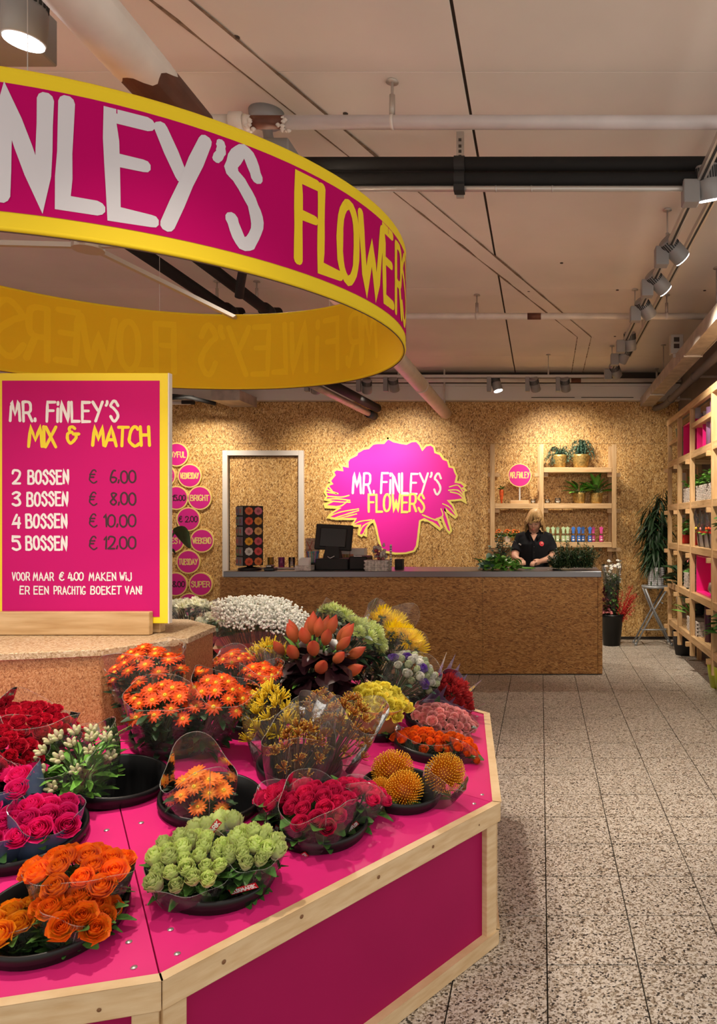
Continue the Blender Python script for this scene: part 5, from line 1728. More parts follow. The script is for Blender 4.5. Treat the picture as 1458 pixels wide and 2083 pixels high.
for z in (1.19, 1.13):
    part(sho, 'button', MB().lathe([(0, .003), (.005, 0)], 8, mx=Matrix.Translation(P(0, -.158 + (1.19 - z) * .12, z)) @ Matrix.Rotation(pi / 2, 4, 'X')), M['black'])
bd = MB().lathe([(0, 0.003), (.026, .002), (.028, -.006)], 14, mx=Matrix.Translation(P(.082, -.135, 1.222)) @ Matrix.Rotation(pi / 2 - .2, 4, 'X') @ Matrix.Rotation(.35, 4, 'Y'))
part(sho, 'badge', bd, mat('badge_red', (.62, .03, .05), .5), label='red and pink round badge on the chest')
part(sho, 'badge_print', MB().lathe([(0, 0.002), (.012, .0015)], 8, mx=Matrix.Translation(P(.086, -.141, 1.230)) @ Matrix.Rotation(pi / 2 - .2, 4, 'X')), mat('badge_pink', (.8, .25, .2), .5))
part(sho, 'name_tag', MB().box(-.018, .018, -.002, .002, -.006, .006, 0, Matrix.Translation(P(-.150, -.098, 1.215)) @ Matrix.Rotation(R(-45), 4, 'Z') @ Matrix.Rotation(R(20), 4, 'Y')), M['paper'])
tr = MB()
for s_ in (-1, 1):
    loft(tr, [(PX + s_ * .087, PY, .06, .062, .066), (PX + s_ * .088, PY + .01, .3, .068, .072), (PX + s_ * .09, PY, .5, .075, .08), (PX + s_ * .088, PY, .8, .095, .108), (PX + s_ * .075, PY, .93, .095, .115)])
me = remesh('trousers', tr, M['trousers'], .012, 3, wloc(wm))
link('trousers', me, wm)
for s_ in (-1, 1):
    sm = MB()
    loft(sm, [(PX + s_ * .09, PY - .05, 0, .05, .135), (PX + s_ * .09, PY - .05, .03, .05, .135), (PX + s_ * .09, PY - .03, .07, .046, .10), (PX + s_ * .088, PY + .01, .10, .045, .06)])
    part(wm, 'shoe', sm, M['black'], True)
    e = HP @ V((s_ * .029, -.078, .1275))
    ey = MB().lathe([(0, -.0055), (.010, -.003), (.012, 0), (.010, .003), (0, .0055)], 12, mx=Matrix.Translation(e) @ Matrix.Scale(.9, 4))
    o = part(wm, 'eye', ey, M['eye'], True)
    part(o, 'eyelid', MB().lathe([(.0125, -.001), (.012, .003), (.008, .0065), (0, .0075)], 12, e), M['skin'], True)
    part(o, 'lash', MB().tube([HP @ V((s_ * .017, -.0885, .1265)), HP @ V((s_ * .029, -.0905, .1245)), HP @ V((s_ * .042, -.0845, .1265))], .0021, 5), M['iris'], True)
    part(wm, 'eyebrow', MB().tube([HP @ V((s_ * .014, -.0915, .1435)), HP @ V((s_ * .03, -.0905, .1475)), HP @ V((s_ * .046, -.079, .1430))], .0026, 5), mat('eyebrow', (.22, .13, .07), .7), True)
lp = MB().tube([HP @ V((-.022, -.0905, .0695)), HP @ V((-.008, -.0985, .0735)), HP @ V((0, -.099, .072)), HP @ V((.008, -.0985, .0735)), HP @ V((.022, -.0905, .0695))], [.001, .0035, .003, .0035, .001], 6)
lp.tube([HP @ V((-.019, -.0905, .0665)), HP @ V((0, -.0985, .063)), HP @ V((.019, -.0905, .0665))], [.001, .0042, .001], 6)
part(wm, 'lips', lp, M['lips'], True)
hr = MB()
hcap = []
def cap_pt(u, v):
    an, el = 2 * pi * u, v * pi / 2 * 1.02
    x, y, z = cos(el) * sin(an), -cos(el) * cos(an), sin(el)
    return HP @ V((x * .084, y * .100 + .008, .150 + z * .118))
hr.grid(lambda u, v: cap_pt(u, v), 36, 10, wrap=True)
rh = random.Random(5)
for k in range(420):
    an = rh.uniform(0, 2 * pi)
    fr = max(0, cos(an))              # 1 at the face
    side = abs(sin(an))
    pts = []
    if fr > .62:                      # fringe, swept to one side
        end = .184 + .055 * sin(an) - rh.uniform(0, .03)
    elif fr > .40:
        end = .150 - rh.uniform(0, .06)
    elif fr > .2:
        end = .075 - rh.uniform(-.02, .045)
    else:
        end = .030 - rh.uniform(-.02, .05)
    part_x = .018
    n = 7
    for j in range(n):
        q = j / (n - 1)
        el = pi / 2 * (1 - q) ** .9
        z = .150 + sin(max(0, el)) * .121 if q < .62 else None
        a2 = an + (rh.uniform(-.08, .08)) + (.35 * (1 - fr) * 0 + (.25 * q if fr > .8 else 0))
        top = V((sin(a2) * cos(el) * .087 + part_x * (1 - q), -cos(a2) * cos(el) * .103 + .008, .150 + sin(el) * .121))
        if q > .55:
            w_ = (q - .55) / .45
            edge = V((sin(a2) * (.090 + .018 * sin(w_ * 2.6)), -cos(a2) * (.104 + .010 * sin(w_ * 2.6)) + .008, .150 + (end - .150) * w_))
            top = edge if w_ > 0 else top
        pts.append(HP @ top)
    if fr > .8:
        pts = pts[:]
    hr.tube(pts, [.003, .005, .0065, .007, .0065, .005, .0012], 5)
part(wm, 'hair', hr, M['hair'], True, label='blonde bob haircut with side-swept fringe')
# ---------------------------------------------------------------- pine shelving rack along the right wall
XF, XK = 1.44, 1.69
YP = [8.28, 7.69, 7.05, 6.16, 5.3]
ZR = [.36, .78, 1.22, 1.65, 2.13, 2.61]
rk = thing('shelving_rack', 'tall open pine shelving rack along the right wall', 'shelving', (1.56, 6.8, 0))
for y in YP:
    part(rk, 'front_post', MB().box(XF, XF + .045, y - .022, y + .022, .16, 2.61), M['pine'], bevel=.002)
    part(rk, 'rear_post', MB().box(XK - .045, XK, y - .022, y + .022, 0, 2.61), M['pine'], bevel=.002)
    for z in ZR[:-1]:
        part(rk, 'cross_rung', MB().box(XF - .035, XK, y + .023, y + .058, z - .115, z - .070), M['pinex'], bevel=.002)
for y0, y1, z in ((7.71, 8.26, 2.36), (6.18, 7.03, 2.40)):
    part(rk, 'extra_shelf', MB().box(XF + .01, XK, y0, y1, z - .045, z), M['piney'], bevel=.002)
for i, z in enumerate(ZR):
    part(rk, 'front_rail', MB().box(XF - .002 if z == 2.61 else XF + .046, XF + .086 if z < 2.6 else XF + .043, YP[-1] - .03, YP[0] + .05, z - .066, z), M['piney'], bevel=.002)
    part(rk, 'rear_rail', MB().box(XK - .09, XK - .046, YP[-1] - .03, YP[0] + .05, z - .066, z), M['piney'], bevel=.002)
    if i < 5:
        part(rk, 'shelf_slat', MB().box(XF + .095, XF + .135, YP[-1] - .03, YP[0] + .05, z - .03, z), M['piney'], bevel=.002)
    for y0, y1 in zip(YP[1:], YP[:-1]):
        if i < 5:
            part(rk, 'facing_rail', MB().box(XF + .004, XF + .042, y0 + .023, y1 - .023, z - .066, z - .0), M['piney'], bevel=.002)
rr = random.Random(21)


def crate(name, label, y0, y1, z0, z1):
    t = thing('pink_crate', label, 'crate', (XF + .12, (y0 + y1) / 2, z0), 'pink crates in the rack')
    x0, x1 = XF + .05, XK - .005
    th = .016
    part(t, 'side_board', MB().box(x0, x1, y0, y0 + th, z0, z1), M['pinkbox'], bevel=.002)
    part(t, 'side_board', MB().box(x0, x1, y1 - th, y1, z0, z1), M['pinkbox'], bevel=.002)
    part(t, 'bottom_board', MB().box(x0, x1, y0 + th, y1 - th, z0, z0 + th), M['pinkbox'], bevel=.002)
    part(t, 'top_board', MB().box(x0, x1, y0 + th, y1 - th, z1 - th, z1), M['pinkbox'], bevel=.002)
    part(t, 'back_board', MB().box(x1 - .008, x1, y0 + th, y1 - th, z0 + th, z1 - th), M['pinkbox'])
    return t
crate('a', 'open pink crate on the upper shelf of the rack, beside the sage pot', 7.10, 7.64, ZR[4], ZR[4] + .33)
crate('b', 'pink crate with its side showing behind the two lilac cylinders', 6.72, 6.98, ZR[4], ZR[4] + .30)
crate('c', 'open pink crate holding a silver bottle and bowl, lower middle of the rack', 6.22, 7.0, ZR[1], ZR[1] + .36)
crate('d', 'pink crate at the picture edge beside the crate with the silver bottle', 5.45, 6.1, ZR[1], ZR[1] + .34)
def vase(name, label, x, y, z, prof, m, cat='vase', group=None, seg=26):
    t = thing(name, label, cat, (x, y, z), group)
    part(t, 'vase_body', MB().lathe(prof, seg, (x, y, z)), M[m], True)
    return t
XM = XF + .15
def potv(r, h): return [(0, 0), (r * .72, 0), (r * .9, h * .5), (r, h), (r - .008, h), (r * .8, h * .5), (r * .6, .02), (0, .02)]
vase('plant_pot', 'tall sage green pot at the far end of the rack, upper shelf', XM, 7.96, ZR[4], potv(.12, .34), 'sage', 'pot')
vase('plant_pot', 'small white pot above the pink crate near the top of the rack', XM, 7.38, ZR[4] + .331, potv(.075, .14), 'whitep', 'pot', 'white pots high in the rack')
vase('plant_pot', 'second white pot on the extra shelf near the top of the rack', XM + .03, 6.98, 2.401, potv(.07, .11), 'whitep', 'pot', 'white pots high in the rack')
def cyl(r, h): return [(0, 0), (r, 0), (r, h), (r - .006, h), (r - .006, .02), (0, .02)]
vase('lilac_vase', 'shorter lilac metallic cylinder vase in the upper rack', XF + .10, 6.58, ZR[4], cyl(.05, .36), 'lilac', 'vase', 'lilac cylinder vases')
vase('lilac_vase', 'taller lilac metallic cylinder vase in the upper rack, nearest post', XF + .115, 6.40, ZR[4], cyl(.07, .42), 'lilac', 'vase', 'lilac cylinder vases')
vase('dark_vase', 'dark plum vase at the picture edge on the upper rack', XM, 5.92, ZR[4], cyl(.08, .34), 'glassp', 'vase')
t = thing('glass_jar', 'tall clear glass jar on top of the rack at the picture edge', 'jar', (XM, 5.85, 2.61))
part(t, 'jar_body', MB().lathe([(0, 0), (.09, 0), (.10, .2), (.07, .35), (.065, .35), (.09, .2), (.08, .01), (0, .01)], 26, (XM, 5.85, 2.611)), M['glassc'], True)

def basket(label, y0, y1, z, h, group=None):
    t = thing('wicker_basket', label, 'basket', (XM, (y0 + y1) / 2, z), group)
    wicker_box(t, XF + .05, XF + .22, y0, y1, z, z + h)
    return t
def plant(label, y, z, rad, h, n, m='green', L=.07, W=.045, pot=None, flo=None, nfl=0, x=XM, up=.6, cat='potted plant', group=None):
    t = thing('leafy_plant', label, cat, (x, y, z), group)
    z1 = z
    if pot:
        pr, ph, pm = pot
        part(t, 'pot', pot_mb((x, y, z), pr, ph, .8), M[pm], True)
        z1 = z + ph - .02
    lv = bushy((x, y, z1), rad, h, n, L, W, rr, up)
    for p in lv.v:
        if p.x > 1.70: p.x = 1.70 - (p.x - 1.70) * .3
    part(t, 'leaves', lv, M[m], True)
    for k in range(nfl):
        d = rdir(rr, .1, 1)
        c = V((x + d.x * rad * 1.1, y + d.y * rad * 1.1, z1 + h * (.5 + .7 * d.z)))
        part(t, 'blossom', MB().lathe([(0, -.008), (.017, 0), (.010, .010), (0, .011)], 7, mx=Matrix.Translation(c) @ frame(d)), flo, True)
    return t
whf = mat('blossom_white', (.75, .72, .65), .6); pkf = mat('blossom_pink', (.75, .25, .25), .6); orf = mat('blossom_orange', (.80, .13, .02), .6); rdf = mat('blossom_red', (.55, .03, .05), .6); yef = mat('blossom_yellow', (.8, .5, .03), .6)
basket('far white wicker basket with green plants on the middle shelf of the rack', 7.08, 7.62, ZR[3], .15, 'white baskets on the middle rack shelf')
basket('near white wicker basket with green plants on the middle shelf of the rack', 6.35, 7.0, ZR[3], .15, 'white baskets on the middle rack shelf')
for y, lb, n in ((7.5, 'light green plant trailing over the far end of the far white basket', 0), (7.22, 'green plant standing in the far white basket', 0), (6.82, 'bright green plant in the near white basket beside the post', 0), (6.5, 'green plant with a few white blossoms in the near white basket', 5)):
    plant(lb, y, ZR[3] + .152, .10, .13, 60, 'greenl', .055, .04, None, whf, n, XF + .13)
plant('green and white variegated plant at the far end of the third shelf', 7.95, ZR[2], .09, .2, 60, 'greenl', .07, .04, (.06, .10, 'red'), None, 0)
plant('dark green plant in a red pot on the third shelf', 7.42, ZR[2], .10, .24, 70, 'green', .10, .05, (.075, .16, 'red'), whf, 0)
plant('plant in a white square-looking pot on the third shelf', 7.18, ZR[2], .08, .22, 50, 'greend', .10, .045, (.055, .12, 'whitep'), None, 0)
for k, (y, f_, lb) in enumerate(((6.92, yef, 'wrapped gift plant with yellow flowers on the third shelf'), (6.70, pkf, 'wrapped gift plant with pink flowers on the third shelf'), (6.48, orf, 'wrapped gift plant with large orange flowers on the third shelf'), (6.30, rdf, 'wrapped gift plant with red flowers on the third shelf beside the post'))):
    x = XF + .12
    t = plant(lb, y, ZR[2], .085, .10, 30, 'greenl', .05, .03, (.06, .13, 'whitep'), f_, 16, x, .6, 'gift plant', 'wrapped gift plants')
    part(t, 'clear_wrap', MB().lathe([(.065, .0), (.08, .1), (.115, .28), (.10, .36), (.125, .40)], 14, (x, y, ZR[2])), M['film'], True)
    part(t, 'ribbon', MB().lathe([(.085, .13), (.09, .145), (.085, .16)], 16, (x, y, ZR[2])), M['red'], True)
plant('dark glossy plant at the picture edge on the third shelf', 5.95, ZR[2] + .0, .13, .26, 60, 'green', .11, .07, (.09, .17, 'sage'))
basket('white wicker basket with pink potted flowers on the fourth shelf', 7.10, 7.6, ZR[1], .16)
plant('plant with pink blossoms in the basket on the fourth shelf', 7.3, ZR[1] + .162, .10, .14, 60, 'green', .07, .06, None, pkf, 14, XF + .13)
vase('glass_vase', 'grey glass vase behind the pink-flowered basket', XK - .1, 7.35, ZR[1] + .001, cyl(.06, .40), 'silver', 'vase')
t = vase('silver_bottle', 'small silver bottle standing in the open pink crate', XF + .14, 6.62, ZR[1] + .017, [(0, 0), (.04, 0), (.045, .09), (.018, .14), (.014, .22), (.018, .235), (0, .235)], 'silver', 'bottle')
t = vase('silver_bowl', 'round silver bowl with a pale flower head in the open pink crate', XF + .13, 6.42, ZR[1] + .017, [(0, 0), (.06, 0), (.10, .06), (.09, .12), (.07, .13), (.065, .125), (.08, .06), (0, .03)], 'silver', 'bowl')
part(t, 'flower_head', bushy((XF + .13, 6.42, ZR[1] + .13), .05, .09, 50, .04, .03, rr), M['greenb'], True)
plant('large-leaved dark plant hanging at the far end of the low shelf', 7.95, ZR[0] + .2, .14, .3, 40, 'greend', .16, .08, (.07, .2, 'wicker'), None, 0, XF + .10)
plant('dark trailing plant behind the post on the low shelf', 7.4, ZR[0] + .15, .12, .22, 40, 'greend', .13, .06, (.07, .12, 'blackm'))
basket('grey wicker basket with grassy leaves on the lowest shelf', 6.95, 7.45, ZR[0], .14)
plant('grassy yellow-green leaves in the lowest basket', 7.5, ZR[0] + .142, .08, .06, 26, 'greenl', .2, .025, None, None, 0, XF + .12, .8)
vase('purple_vase', 'tall slim purple glass vase on the lowest shelf', XF + .09, 6.66, ZR[0], cyl(.036, .37), 'glassp', 'vase')
vase('purple_vase_inner', 'tall rose-brown glass vase beside the purple one on the lowest shelf', XF + .09, 6.34, ZR[0], cyl(.04, .40), 'glassr', 'vase').name = 'rose_vase'
plant('broad-leaved plant at the picture edge on the lowest shelf', 5.98, ZR[0] - .0, .14, .30, 46, 'green', .15, .07, (.09, .16, 'wicker'), None, 0, XF + .10)
vase('black_pot', 'black pot on the floor under the far end of the rack', XF + .13, 8.0, 0, potv(.13, .26), 'blackm', 'pot')
vase('lime_pot', 'lime green pot on the floor under the rack, the farther one', XF + .14, 6.42, 0, potv(.12, .24), 'lime', 'pot', 'lime pots on the floor')
vase('lime_pot', 'lime green pot on the floor under the rack, the nearer one', XF + .13, 6.12, 0, potv(.12, .24), 'lime', 'pot', 'lime pots on the floor')

# ---------------------------------------------------------------- folding stool with the tall plant
QX, QY = 1.385 - .02, 8.68
st_ = thing('folding_stool', 'grey steel folding stool under the white pot against the back wall', 'stool', (QX, QY, 0))
part(st_, 'seat', MB().lathe([(0, .672), (.165, .672), (.17, .68), (.17, .70), (0, .702)], 28, (QX, QY, 0)), M['stool'], True)
for s_ in (-1, 1):
    y = QY + s_ * .13
    part(st_, 'leg', MB().tube([(QX - .14, y, .67), (QX - .04, y, .42), (QX + .17, y - .0, .012)], .0115, 8), M['stool'], True)
    part(st_, 'leg', MB().tube([(QX + .12, y * 1.0 - s_ * .03, .67), (QX - .03, y - s_ * .03, .42), (QX - .25, y - s_ * .03, .012)], .0115, 8), M['stool'], True)
    for x, yy in ((QX + .17, y), (QX - .25, y - s_ * .03)):
        part(st_, 'foot', MB().tube([(x, yy, 0), (x, yy, .035)], .016, 8), M['stool'], True)
part(st_, 'cross_bar', MB().tube([(QX + .10, QY - .13, .19), (QX + .10, QY + .13, .19)], .008, 8), M['stool'], True)
part(st_, 'cross_bar', MB().tube([(QX - .17, QY - .10, .18), (QX - .17, QY + .10, .18)], .008, 8), M['stool'], True)
part(st_, 'cross_bar', MB().tube([(QX + .06, QY - .13, .5), (QX + .06, QY + .1, .5)], .008, 8), M['stool'], True)
part(st_, 'cross_bar', MB().tube([(QX - .17, QY - .13, .19), (QX + .10, QY - .13, .19)], .008, 8), M['stool'], True)
zp = .703
t = thing('tall_plant', 'tall dark plant with drooping narrow leaves in a ribbed white pot on the stool', 'potted plant', (QX, QY, zp))
part(t, 'pot', pot_mb((QX, QY, zp), .112, .215, .80, ribs=9), M['whitep'], True)
part(t, 'soil', MB().lathe([(0, .19), (.095, .19)], 20, (QX, QY, zp)), M['soil'])
a, sm = MB(), MB()
for k in range(5):
    an = k * 1.26
    pts = [V((QX + .02 * cos(an), QY + .02 * sin(an), zp + .19))]
    for j in range(1, 8):
        q = j / 7
        pts.append(V((QX + cos(an) * (.02 + .07 * q) + .01 * sin(j), QY + sin(an) * (.02 + .05 * q), zp + .19 + q * (.95 - .1 * k))))
    sm.tube(pts, [.010 - .001 * j for j in range(8)], 6)
    for j in range(1, 8):
        for s_ in range(20):
            p = pts[j - 1].lerp(pts[j], rr.random())
            az = rr.uniform(0, 2 * pi)
            d = V((cos(az), sin(az) * .6, rr.uniform(-.7, .25)))
            add_leaf(a, p + d * .02, d, rr.uniform(.14, .24), rr.uniform(.018, .028), .85, rr.uniform(-.4, .4), .12, 5)
part(t, 'stems', sm, M['brownst'], True, kind='stuff')
part(t, 'leaves', a, M['greend'], True, kind='stuff')

# bucket of cut stems at the counter's right end
BX, BY = .835, 8.62
t = thing('floor_bucket', 'black bucket on the floor at the right end of the counter', 'bucket', (BX, BY, 0))
part(t, 'bucket_body', MB().lathe([(0, 0), (.10, 0), (.135, .33), (.148, .335), (.148, .37), (.138, .372), (.13, .34), (.095, .02), (0, .02)], 30, (BX, BY, 0)), M['bucket'], True)
def stems_to(mb, base, tops, r=.0022):
    for e in tops:
        mb.tube([base + V((rr.uniform(-.03, .03), rr.uniform(-.03, .03), 0)), base.lerp(e, .6) + V((0, 0, .02)), e], r, 4, cap=False)
t = thing('chrysanthemum_bunch', 'tall bunch of white chrysanthemums in the floor bucket', 'flowers', (BX, BY, .1))
tops = [V((BX + .01 + rr.uniform(-.10, .10), BY + rr.uniform(-.08, .05), .72 + rr.uniform(0, .28))) for _ in range(44)]
sm = MB(); stems_to(sm, V((BX, BY, .1)), tops)
part(t, 'stems', sm, M['stem'], kind='stuff')
fol = MB()
for _ in range(260):
    q = rr.random(); add_leaf(fol, V((BX + rr.uniform(-.06, .07), BY + rr.uniform(-.06, .04), .3 + .5 * q)), rdir(rr, -.2, 1), .08, .03, .3, 0, n=2)
part(t, 'leaves', fol, M['green'], True, kind='stuff')
wmb = MB()
for k in range(22):
    an = 2 * pi * k / 11 + (k // 11) * .28
    add_leaf(wmb, V((cos(an), sin(an), 0)) * .003, V((cos(an), sin(an), .15 + .35 * (k // 11))), .019, .0085, .2, 0, n=2)
wmb.lathe([(0, .008), (.005, .006), (.006, .001)], 8, mi=1)
wm_ = wmb.mesh('flower_head', [M['wtxt'], M['lime']])
for e in tops:
    o = link('flower_head', wm_, t, e - V((BX, BY, .1))); o.rotation_euler = (rr.uniform(-.6, .9), rr.uniform(-.6, .6), 0)
part(t, 'clear_wrap', MB().lathe([(.05, .2), (.10, .75), (.125, .95)], 12, (BX, BY, 0)), M['film'])
t = thing('berry_branches', 'bright red twiggy branches in the floor bucket', 'flowers', (BX + .08, BY - .03, .1))
a, b = MB(), MB()
for k in range(26):
    e = V((BX + .12 + rr.uniform(-.06, .16), BY - .05 + rr.uniform(-.06, .06), .42 + rr.uniform(0, .30)))
    s0 = V((BX + .07, BY - .03, .2))
    a.tube([s0, s0.lerp(e, .5) + V((0, 0, .03)), e], .003, 5)
    for j in range(22):
        p = s0.lerp(e, rr.uniform(.4, 1)) + rdir(rr) * .02
        b.lathe([(0, -.006), (.007, 0), (0, .006)], 5, p)
part(t, 'branches', a, M['red'], kind='stuff')
part(t, 'berries', b, M['red'], kind='stuff')
t = thing('dark_foliage_bunch', 'bunch of dark burgundy foliage at the left of the floor bucket', 'flowers', (BX - .09, BY, .1))
part(t, 'leaves', bushy((BX - .09, BY - .02, .34), .09, .30, 90, .07, .045, rr, .7), mat('dark_red_leaf', (.12, .02, .03), .5), True)
t = thing('pink_bunch', 'low pale pink flowers at the front of the floor bucket', 'flowers', (BX - .05, BY - .08, .1))
sm = MB(); stems_to(sm, V((BX - .04, BY - .05, .1)), [V((BX - .06, BY - .09, .36))]); part(t, 'stems', sm, M['stem'])
for k in range(16):
    d = rdir(rr, .0, 1)
    part(t, 'blossom', MB().lathe([(0, -.012), (.022, 0), (.016, .014), (0, .012)], 9, V((BX - .06 + d.x * .06, BY - .085 + d.y * .03, .37 + d.z * .035))), pkf, True)
# ---------------------------------------------------------------- flower heads (each kind once per colour; copies share the mesh)
rf = random.Random(99)


def cup_petal(mb, an, rb, rm, rt, h, wd, nu=4, nv=4, roll=0.0, ruf=.0, mi=0, r=rf, t0=0.0):
    """one rose petal: radius rb at the foot, rm at the belly, rt at the lip; roll = lip rolled out and down"""
    ph = r.uniform(0, 6)
    def fn(u, v):
        c = abs(2 * u - 1)
        a = an + (u - .5) * 2 * wd * (.45 + .55 * sin(min(1, v * .8 + .1) * pi / 2))
        rad = rb + (rm - rb) * sin(min(1, v * 1.6) * pi / 2) + (rt - rm) * max(0, (v - .45) / .55) ** 1.5
        rad += ruf * sin(u * 9 + ph) * v * v
        z = h * v * (1 - .16 * c ** 2.5 * v) - roll * max(0, v - .7) * 3.2 + ruf * .8 * sin(u * 11 + ph * 2) * v * v
        return (rad * cos(a), rad * sin(a), z)
    mb.grid(fn, nu, nv, mi, lambda u, v: t0 + (1 - t0) * v ** 1.4)


def rose_mesh(name, m, size=.03, open_=.5, tall=1.0, ruf=.0, calyx='green', seed=0):
    r = random.Random(seed)
    a = MB()
    h = size * 1.45 * tall
    # spiral heart, then rings of petals; the inner ones close over, the outer ones roll back
    lay = [(2, .10, .15, .10, 1.00, 1.9, 0), (3, .14, .27, .22, 1.00, 1.3, 0), (3, .18, .40, .35, .98, 1.25, 0), (4, .2, .54, .50, .94, 1.0, 0),
           (4, .22, .70, .72, .88, .95, .04), (5, .24, .86, .86 + .14 * open_, .80, .78, .10 * open_), (5, .24, .92, .95 + .32 * open_, .70, .76, .20 * open_)]
    for li, (n, rb, rm, rt, hh, wd, roll) in enumerate(lay):
        for k in range(n):
            cup_petal(a, 2 * pi * k / n + li * .9 + r.uniform(-.2, .2), size * rb, size * rm * r.uniform(.95, 1.05), size * rt * r.uniform(.93, 1.07), h * hh * r.uniform(.95, 1.04), wd, 4, 4, size * roll, ruf * (.3 + li * .15), 0, r, .25 if li < 3 else 0)
    a.lathe([(0, size * .55 * tall), (size * .30, size * .45 * tall), (size * .55, size * .12)], 10, mi=0)
    a.lathe([(0, -size * .14), (size * .20, -.06 * size), (size * .30, size * .10)], 10, mi=1)
    for k in range(5):
        add_leaf(a, V((0, 0, -size * .05)), V((cos(k * 1.257), sin(k * 1.257), .25)), size * .8, size * .2, .4, 0, n=2, mi=1)
    a.tube([(0, 0, -size * .05), (0, 0, -size * 2.2)], size * .07, 5, 1)
    return a.mesh(name, [m, M[calyx]])


def daisy_mesh(name, m, size=.028, n=15, disc='disc_yellow'):
    r = random.Random(n)
    a = MB()
    for ring, (k_n, L, lift) in enumerate(((n, 1.0, .10), (n - 3, .78, .32))):
        for k in range(k_n):
            an = 2 * pi * k / k_n + ring * .2 + r.uniform(-.06, .06)
            d = V((cos(an), sin(an), lift + r.uniform(-.1, .12)))
            mx = Matrix.Translation(V((cos(an), sin(an), 0)) * size * .15 + V((0, 0, .001 * ring))) @ d.to_track_quat('X', 'Z').to_matrix().to_4x4()
            vs, fs, ts = leaf_vs(size * .88 * L, size * .33, .18, .12, 3)
            a.add(vs, fs, ts, 0, mx)
    a.lathe([(0, size * .26), (size * .12, size * .24), (size * .22, size * .16), (size * .24, size * .05)], 10, mi=1)
    a.lathe([(0, size * .30), (size * .07, size * .28), (size * .09, size * .22)], 8, mi=2)
    a.tube([(0, 0, 0), (0, 0, -size * 1.6)], size * .05, 4, 3)
    return a.mesh(name, [m, M[disc], M['disc_green'], M['stem']])


def spider_mesh(name, m, size=.05, n=90, wd=.055, elmin=-.25, hook=.15, seed=1, core=None):
    r = random.Random(seed)
    a = MB()
    for k in range(n):
        d = rdir(r, elmin, 1)
        L = size * r.uniform(.8, 1.05)
        s_ = d.cross(V((0, 0, 1)))
        s_ = s_.normalized() if s_.length > .01 else V((1, 0, 0))
        w_ = size * wd
        pts = [d * size * .15, d * L * .6 + V((0, 0, size * .03)), d * L * .92 + V((0, 0, size * hook * .6)), d * L + V((0, 0, size * hook)) - d * size * .02]
        vs, ts = [], []
        for i, p in enumerate(pts):
            k_ = (.8, 1, .9, .5)[i]
            vs += [p - s_ * w_ * k_, p + s_ * w_ * k_]; ts += [i / 3, i / 3]
        a.add(vs, [(0, 1, 3, 2), (2, 3, 5, 4), (4, 5, 7, 6)], ts)
    a.lathe([(0, -size * .3), (size * .3, -size * .15), (size * .34, size * .1), (0, size * .3)], 8, mi=1)
    a.tube([(0, 0, -size * .2), (0, 0, -size * 1.8)], size * .05, 4, 1)
    return a.mesh(name, [m, M[core or 'stem']])


def pincushion_mesh(name, size=.062):
    r = random.Random(4)
    a = MB()
    N_ = 420
    for k in range(N_):
        z = 1 - 1.45 * (k + .5) / N_
        an = k * 2.39996; q = sqrt(max(0, 1 - z * z))
        d = V((q * cos(an), q * sin(an), z))
        s_ = d.cross(V((0, 0, 1))); s_ = s_.normalized() if s_.length > .01 else V((1, 0, 0))
        up = V((0, 0, 1)) * (.35 * q)
        p0, p1, p2 = d * size * .35, d * size * .80 + up * size * .12, d * size * r.uniform(.94, 1.04) + up * size * .42
        a.tube([p0, p1, p2], [size * .018, size * .016, size * .013], 3, cap=False)
        a.lathe([(0, -size * .03), (size * .034, 0), (0, size * .035)], 4, p2, mi=1)
    a.lathe([(0, -size * .35), (size * .42, -size * .2), (size * .5, size * .1), (size * .3, size * .42), (0, size * .5)], 12, mi=2)
    a.tube([(0, 0, -size * .2), (0, 0, -size * 1.6)], size * .09, 6, 3)
    return a.mesh(name, [M['pin'], M['pin_tip'], M['pin_core'], M['stem']])


def narcissus_mesh(name, m, mc, size=.03):
    r = random.Random(2)
    a = MB()
    for k in range(6):
        an = 2 * pi * k / 6
        add_leaf(a, V((cos(an), sin(an), 0)) * size * .1, V((cos(an), sin(an), .25)), size, size * .75, .15, 0, n=3)
    a.lathe([(size * .15, 0), (size * .3, size * .3), (size * .36, size * .4), (size * .30, size * .4), (size * .2, size * .1)], 10, mi=1)
    a.tube([(0, 0, 0), (0, 0, -size)], size * .06, 4, 2)
    return a.mesh(name, [m, mc, M['stem']])


def paw_mesh(name, m, m2, size=.04, seed=3):
    """kangaroo paw sprig: a fan of curved fuzzy fingers"""
    r = random.Random(seed)
    a = MB()
    for k in range(17):
        d = rdir(r, .1, 1)
        p1 = d * size * r.uniform(.5, .8) + V((0, 0, size * .15))
        p2 = p1 + (d + V((0, 0, r.uniform(.1, .8)))) * size * .4
        a.tube([d * size * .1, p1, p2], [size * .035, size * .085, size * .06], 5, t=1)
        for j in range(3):
            e = p2 + (d + rdir(r) * .8).normalized() * size * .2
            a.tube([p2, e], size * .04, 3, 1, t=0)
    a.tube([(0, 0, size * .1), (0, 0, -size * 1.5)], size * .05, 4, 2)
    return a.mesh(name, [m, m2, M['brownst']])


def lily_bud_mesh(name, m, size=.06):
    a = MB()
    for k in range(3):
        an0 = 2 * pi * k / 3
        def fn(u, v):
            an = an0 + (u - .5) * 2.3
            rad = size * .30 * sin(min(1, v * 1.0 + .06) * pi) ** .75 * (1 + .12 * cos((u - .5) * pi))
            return (rad * cos(an), rad * sin(an), size * 1.5 * v)
        a.grid(fn, 6, 7, 0, lambda u, v: v)
    a.tube([(0, 0, 0), (0, 0, -size * .7)], size * .06, 6, 1)
    return a.mesh(name, [m, M['greenl']])


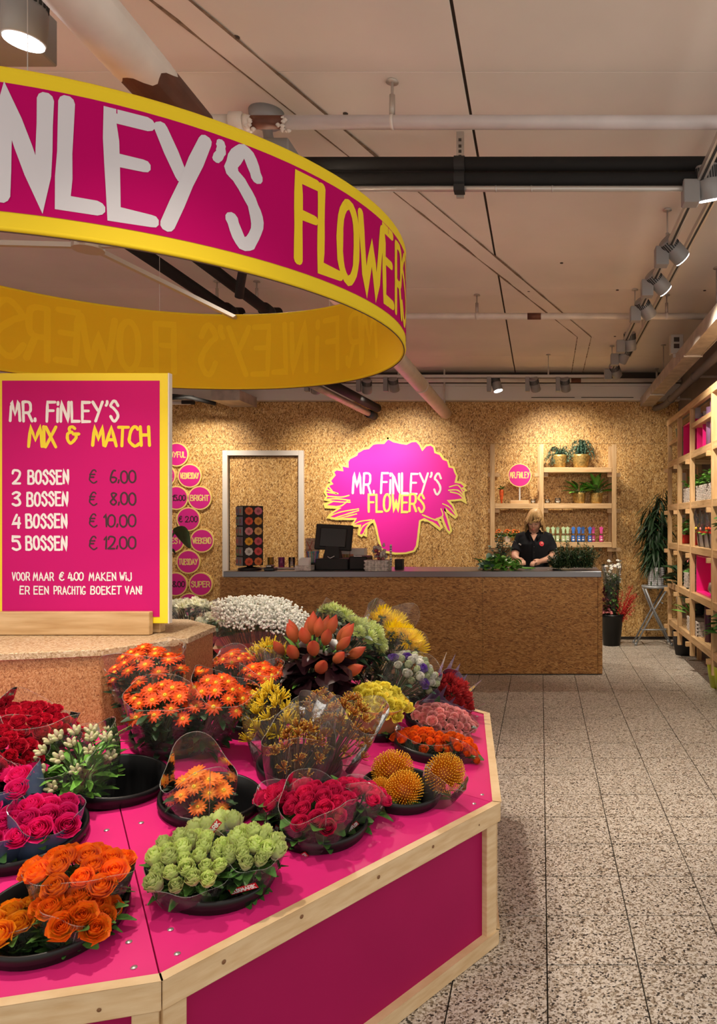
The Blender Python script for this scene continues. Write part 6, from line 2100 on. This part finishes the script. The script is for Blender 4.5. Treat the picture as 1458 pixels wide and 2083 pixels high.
def alstro_mesh(name, m):
    a = MB()
    for k in range(5):
        an = k * 1.257
        d = V((cos(an) * .5, sin(an) * .5, 1)).normalized()
        mx = frame(d)
        a.lathe([(0, 0), (.006, .005), (.0105, .022), (.007, .04), (0, .046)], 7, mx=Matrix.Translation(d * .018) @ mx, mi=0)
        a.tube([(0, 0, 0), d * .02], .002, 4, 1)
    a.tube([(0, 0, 0), (0, 0, -.06)], .0025, 4, 1)
    return a.mesh(name, [m, M['stem']])


def grad_t(me):
    return me
M['disc_yellow'] = mat('daisy_disc_yellow', (.80, .45, .02), .7)
M['disc_green'] = mat('daisy_disc_green', (.25, .36, .03), .7)
M['pin'] = petal('pin_orange', (.70, .22, .01), (.92, .42, .015))
M['pin_tip'] = mat('pin_tip', (.92, .50, .03), .5)
M['pin_core'] = mat('pin_core', (.45, .13, .02), .7)
FL = dict(
    orange_rose=[rose_mesh('rose', petal('rose_orange', (.88, .30, .16), (.95, .22, .006)), .0255, .6, 1.05, .0014, seed=s) for s in (1, 2)],
    fire_rose=[rose_mesh('rose', petal('rose_fire', (.90, .45, .02), (.80, .12, .008)), .0245, .8, .95, .0018, seed=s) for s in (3, 4)],
    gold_rose=[rose_mesh('rose', petal('rose_gold', (.80, .16, .04), (.95, .38, .01)), .028, .75, 1.0, .0018, seed=s) for s in (5, 6)],
    green_rose=[rose_mesh('rose', petal('rose_green', (.78, .66, .48), (.70, .82, .32)), .0190, .15, 1.9, .0018, seed=s) for s in (7, 8, 9)],
    magenta_rose=[rose_mesh('rose', petal('rose_magenta', (.45, .01, .07), (.82, .03, .15)), .0225, .5, 1.1, .0008, seed=s) for s in (10, 11)],
    hot_rose=[rose_mesh('rose', petal('rose_hot_pink', (.55, .005, .10), (.85, .02, .22)), .0265, .7, .95, .0014, seed=s) for s in (12, 13)],
    red_rose=[rose_mesh('spray_rose', petal('rose_red', (.30, .006, .02), (.66, .012, .045)), .0185, .7, .9, .0016, seed=s) for s in (14, 15)],
    pink_rose=[rose_mesh('spray_rose', petal('rose_pale_pink', (.85, .62, .48), (.88, .36, .38)), .0205, .7, .95, .0014, seed=s) for s in (16, 17)],
    spray_rose=[rose_mesh('spray_rose', petal('rose_spray_orange', (.75, .16, .08), (.92, .17, .01)), .0190, .6, 1.1, .0012, seed=s) for s in (18, 19)],
    lisi_white=[rose_mesh('lisianthus', petal('lisianthus_white', (.62, .68, .45), (.80, .78, .74)), .020, .55, 1.3, .001, seed=20)],
    lisi_green=[rose_mesh('lisianthus', petal('lisianthus_bud', (.30, .42, .16), (.66, .72, .50)), .015, .1, 1.9, .001, seed=22)],
    lisi_purple=[rose_mesh('lisianthus', petal('lisianthus_purple', (.72, .70, .70), (.13, .02, .40)), .022, .7, 1.1, .001, seed=21)],
    orange_daisy=[daisy_mesh('chrysanthemum', petal('daisy_orange', (.82, .16, .008), (.66, .040, .003)), .0305, n_) for n_ in (12, 13)],
    amber_daisy=[daisy_mesh('chrysanthemum', petal('daisy_amber', (.88, .36, .03), (.82, .15, .008)), .028, n_) for n_ in (13, 15)],
    white_mum=[spider_mesh('chrysanthemum', petal('mum_white', (.78, .78, .55), (.88, .87, .78)), .036, 90, .11, -.1, .1, 2)],
    green_mum=[spider_mesh('chrysanthemum', petal('mum_green', (.55, .62, .14), (.66, .76, .36)), .042, 130, .06, -.35, .06, 3)],
    spider=[spider_mesh('spider_chrysanthemum', petal('mum_yellow', (.85, .56, .005), (.93, .75, .01)), .062, 130, .028, -.5, .18, 4)],
    pin=[pincushion_mesh('pincushion')],
    narcissus=[narcissus_mesh('narcissus', petal('narcissus_yellow', (.80, .66, .05), (.86, .74, .09)), mat('narcissus_cup', (.86, .62, .04), .6), .031)],
    yellow_bloom=[rose_mesh('yellow_bloom', petal('bloom_yellow', (.74, .58, .05), (.88, .78, .10)), .0215, 1.0, .8, .0035, seed=s) for s in (51, 52)],
    paw_yellow=[paw_mesh('flower_sprig', petal('paw_yellow', (.62, .40, .02), (.80, .56, .02)), mat('paw_tip_yellow', (.85, .65, .05), .6), .042, s) for s in (3, 4)],
    paw_brown=[paw_mesh('flower_sprig', petal('paw_amber', (.50, .24, .02), (.42, .13, .015)), mat('paw_tip_amber', (.66, .42, .05), .6), .036, s) for s in (5, 6)],
    lily=[lily_bud_mesh('lily_bud', petal('lily_bud_red', (.62, .26, .08), (.68, .085, .05)), .062)],
    alstro=[alstro_mesh('alstroemeria_buds', mat('alstro_bud', (.42, .50, .20), .5, var=.4, scale=40, col2=(.55, .42, .33)))],
    alstro_pink=[rose_mesh('alstroemeria_flower', petal('alstro_pink', (.30, .03, .14), (.55, .10, .26)), .020, 1.0, 1.0, .001, seed=31)],
    protea=[spider_mesh('red_flower', petal('protea_red', (.30, .01, .02), (.58, .04, .04)), .045, 120, .05, .0, .2, 5)],
)
stem_cols = dict(green=M['stem'])


def bouquet(bk_, head, R_, n, kinds, label, name='bouquet', flat=.45, sleeve='film', leaf='green', nleaf=70, leafL=.05, leafW=.028, top=.05, wrap_lo=.35, wid=1.12, group=None,
            hs=1.0, base_off=(0, 0), squash=(1, 1), tilt=.5, seed=0, face=.0, wrap_pts=9, coll=None):
    """head: centre of the dome of flower heads in world space; its base stands in bucket bk_"""
    r = random.Random(seed + n * 7)
    bp, br = BK[bk_]
    H = V(head)
    base = V((bp.x + base_off[0], bp.y + base_off[1], bp.z - .10))
    ax = (H - base)
    Lx = ax.length
    ax.normalize()
    e1 = ax.cross(V((0, 1, 0))).normalized() * -1 if abs(ax.y) < .95 else V((1, 0, 0))
    e1 = V((1, 0, 0)); e1 = (e1 - ax * e1.dot(ax)).normalized()
    e2 = ax.cross(e1)
    t = thing(name, label, 'flowers', base, group)
    heads = []
    for k in range(n):
        q = sqrt((k + .5) / n); an = k * 2.39996 + seed
        x, y = q * cos(an) * R_ * squash[0], q * sin(an) * R_ * squash[1]
        p = H + e1 * x + e2 * y + ax * (R_ * flat * (.45 - q * q) + r.uniform(-.006, .006))
        d = (ax + (e1 * cos(an) * squash[0] + e2 * sin(an) * squash[1]) * q * tilt + rdir(r) * .12 + V((0, -face, 0))).normalized()
        heads.append((p, d, q))
    st = MB()
    for p, d, q in heads:
        m_ = base.lerp(p, .62) - (p - H) * .25
        st.tube([base + (p - H) * .12, m_, p - d * .05, p - d * .012], .0024, 4, cap=False)
    part(t, 'stems', st, M['brownst'] if coll == 'brown' else M['stem'], kind='stuff')
    for k, (p, d, q) in enumerate(heads):
        kd = kinds[k % len(kinds)] if isinstance(kinds, list) else kinds
        ms = FL[kd]
        me = ms[k % len(ms)]
        o = link(me.name.split('.')[0], me, t, p - base)
        o.rotation_euler = (frame(d) @ Matrix.Rotation(r.uniform(0, 6.28), 4, 'Z')).to_euler()
        s_ = hs * r.uniform(.86, 1.12)
        o.scale = (s_, s_, s_)
    if nleaf:
        f = MB()
        for k in range(nleaf):
            q = r.uniform(.30, .93)
            an = r.uniform(0, 6.28); rad = R_ * (.15 + .8 * q) * sqrt(r.random())
            p = base + ax * (Lx * q) + e1 * cos(an) * rad * squash[0] + e2 * sin(an) * rad * squash[1]
            d = (ax * .7 + (e1 * cos(an) + e2 * sin(an)) + rdir(r) * .4)
            add_leaf(f, p, d, leafL * r.uniform(.7, 1.3), leafW * r.uniform(.7, 1.2), .35, r.uniform(-.5, .5), n=3)
        part(t, 'leaves', f, M[leaf], True, kind='stuff')
    if sleeve:
        ph = r.uniform(0, 6)
        N_ = 36
        def fn(u, v):
            an = 2 * pi * u
            rr_ = R_ * wid * (wrap_lo + (1 - wrap_lo) * v ** .85) + .004 * sin(an * 7 + v * 5 + ph) * v
            ex = top * (.55 + .45 * sin(an * 2 + ph)) * max(0, (v - .86) / .14)
            s0 = .10 * Lx
            return base + ax * (s0 + (Lx * .98 - s0) * v + ex) + e1 * cos(an) * rr_ * squash[0] + e2 * sin(an) * rr_ * squash[1]
        sl = MB().grid(fn, N_, 8, wrap=True)
        o = part(t, 'clear_sleeve', sl, M[sleeve], True)
        part(t, 'sleeve_edge', MB().tube([fn(k / 48, 1) for k in range(49)], .0009, 4, cap=False), M['film2'])
        # welded seam strip of the sleeve
        sa = r.uniform(3.6, 5.6)
        pts = [fn(sa / (2 * pi), v / 8) * 1.0 for v in range(9)]
        part(t, 'sleeve_seam', MB().tube(pts, .0010, 4, cap=False), M['film2'])
        t['_'] = 0
        del t['_']
        return t, fn
    return t, None


def tag_strip(t, fn, u0, v0, u1, v1, wd, txt, seed=0):
    """red label with white lettering printed on a sleeve, running from (u0, v0) to (u1, v1)"""
    a, b = V(fn(u0, v0)), V(fn(u1, v1))
    c = V(fn((u0 + u1) / 2, (v0 + v1) / 2))
    fw = (b - a).normalized()
    axis = (V(fn((u0 + u1) / 2, min(1, (v0 + v1) / 2 + .05))) - V(fn((u0 + u1) / 2, (v0 + v1) / 2 - .05)))
    cen = wloc(t) + axis * 0
    nr = fw.cross(axis)
    if nr.y > 0: nr = -nr
    nr.normalize()
    up = nr.cross(fw)
    if up.z < 0: up = -up
    L = (b - a).length
    off = c + nr * .004 - fw * L / 2
    def P3(u, v, k): return off + fw * u + up * v + nr * (.0008 + .0003 * k)
    m_ = MB().add([P3(0, -wd / 2, -1), P3(L, -wd / 2, -1), P3(L, wd / 2, -1), P3(0, wd / 2, -1)], [(0, 1, 2, 3)])
    o = part(t, 'red_label', m_, M['redtag'])
    x = MB()
    text(x, txt, L * .06, L * .94, -wd * .30, wd * .30, P3, wd * .15, 3 + seed, .22)
    part(o, 'lettering', x, M['wtxt'])


def B(px, py, d): return at(px, py, d)
# --- front left bucket: orange roses
bouquet('orange_rose', B(165, 1768, 1.72), .108, 17, 'orange_rose', 'bunch of bright orange roses in a clear sleeve, front left bucket, upper one', 'rose_bouquet', .35, leafL=.06, top=.02, group='orange rose bunches', squash=(1, .75), face=.55, base_off=(.03, .03), seed=1)
bouquet('orange_rose', B(160, 1852, 1.64), .075, 13, 'fire_rose', 'bunch of red-edged amber roses, front left bucket, nearest the picture bottom', 'rose_bouquet', .3, leafL=.05, top=.02, group='orange rose bunches', squash=(1, .8), face=.5, base_off=(.05, -.05), seed=2)
bouquet('orange_rose', B(40, 1878, 1.66), .068, 8, 'gold_rose', 'bunch of golden roses at the far left edge of the front left bucket', 'rose_bouquet', .3, leafL=.05, top=.02, group='orange rose bunches', face=.5, base_off=(-.06, -.04), seed=3)
# --- green roses
t, fn = bouquet('green_rose', B(388, 1760, 1.80), .085, 24, 'green_rose', 'bunch of pale green roses at the left of the front bucket', 'rose_bouquet', .25, wid=1.2, top=.02, group='pale green rose bunches', face=.12, base_off=(-.05, -.02), tilt=.35, seed=4)
t, fn2 = bouquet('green_rose', B(515, 1735, 1.86), .062, 15, 'green_rose', 'bunch of pale green roses at the right of the front bucket, with a red label', 'rose_bouquet', .25, wid=1.2, top=.02, group='pale green rose bunches', face=.12, base_off=(.06, .0), tilt=.35, seed=5)
tag_strip(t, fn2, .70, .62, .86, .84, .019, 'LUXMARIK', 1)
t, fn3 = bouquet('green_rose', B(440, 1698, 2.0), .070, 16, 'green_rose', 'bunch of pale green roses at the rear of the front bucket, with a red label', 'rose_bouquet', .25, wid=1.15, top=.03, group='pale green rose bunches', face=.1, base_off=(0, .06), tilt=.35, seed=6)
p0, p1 = B(410, 1716, 1.90), B(448, 1668, 1.90)
tag_strip(t, lambda u, v: p0.lerp(p1, (v - .5) * 2) if True else None, 0, .5, 0, 1, .017, 'LUXMARIK', 2)
# --- magenta roses
t, fn = bouquet('magenta_rose', B(648, 1640, 2.12), .09, 17, 'magenta_rose', 'front bunch of magenta roses in a clear sleeve with red labels', 'rose_bouquet', .3, wid=1.2, top=.07, wrap_lo=.6, group='magenta rose bunches', face=.55, base_off=(.0, -.03), leafL=.07, leafW=.045, nleaf=50, seed=7)
tag_strip(t, fn, .66, .25, .76, .55, .017, 'TAMAFLOR', 3)
t, fn = bouquet('magenta_rose', B(578, 1618, 2.22), .072, 13, 'magenta_rose', 'left bunch of magenta roses beside the front one', 'rose_bouquet', .3, wid=1.15, top=.05, wrap_lo=.5, group='magenta rose bunches', face=.5, base_off=(-.06, .02), leafL=.06, leafW=.04, nleaf=40, seed=8)
tag_strip(t, fn, .64, .40, .74, .66, .016, 'TAMAFLOR', 4)
t, fn = bouquet('magenta_rose', B(735, 1615, 2.28), .07, 13, 'magenta_rose', 'right bunch of magenta roses leaning towards the pincushions', 'rose_bouquet', .3, wid=1.15, top=.05, wrap_lo=.4, group='magenta rose bunches', face=.5, base_off=(.05, .03), leafL=.06, leafW=.04, nleaf=40, seed=9)
tag_strip(t, fn, .78, .35, .84, .6, .014, 'TAMAFLOR', 5)
# --- amber chrysanthemums in the tall clear sleeve
bouquet('orange_daisy', B(408, 1598, 2.14), .080, 15, 'amber_daisy', 'single clear sleeve of amber chrysanthemums in the front middle bucket', 'chrysanthemum_bouquet', 1.1, wid=1.30, top=.13, wrap_lo=.6, nleaf=30, leaf='greend', squash=(1, .9), face=.35, hs=.95, base_off=(-.02, -.02), seed=10)
# --- alstroemeria
bouquet('empty', B(142, 1530, 2.16), .120, 24, ['alstro', 'alstro', 'alstro', 'alstro', 'alstro_pink', 'alstro', 'alstro', 'alstro'], 'bunch of green-white alstroemeria buds with two pink blooms, left bucket', 'alstroemeria_bouquet', .9, wid=1.12, top=.07, wrap_lo=.45, hs=.60, nleaf=190, leaf='greenl', leafL=.075, leafW=.022, face=.3, base_off=(-.07, -.01), seed=11)
# --- hot pink roses in blue sleeves
bouquet('blue_sleeve', B(92, 1665, 1.93), .078, 11, 'hot_rose', 'bunch of hot pink roses in a blue printed sleeve, left bucket, right one', 'rose_bouquet', .3, sleeve='filmb', wid=1.08, top=.05, wrap_lo=.45, group='roses in blue sleeves', face=.6, base_off=(.03, .0), seed=12, nleaf=30)
bouquet('blue_sleeve', B(-8, 1690, 1.88), .080, 9, 'hot_rose', 'bunch of hot pink roses in a blue printed sleeve, cut by the left picture edge', 'rose_bouquet', .3, sleeve='filmb', wid=1.08, top=.05, wrap_lo=.5, group='roses in blue sleeves', face=.6, base_off=(-.06, -.02), seed=13, nleaf=30)
bouquet('blue_sleeve', B(15, 1600, 2.02), .08, 8, 'hot_rose', 'rear bunch of hot pink roses in a blue sleeve at the left edge', 'rose_bouquet', .3, sleeve='filmb', wid=1.08, top=.05, wrap_lo=.5, group='roses in blue sleeves', face=.5, base_off=(-.03, .07), seed=14, nleaf=30)
# --- dark red
bouquet('dark_red', B(75, 1460, 2.22), .092, 26, 'red_rose', 'upper bunch of dark red spray roses at the left', 'rose_bouquet', .5, wid=1.15, top=.06, group='dark red rose bunches', face=.35, base_off=(.03, .03), seed=15, leaf='greend')
bouquet('dark_red', B(22, 1518, 2.10), .085, 22, 'red_rose', 'lower bunch of dark red roses cut by the left picture edge', 'rose_bouquet', .5, wid=1.12, top=.05, group='dark red rose bunches', face=.4, base_off=(-.04, -.05), seed=16, leaf='greend')
bouquet('dark_red', B(150, 1487, 2.36), .05, 8, 'red_rose', 'small dark red bunch half hidden behind the alstroemeria', 'rose_bouquet', .6, wid=1.3, top=.05, group='dark red rose bunches', face=.2, base_off=(.08, .05), seed=17, leaf='greend', hs=.8)
# --- orange daisies before the box
bouquet('daisy_a', B(292, 1342, 2.58), .122, 27, 'orange_daisy', 'rear left bunch of orange chrysanthemums in front of the wooden box', 'chrysanthemum_bouquet', .85, wid=1.14, top=.06, wrap_lo=.28, nleaf=150, leaf='greend', group='orange chrysanthemum bunches', face=.35, base_off=(-.06, .04), hs=.92, seed=18, squash=(1, .9))
bouquet('daisy_a', B(338, 1418, 2.42), .112, 23, 'orange_daisy', 'front middle bunch of orange chrysanthemums with a white printed sleeve', 'chrysanthemum_bouquet', .85, wid=1.14, top=.03, wrap_lo=.32, nleaf=150, leaf='greend', group='orange chrysanthemum bunches', face=.45, base_off=(-.02, -.05), hs=.92, seed=19, squash=(1, .85))
bouquet('daisy_a', B(452, 1403, 2.46), .095, 18, 'orange_daisy', 'front right bunch of orange chrysanthemums beside the yellow sprigs', 'chrysanthemum_bouquet', .8, wid=1.15, top=.05, wrap_lo=.36, nleaf=140, leaf='greend', group='orange chrysanthemum bunches', face=.4, base_off=(.07, -.01), hs=.92, seed=20, squash=(1, .9))
bouquet('daisy_b', B(478, 1338, 2.78), .062, 12, 'orange_daisy', 'small rear bunch of orange chrysanthemums right of the box', 'chrysanthemum_bouquet', .6, wid=1.2, top=.05, nleaf=60, leaf='greend', group='orange chrysanthemum bunches', face=.3, base_off=(-.05, .03), hs=.9, seed=21)
bouquet('daisy_b', B(530, 1362, 2.72), .068, 15, 'orange_daisy', 'right bunch of orange chrysanthemums below the yellow sprigs', 'chrysanthemum_bouquet', .6, wid=1.15, top=.04, nleaf=70, leaf='greend', group='orange chrysanthemum bunches', face=.3, base_off=(.02, -.02), hs=.9, seed=22)
# --- kangaroo paw
bouquet('daisy_b', B(545, 1328, 2.95), .062, 16, 'paw_yellow', 'upper bunch of yellow kangaroo paw behind the orange chrysanthemums', 'kangaroo_paw_bouquet', .9, sleeve='film', nleaf=0, group='kangaroo paw bunches', base_off=(.06, .05), face=.2, hs=.65, seed=23, coll='brown')
bouquet('paw', B(550, 1450, 2.52), .08, 26, 'paw_yellow', 'tall bunch of yellow kangaroo paw in a clear sleeve', 'kangaroo_paw_bouquet', 2.2, wid=1.2, top=.05, wrap_lo=.55, nleaf=0, group='kangaroo paw bunches', base_off=(-.07, .02), face=.2, hs=.62, seed=24, coll='brown')
bouquet('paw', B(610, 1515, 2.40), .09, 20, 'paw_brown', 'front bunch of amber kangaroo paw in a clear sleeve', 'kangaroo_paw_bouquet', 1.6, wid=1.3, top=.10, wrap_lo=.6, nleaf=0, group='kangaroo paw bunches', base_off=(-.01, -.05), face=.2, hs=.6, seed=25, coll='brown')
bouquet('paw', B(705, 1465, 2.52), .10, 32, 'paw_brown', 'right bunch of amber kangaroo paw leaning to the right', 'kangaroo_paw_bouquet', 1.7, wid=1.25, top=.10, wrap_lo=.4, nleaf=0, group='kangaroo paw bunches', base_off=(.05, .0), face=.2, hs=.55, seed=26, coll='brown')
bouquet('paw', B(650, 1440, 2.66), .065, 14, 'paw_brown', 'rear bunch of amber kangaroo paw below the dark leaves', 'kangaroo_paw_bouquet', 1.6, wid=1.3, top=.06, wrap_lo=.6, nleaf=0, group='kangaroo paw bunches', base_off=(.0, .07), face=.2, hs=.55, seed=27, coll='brown')
# --- lilies with burgundy leaves
t, fn = bouquet('lily', B(650, 1318, 3.0), .145, 19, 'lily', 'bunch of red-orange lily buds above dark burgundy leaves', 'lily_bouquet', .7, sleeve=None, nleaf=40, leaf='greenl', leafL=.08, leafW=.018, hs=1.12, tilt=.9, face=.2, seed=28)
f = MB(); r9 = random.Random(8)
for k in range(150):
    p = B(635 + r9.uniform(-55, 60), 1372 + r9.uniform(-40, 85), 2.98 + r9.uniform(-.08, .08))
    add_leaf(f, p, rdir(r9, -.4, .7), r9.uniform(.09, .15), r9.uniform(.05, .085), .35, r9.uniform(-.7, .7), n=3)
part(t, 'burgundy_leaves', f, M['burg'], True, kind='stuff')
# --- yellow narcissus in orange film
bouquet('freesia', B(765, 1418, 2.95), .122, 44, ['yellow_bloom', 'yellow_bloom', 'narcissus', 'yellow_bloom'], 'big bunch of yellow flowers in an orange wrap', 'yellow_bouquet', .6, sleeve='filmo', wid=1.02, top=.0, wrap_lo=.42, nleaf=50, leaf='green', face=.5, tilt=.9, hs=1.0, seed=29, squash=(1.05, .95))
# --- spray roses, pins, protea
bouquet('pink_spray', B(905, 1462, 3.22), .125, 44, 'pink_rose', 'large bunch of pale pink spray roses near the right corner', 'rose_bouquet', .5, wid=1.08, top=.02, nleaf=60, leaf='greend', face=.5, seed=30, squash=(1.1, .85), hs=.95)
bouquet('orange_spray', B(862, 1503, 2.92), .105, 36, 'spray_rose', 'left bunch of orange spray roses', 'rose_bouquet', .45, wid=1.12, top=.03, nleaf=60, leaf='green', group='orange spray rose bunches', face=.55, base_off=(-.05, .0), seed=31, squash=(1.1, .8), hs=.95)
bouquet('orange_spray', B(940, 1517, 2.92), .078, 21, 'spray_rose', 'right bunch of orange spray roses at the table edge', 'rose_bouquet', .45, wid=1.12, top=.03, nleaf=40, leaf='green', group='orange spray rose bunches', face=.55, base_off=(.05, -.01), seed=32, squash=(1, .8), hs=.95)
for i, (px, py, d, off, lb) in enumerate(((797, 1572, 2.50, (-.04, .03), 'rear left'), (826, 1612, 2.40, (.01, -.04), 'front'), (908, 1578, 2.46, (.07, .01), 'right'))):
    bouquet('pincushion', B(px, py, d), .012, 1, 'pin', lb + ' of three big orange pincushion flowers' if i != 1 else 'front one of three big orange pincushion flowers', 'pincushion_flower', .3, sleeve='film' if i == 2 else None, wid=6.5, top=.02, wrap_lo=.4, nleaf=16, leaf='green', leafL=.06, leafW=.025, group='pincushion flowers', face=.35, base_off=off, hs=1.02, seed=33 + i)
bouquet('pincushion', B(775, 1612, 2.40), .012, 1, 'pin', 'small lower left pincushion flower at the bucket edge', 'pincushion_flower', .3, sleeve=None, nleaf=10, leaf='green', leafL=.06, leafW=.025, group='pincushion flowers', face=.6, base_off=(-.05, -.05), hs=.72, seed=40)
t, fn = bouquet('protea', B(925, 1412, 3.55), .105, 16, 'protea', 'bunch of red flowers in violet printed film with pointed tips', 'red_bouquet', .4, sleeve='filmv', wid=1.15, top=.05, nleaf=40, leaf='greend', face=.3, seed=41)
f = MB()
for k in range(14):
    an = 2 * pi * k / 14
    p = V(fn(k / 14, .9))
    q = p + (p - wloc(t)).normalized() * (.05 + .08 * r9.random()) + V((0, 0, .02))
    s_ = V((-sin(an), cos(an), 0)) * .022
    f.add([p - s_, p + s_, q], [(0, 1, 2)])
part(t, 'film_tip', f, M['filmv'])
# --- rear row
bouquet('lisianthus', B(846, 1362, 3.35), .115, 34, ['lisi_white', 'lisi_green', 'lisi_white', 'lisi_purple', 'lisi_green', 'lisi_white', 'lisi_green'], 'bunch of white and purple lisianthus in a clear sleeve', 'lisianthus_bouquet', .5, wid=1.12, top=.06, nleaf=70, leaf='greenb', face=.35, seed=42, hs=1.0)
bouquet('green_mum', B(688, 1252, 3.75), .085, 12, 'green_mum', 'left bunch of pale green chrysanthemums at the rear', 'chrysanthemum_bouquet', .5, wid=1.2, top=.05, nleaf=110, leaf='greend', leafL=.07, group='pale green chrysanthemum bunches', face=.3, base_off=(-.04, .03), seed=43)
bouquet('green_mum', B(750, 1288, 3.55), .110, 18, 'green_mum', 'right bunch of pale green chrysanthemums beside the yellow ones', 'chrysanthemum_bouquet', .5, wid=1.15, top=.05, nleaf=220, leaf='greend', leafL=.09, group='pale green chrysanthemum bunches', face=.35, base_off=(.04, -.03), seed=44)
bouquet('spider', B(790, 1268, 3.95), .10, 9, 'spider', 'rear bunch of yellow spider chrysanthemums', 'spider_chrysanthemum_bouquet', .5, wid=1.4, top=.14, nleaf=80, leaf='greend', group='yellow spider chrysanthemum bunches', face=.3, base_off=(-.03, .03), seed=45)
bouquet('spider', B(823, 1298, 3.80), .095, 9, 'spider', 'front bunch of yellow spider chrysanthemums', 'spider_chrysanthemum_bouquet', .5, wid=1.3, top=.08, nleaf=80, leaf='greend', group='yellow spider chrysanthemum bunches', face=.3, base_off=(.03, -.03), seed=46)
bouquet('white_mum', B(378, 1240, 4.02), .15, 34, 'white_mum', 'bunch of white chrysanthemums behind the box, beside the price board', 'chrysanthemum_bouquet', .4, wid=1.1, top=.06, nleaf=70, leaf='greenb', face=.3, base_off=(-.04, .02), seed=47)
bouquet('white_mum', B(432, 1262, 3.85), .075, 10, 'white_mum', 'small pale bunch with grey-green leaves between the box and the baby\'s breath', 'chrysanthemum_bouquet', .6, wid=1.1, top=.05, nleaf=190, leaf='greenb', leafL=.10, leafW=.035, face=.3, base_off=(.06, -.06), seed=48, hs=.8)
# --- baby's breath: a cloud nobody could count
bp, br = BK['gyp']
H = B(535, 1262, 3.50)
base = V((bp.x, bp.y, bp.z - .1))
t = thing('babys_breath_bouquet', 'big white cloud of baby\'s breath in brown paper behind the lilies', 'flowers', base)
a, st = MB(), MB()
for k in range(2300):
    d = rdir(rf, -.55, 1); q = rf.random() ** .4
    sx = .245; p = H + V((d.x * sx * q, d.y * .15 * q, d.z * .105 * q + .015 - abs(d.x) * q * d.x * .05))
    s_ = rf.uniform(.0045, .0078)
    a.lathe([(0, -s_), (s_ * .85, -s_ * .5), (s_ * .9, s_ * .35), (0, s_ * .85)], 6, p)
    if k % 8 == 0:
        c = base.lerp(p, .7) + V((rf.uniform(-.02, .02), 0, 0))
        st.tube([c, p], .0009, 3, cap=False)
for k in range(40):
    st.tube([base, H + V((rf.uniform(-.2, .2), rf.uniform(-.1, .1), -.06))], .0016, 4, cap=False)
part(t, 'blossoms', a, mat('gypsophila_white', (.88, .88, .82), .7), True, kind='stuff')
part(t, 'stems', st, M['greenb'], kind='stuff')
ax = (H - base).normalized()
def pw(u, v):
    an = 2 * pi * u
    rr_ = .10 + .13 * v + .006 * sin(an * 9)
    c = base.lerp(H, .12 + .62 * v + (.05 * sin(an * 3) if v > .9 else 0))
    return c + V((cos(an) * rr_, sin(an) * rr_ * .7, 0))
part(t, 'paper_wrap', MB().grid(pw, 40, 5, wrap=True), M['kraft'], True)
def pw2(u, v):
    an = 2 * pi * u
    rr_ = .232 + .03 * v + .006 * sin(an * 9)
    c = base.lerp(H, .74 + .16 * v + .04 * sin(an * 4 + 1) * v)
    return c + V((cos(an) * rr_, sin(an) * rr_ * .7, 0))
part(t, 'pink_film', MB().grid(pw2, 40, 3, wrap=True), M['filmp'], True)
# --- big-leaved plant behind the price board
pz = 1.011
t = thing('potted_plant', 'plant with big dark leaves standing on the box behind the price board', 'potted plant', (-1.72, 3.14, pz))
part(t, 'pot', pot_mb((-1.72, 3.14, pz), .07, .12, .8), M['blackm'], True)
for i, (px, py, d, ex, ey, ln, wd) in enumerate(((378, 1090, 3.10, 1, -.42, .15, .09), (372, 1128, 3.16, .9, -.4, .05, .02), (120, 900, 3.2, -1, .5, .2, .09), (200, 900, 3.2, .3, .8, .2, .09), (60, 1000, 3.2, -1, .2, .2, .09), (250, 1000, 3.2, .5, .6, .16, .08))):
    p = B(px, py, d)
    c = V((-1.72, 3.14, pz + .1))
    part(t, 'leaf_stalk', MB().tube([c, c.lerp(p, .5) + V((0, 0, .08)), p - V((ex, 0, ey)).normalized() * .05], .004, 6), M['stem'], True)
    m_ = MB(); add_leaf(m_, p - V((ex, 0, ey)).normalized() * .06, (ex, -.35, ey), ln, wd, .25, -1.25, .12, 7)
    part(t, 'leaf', m_, M['greend'], True)
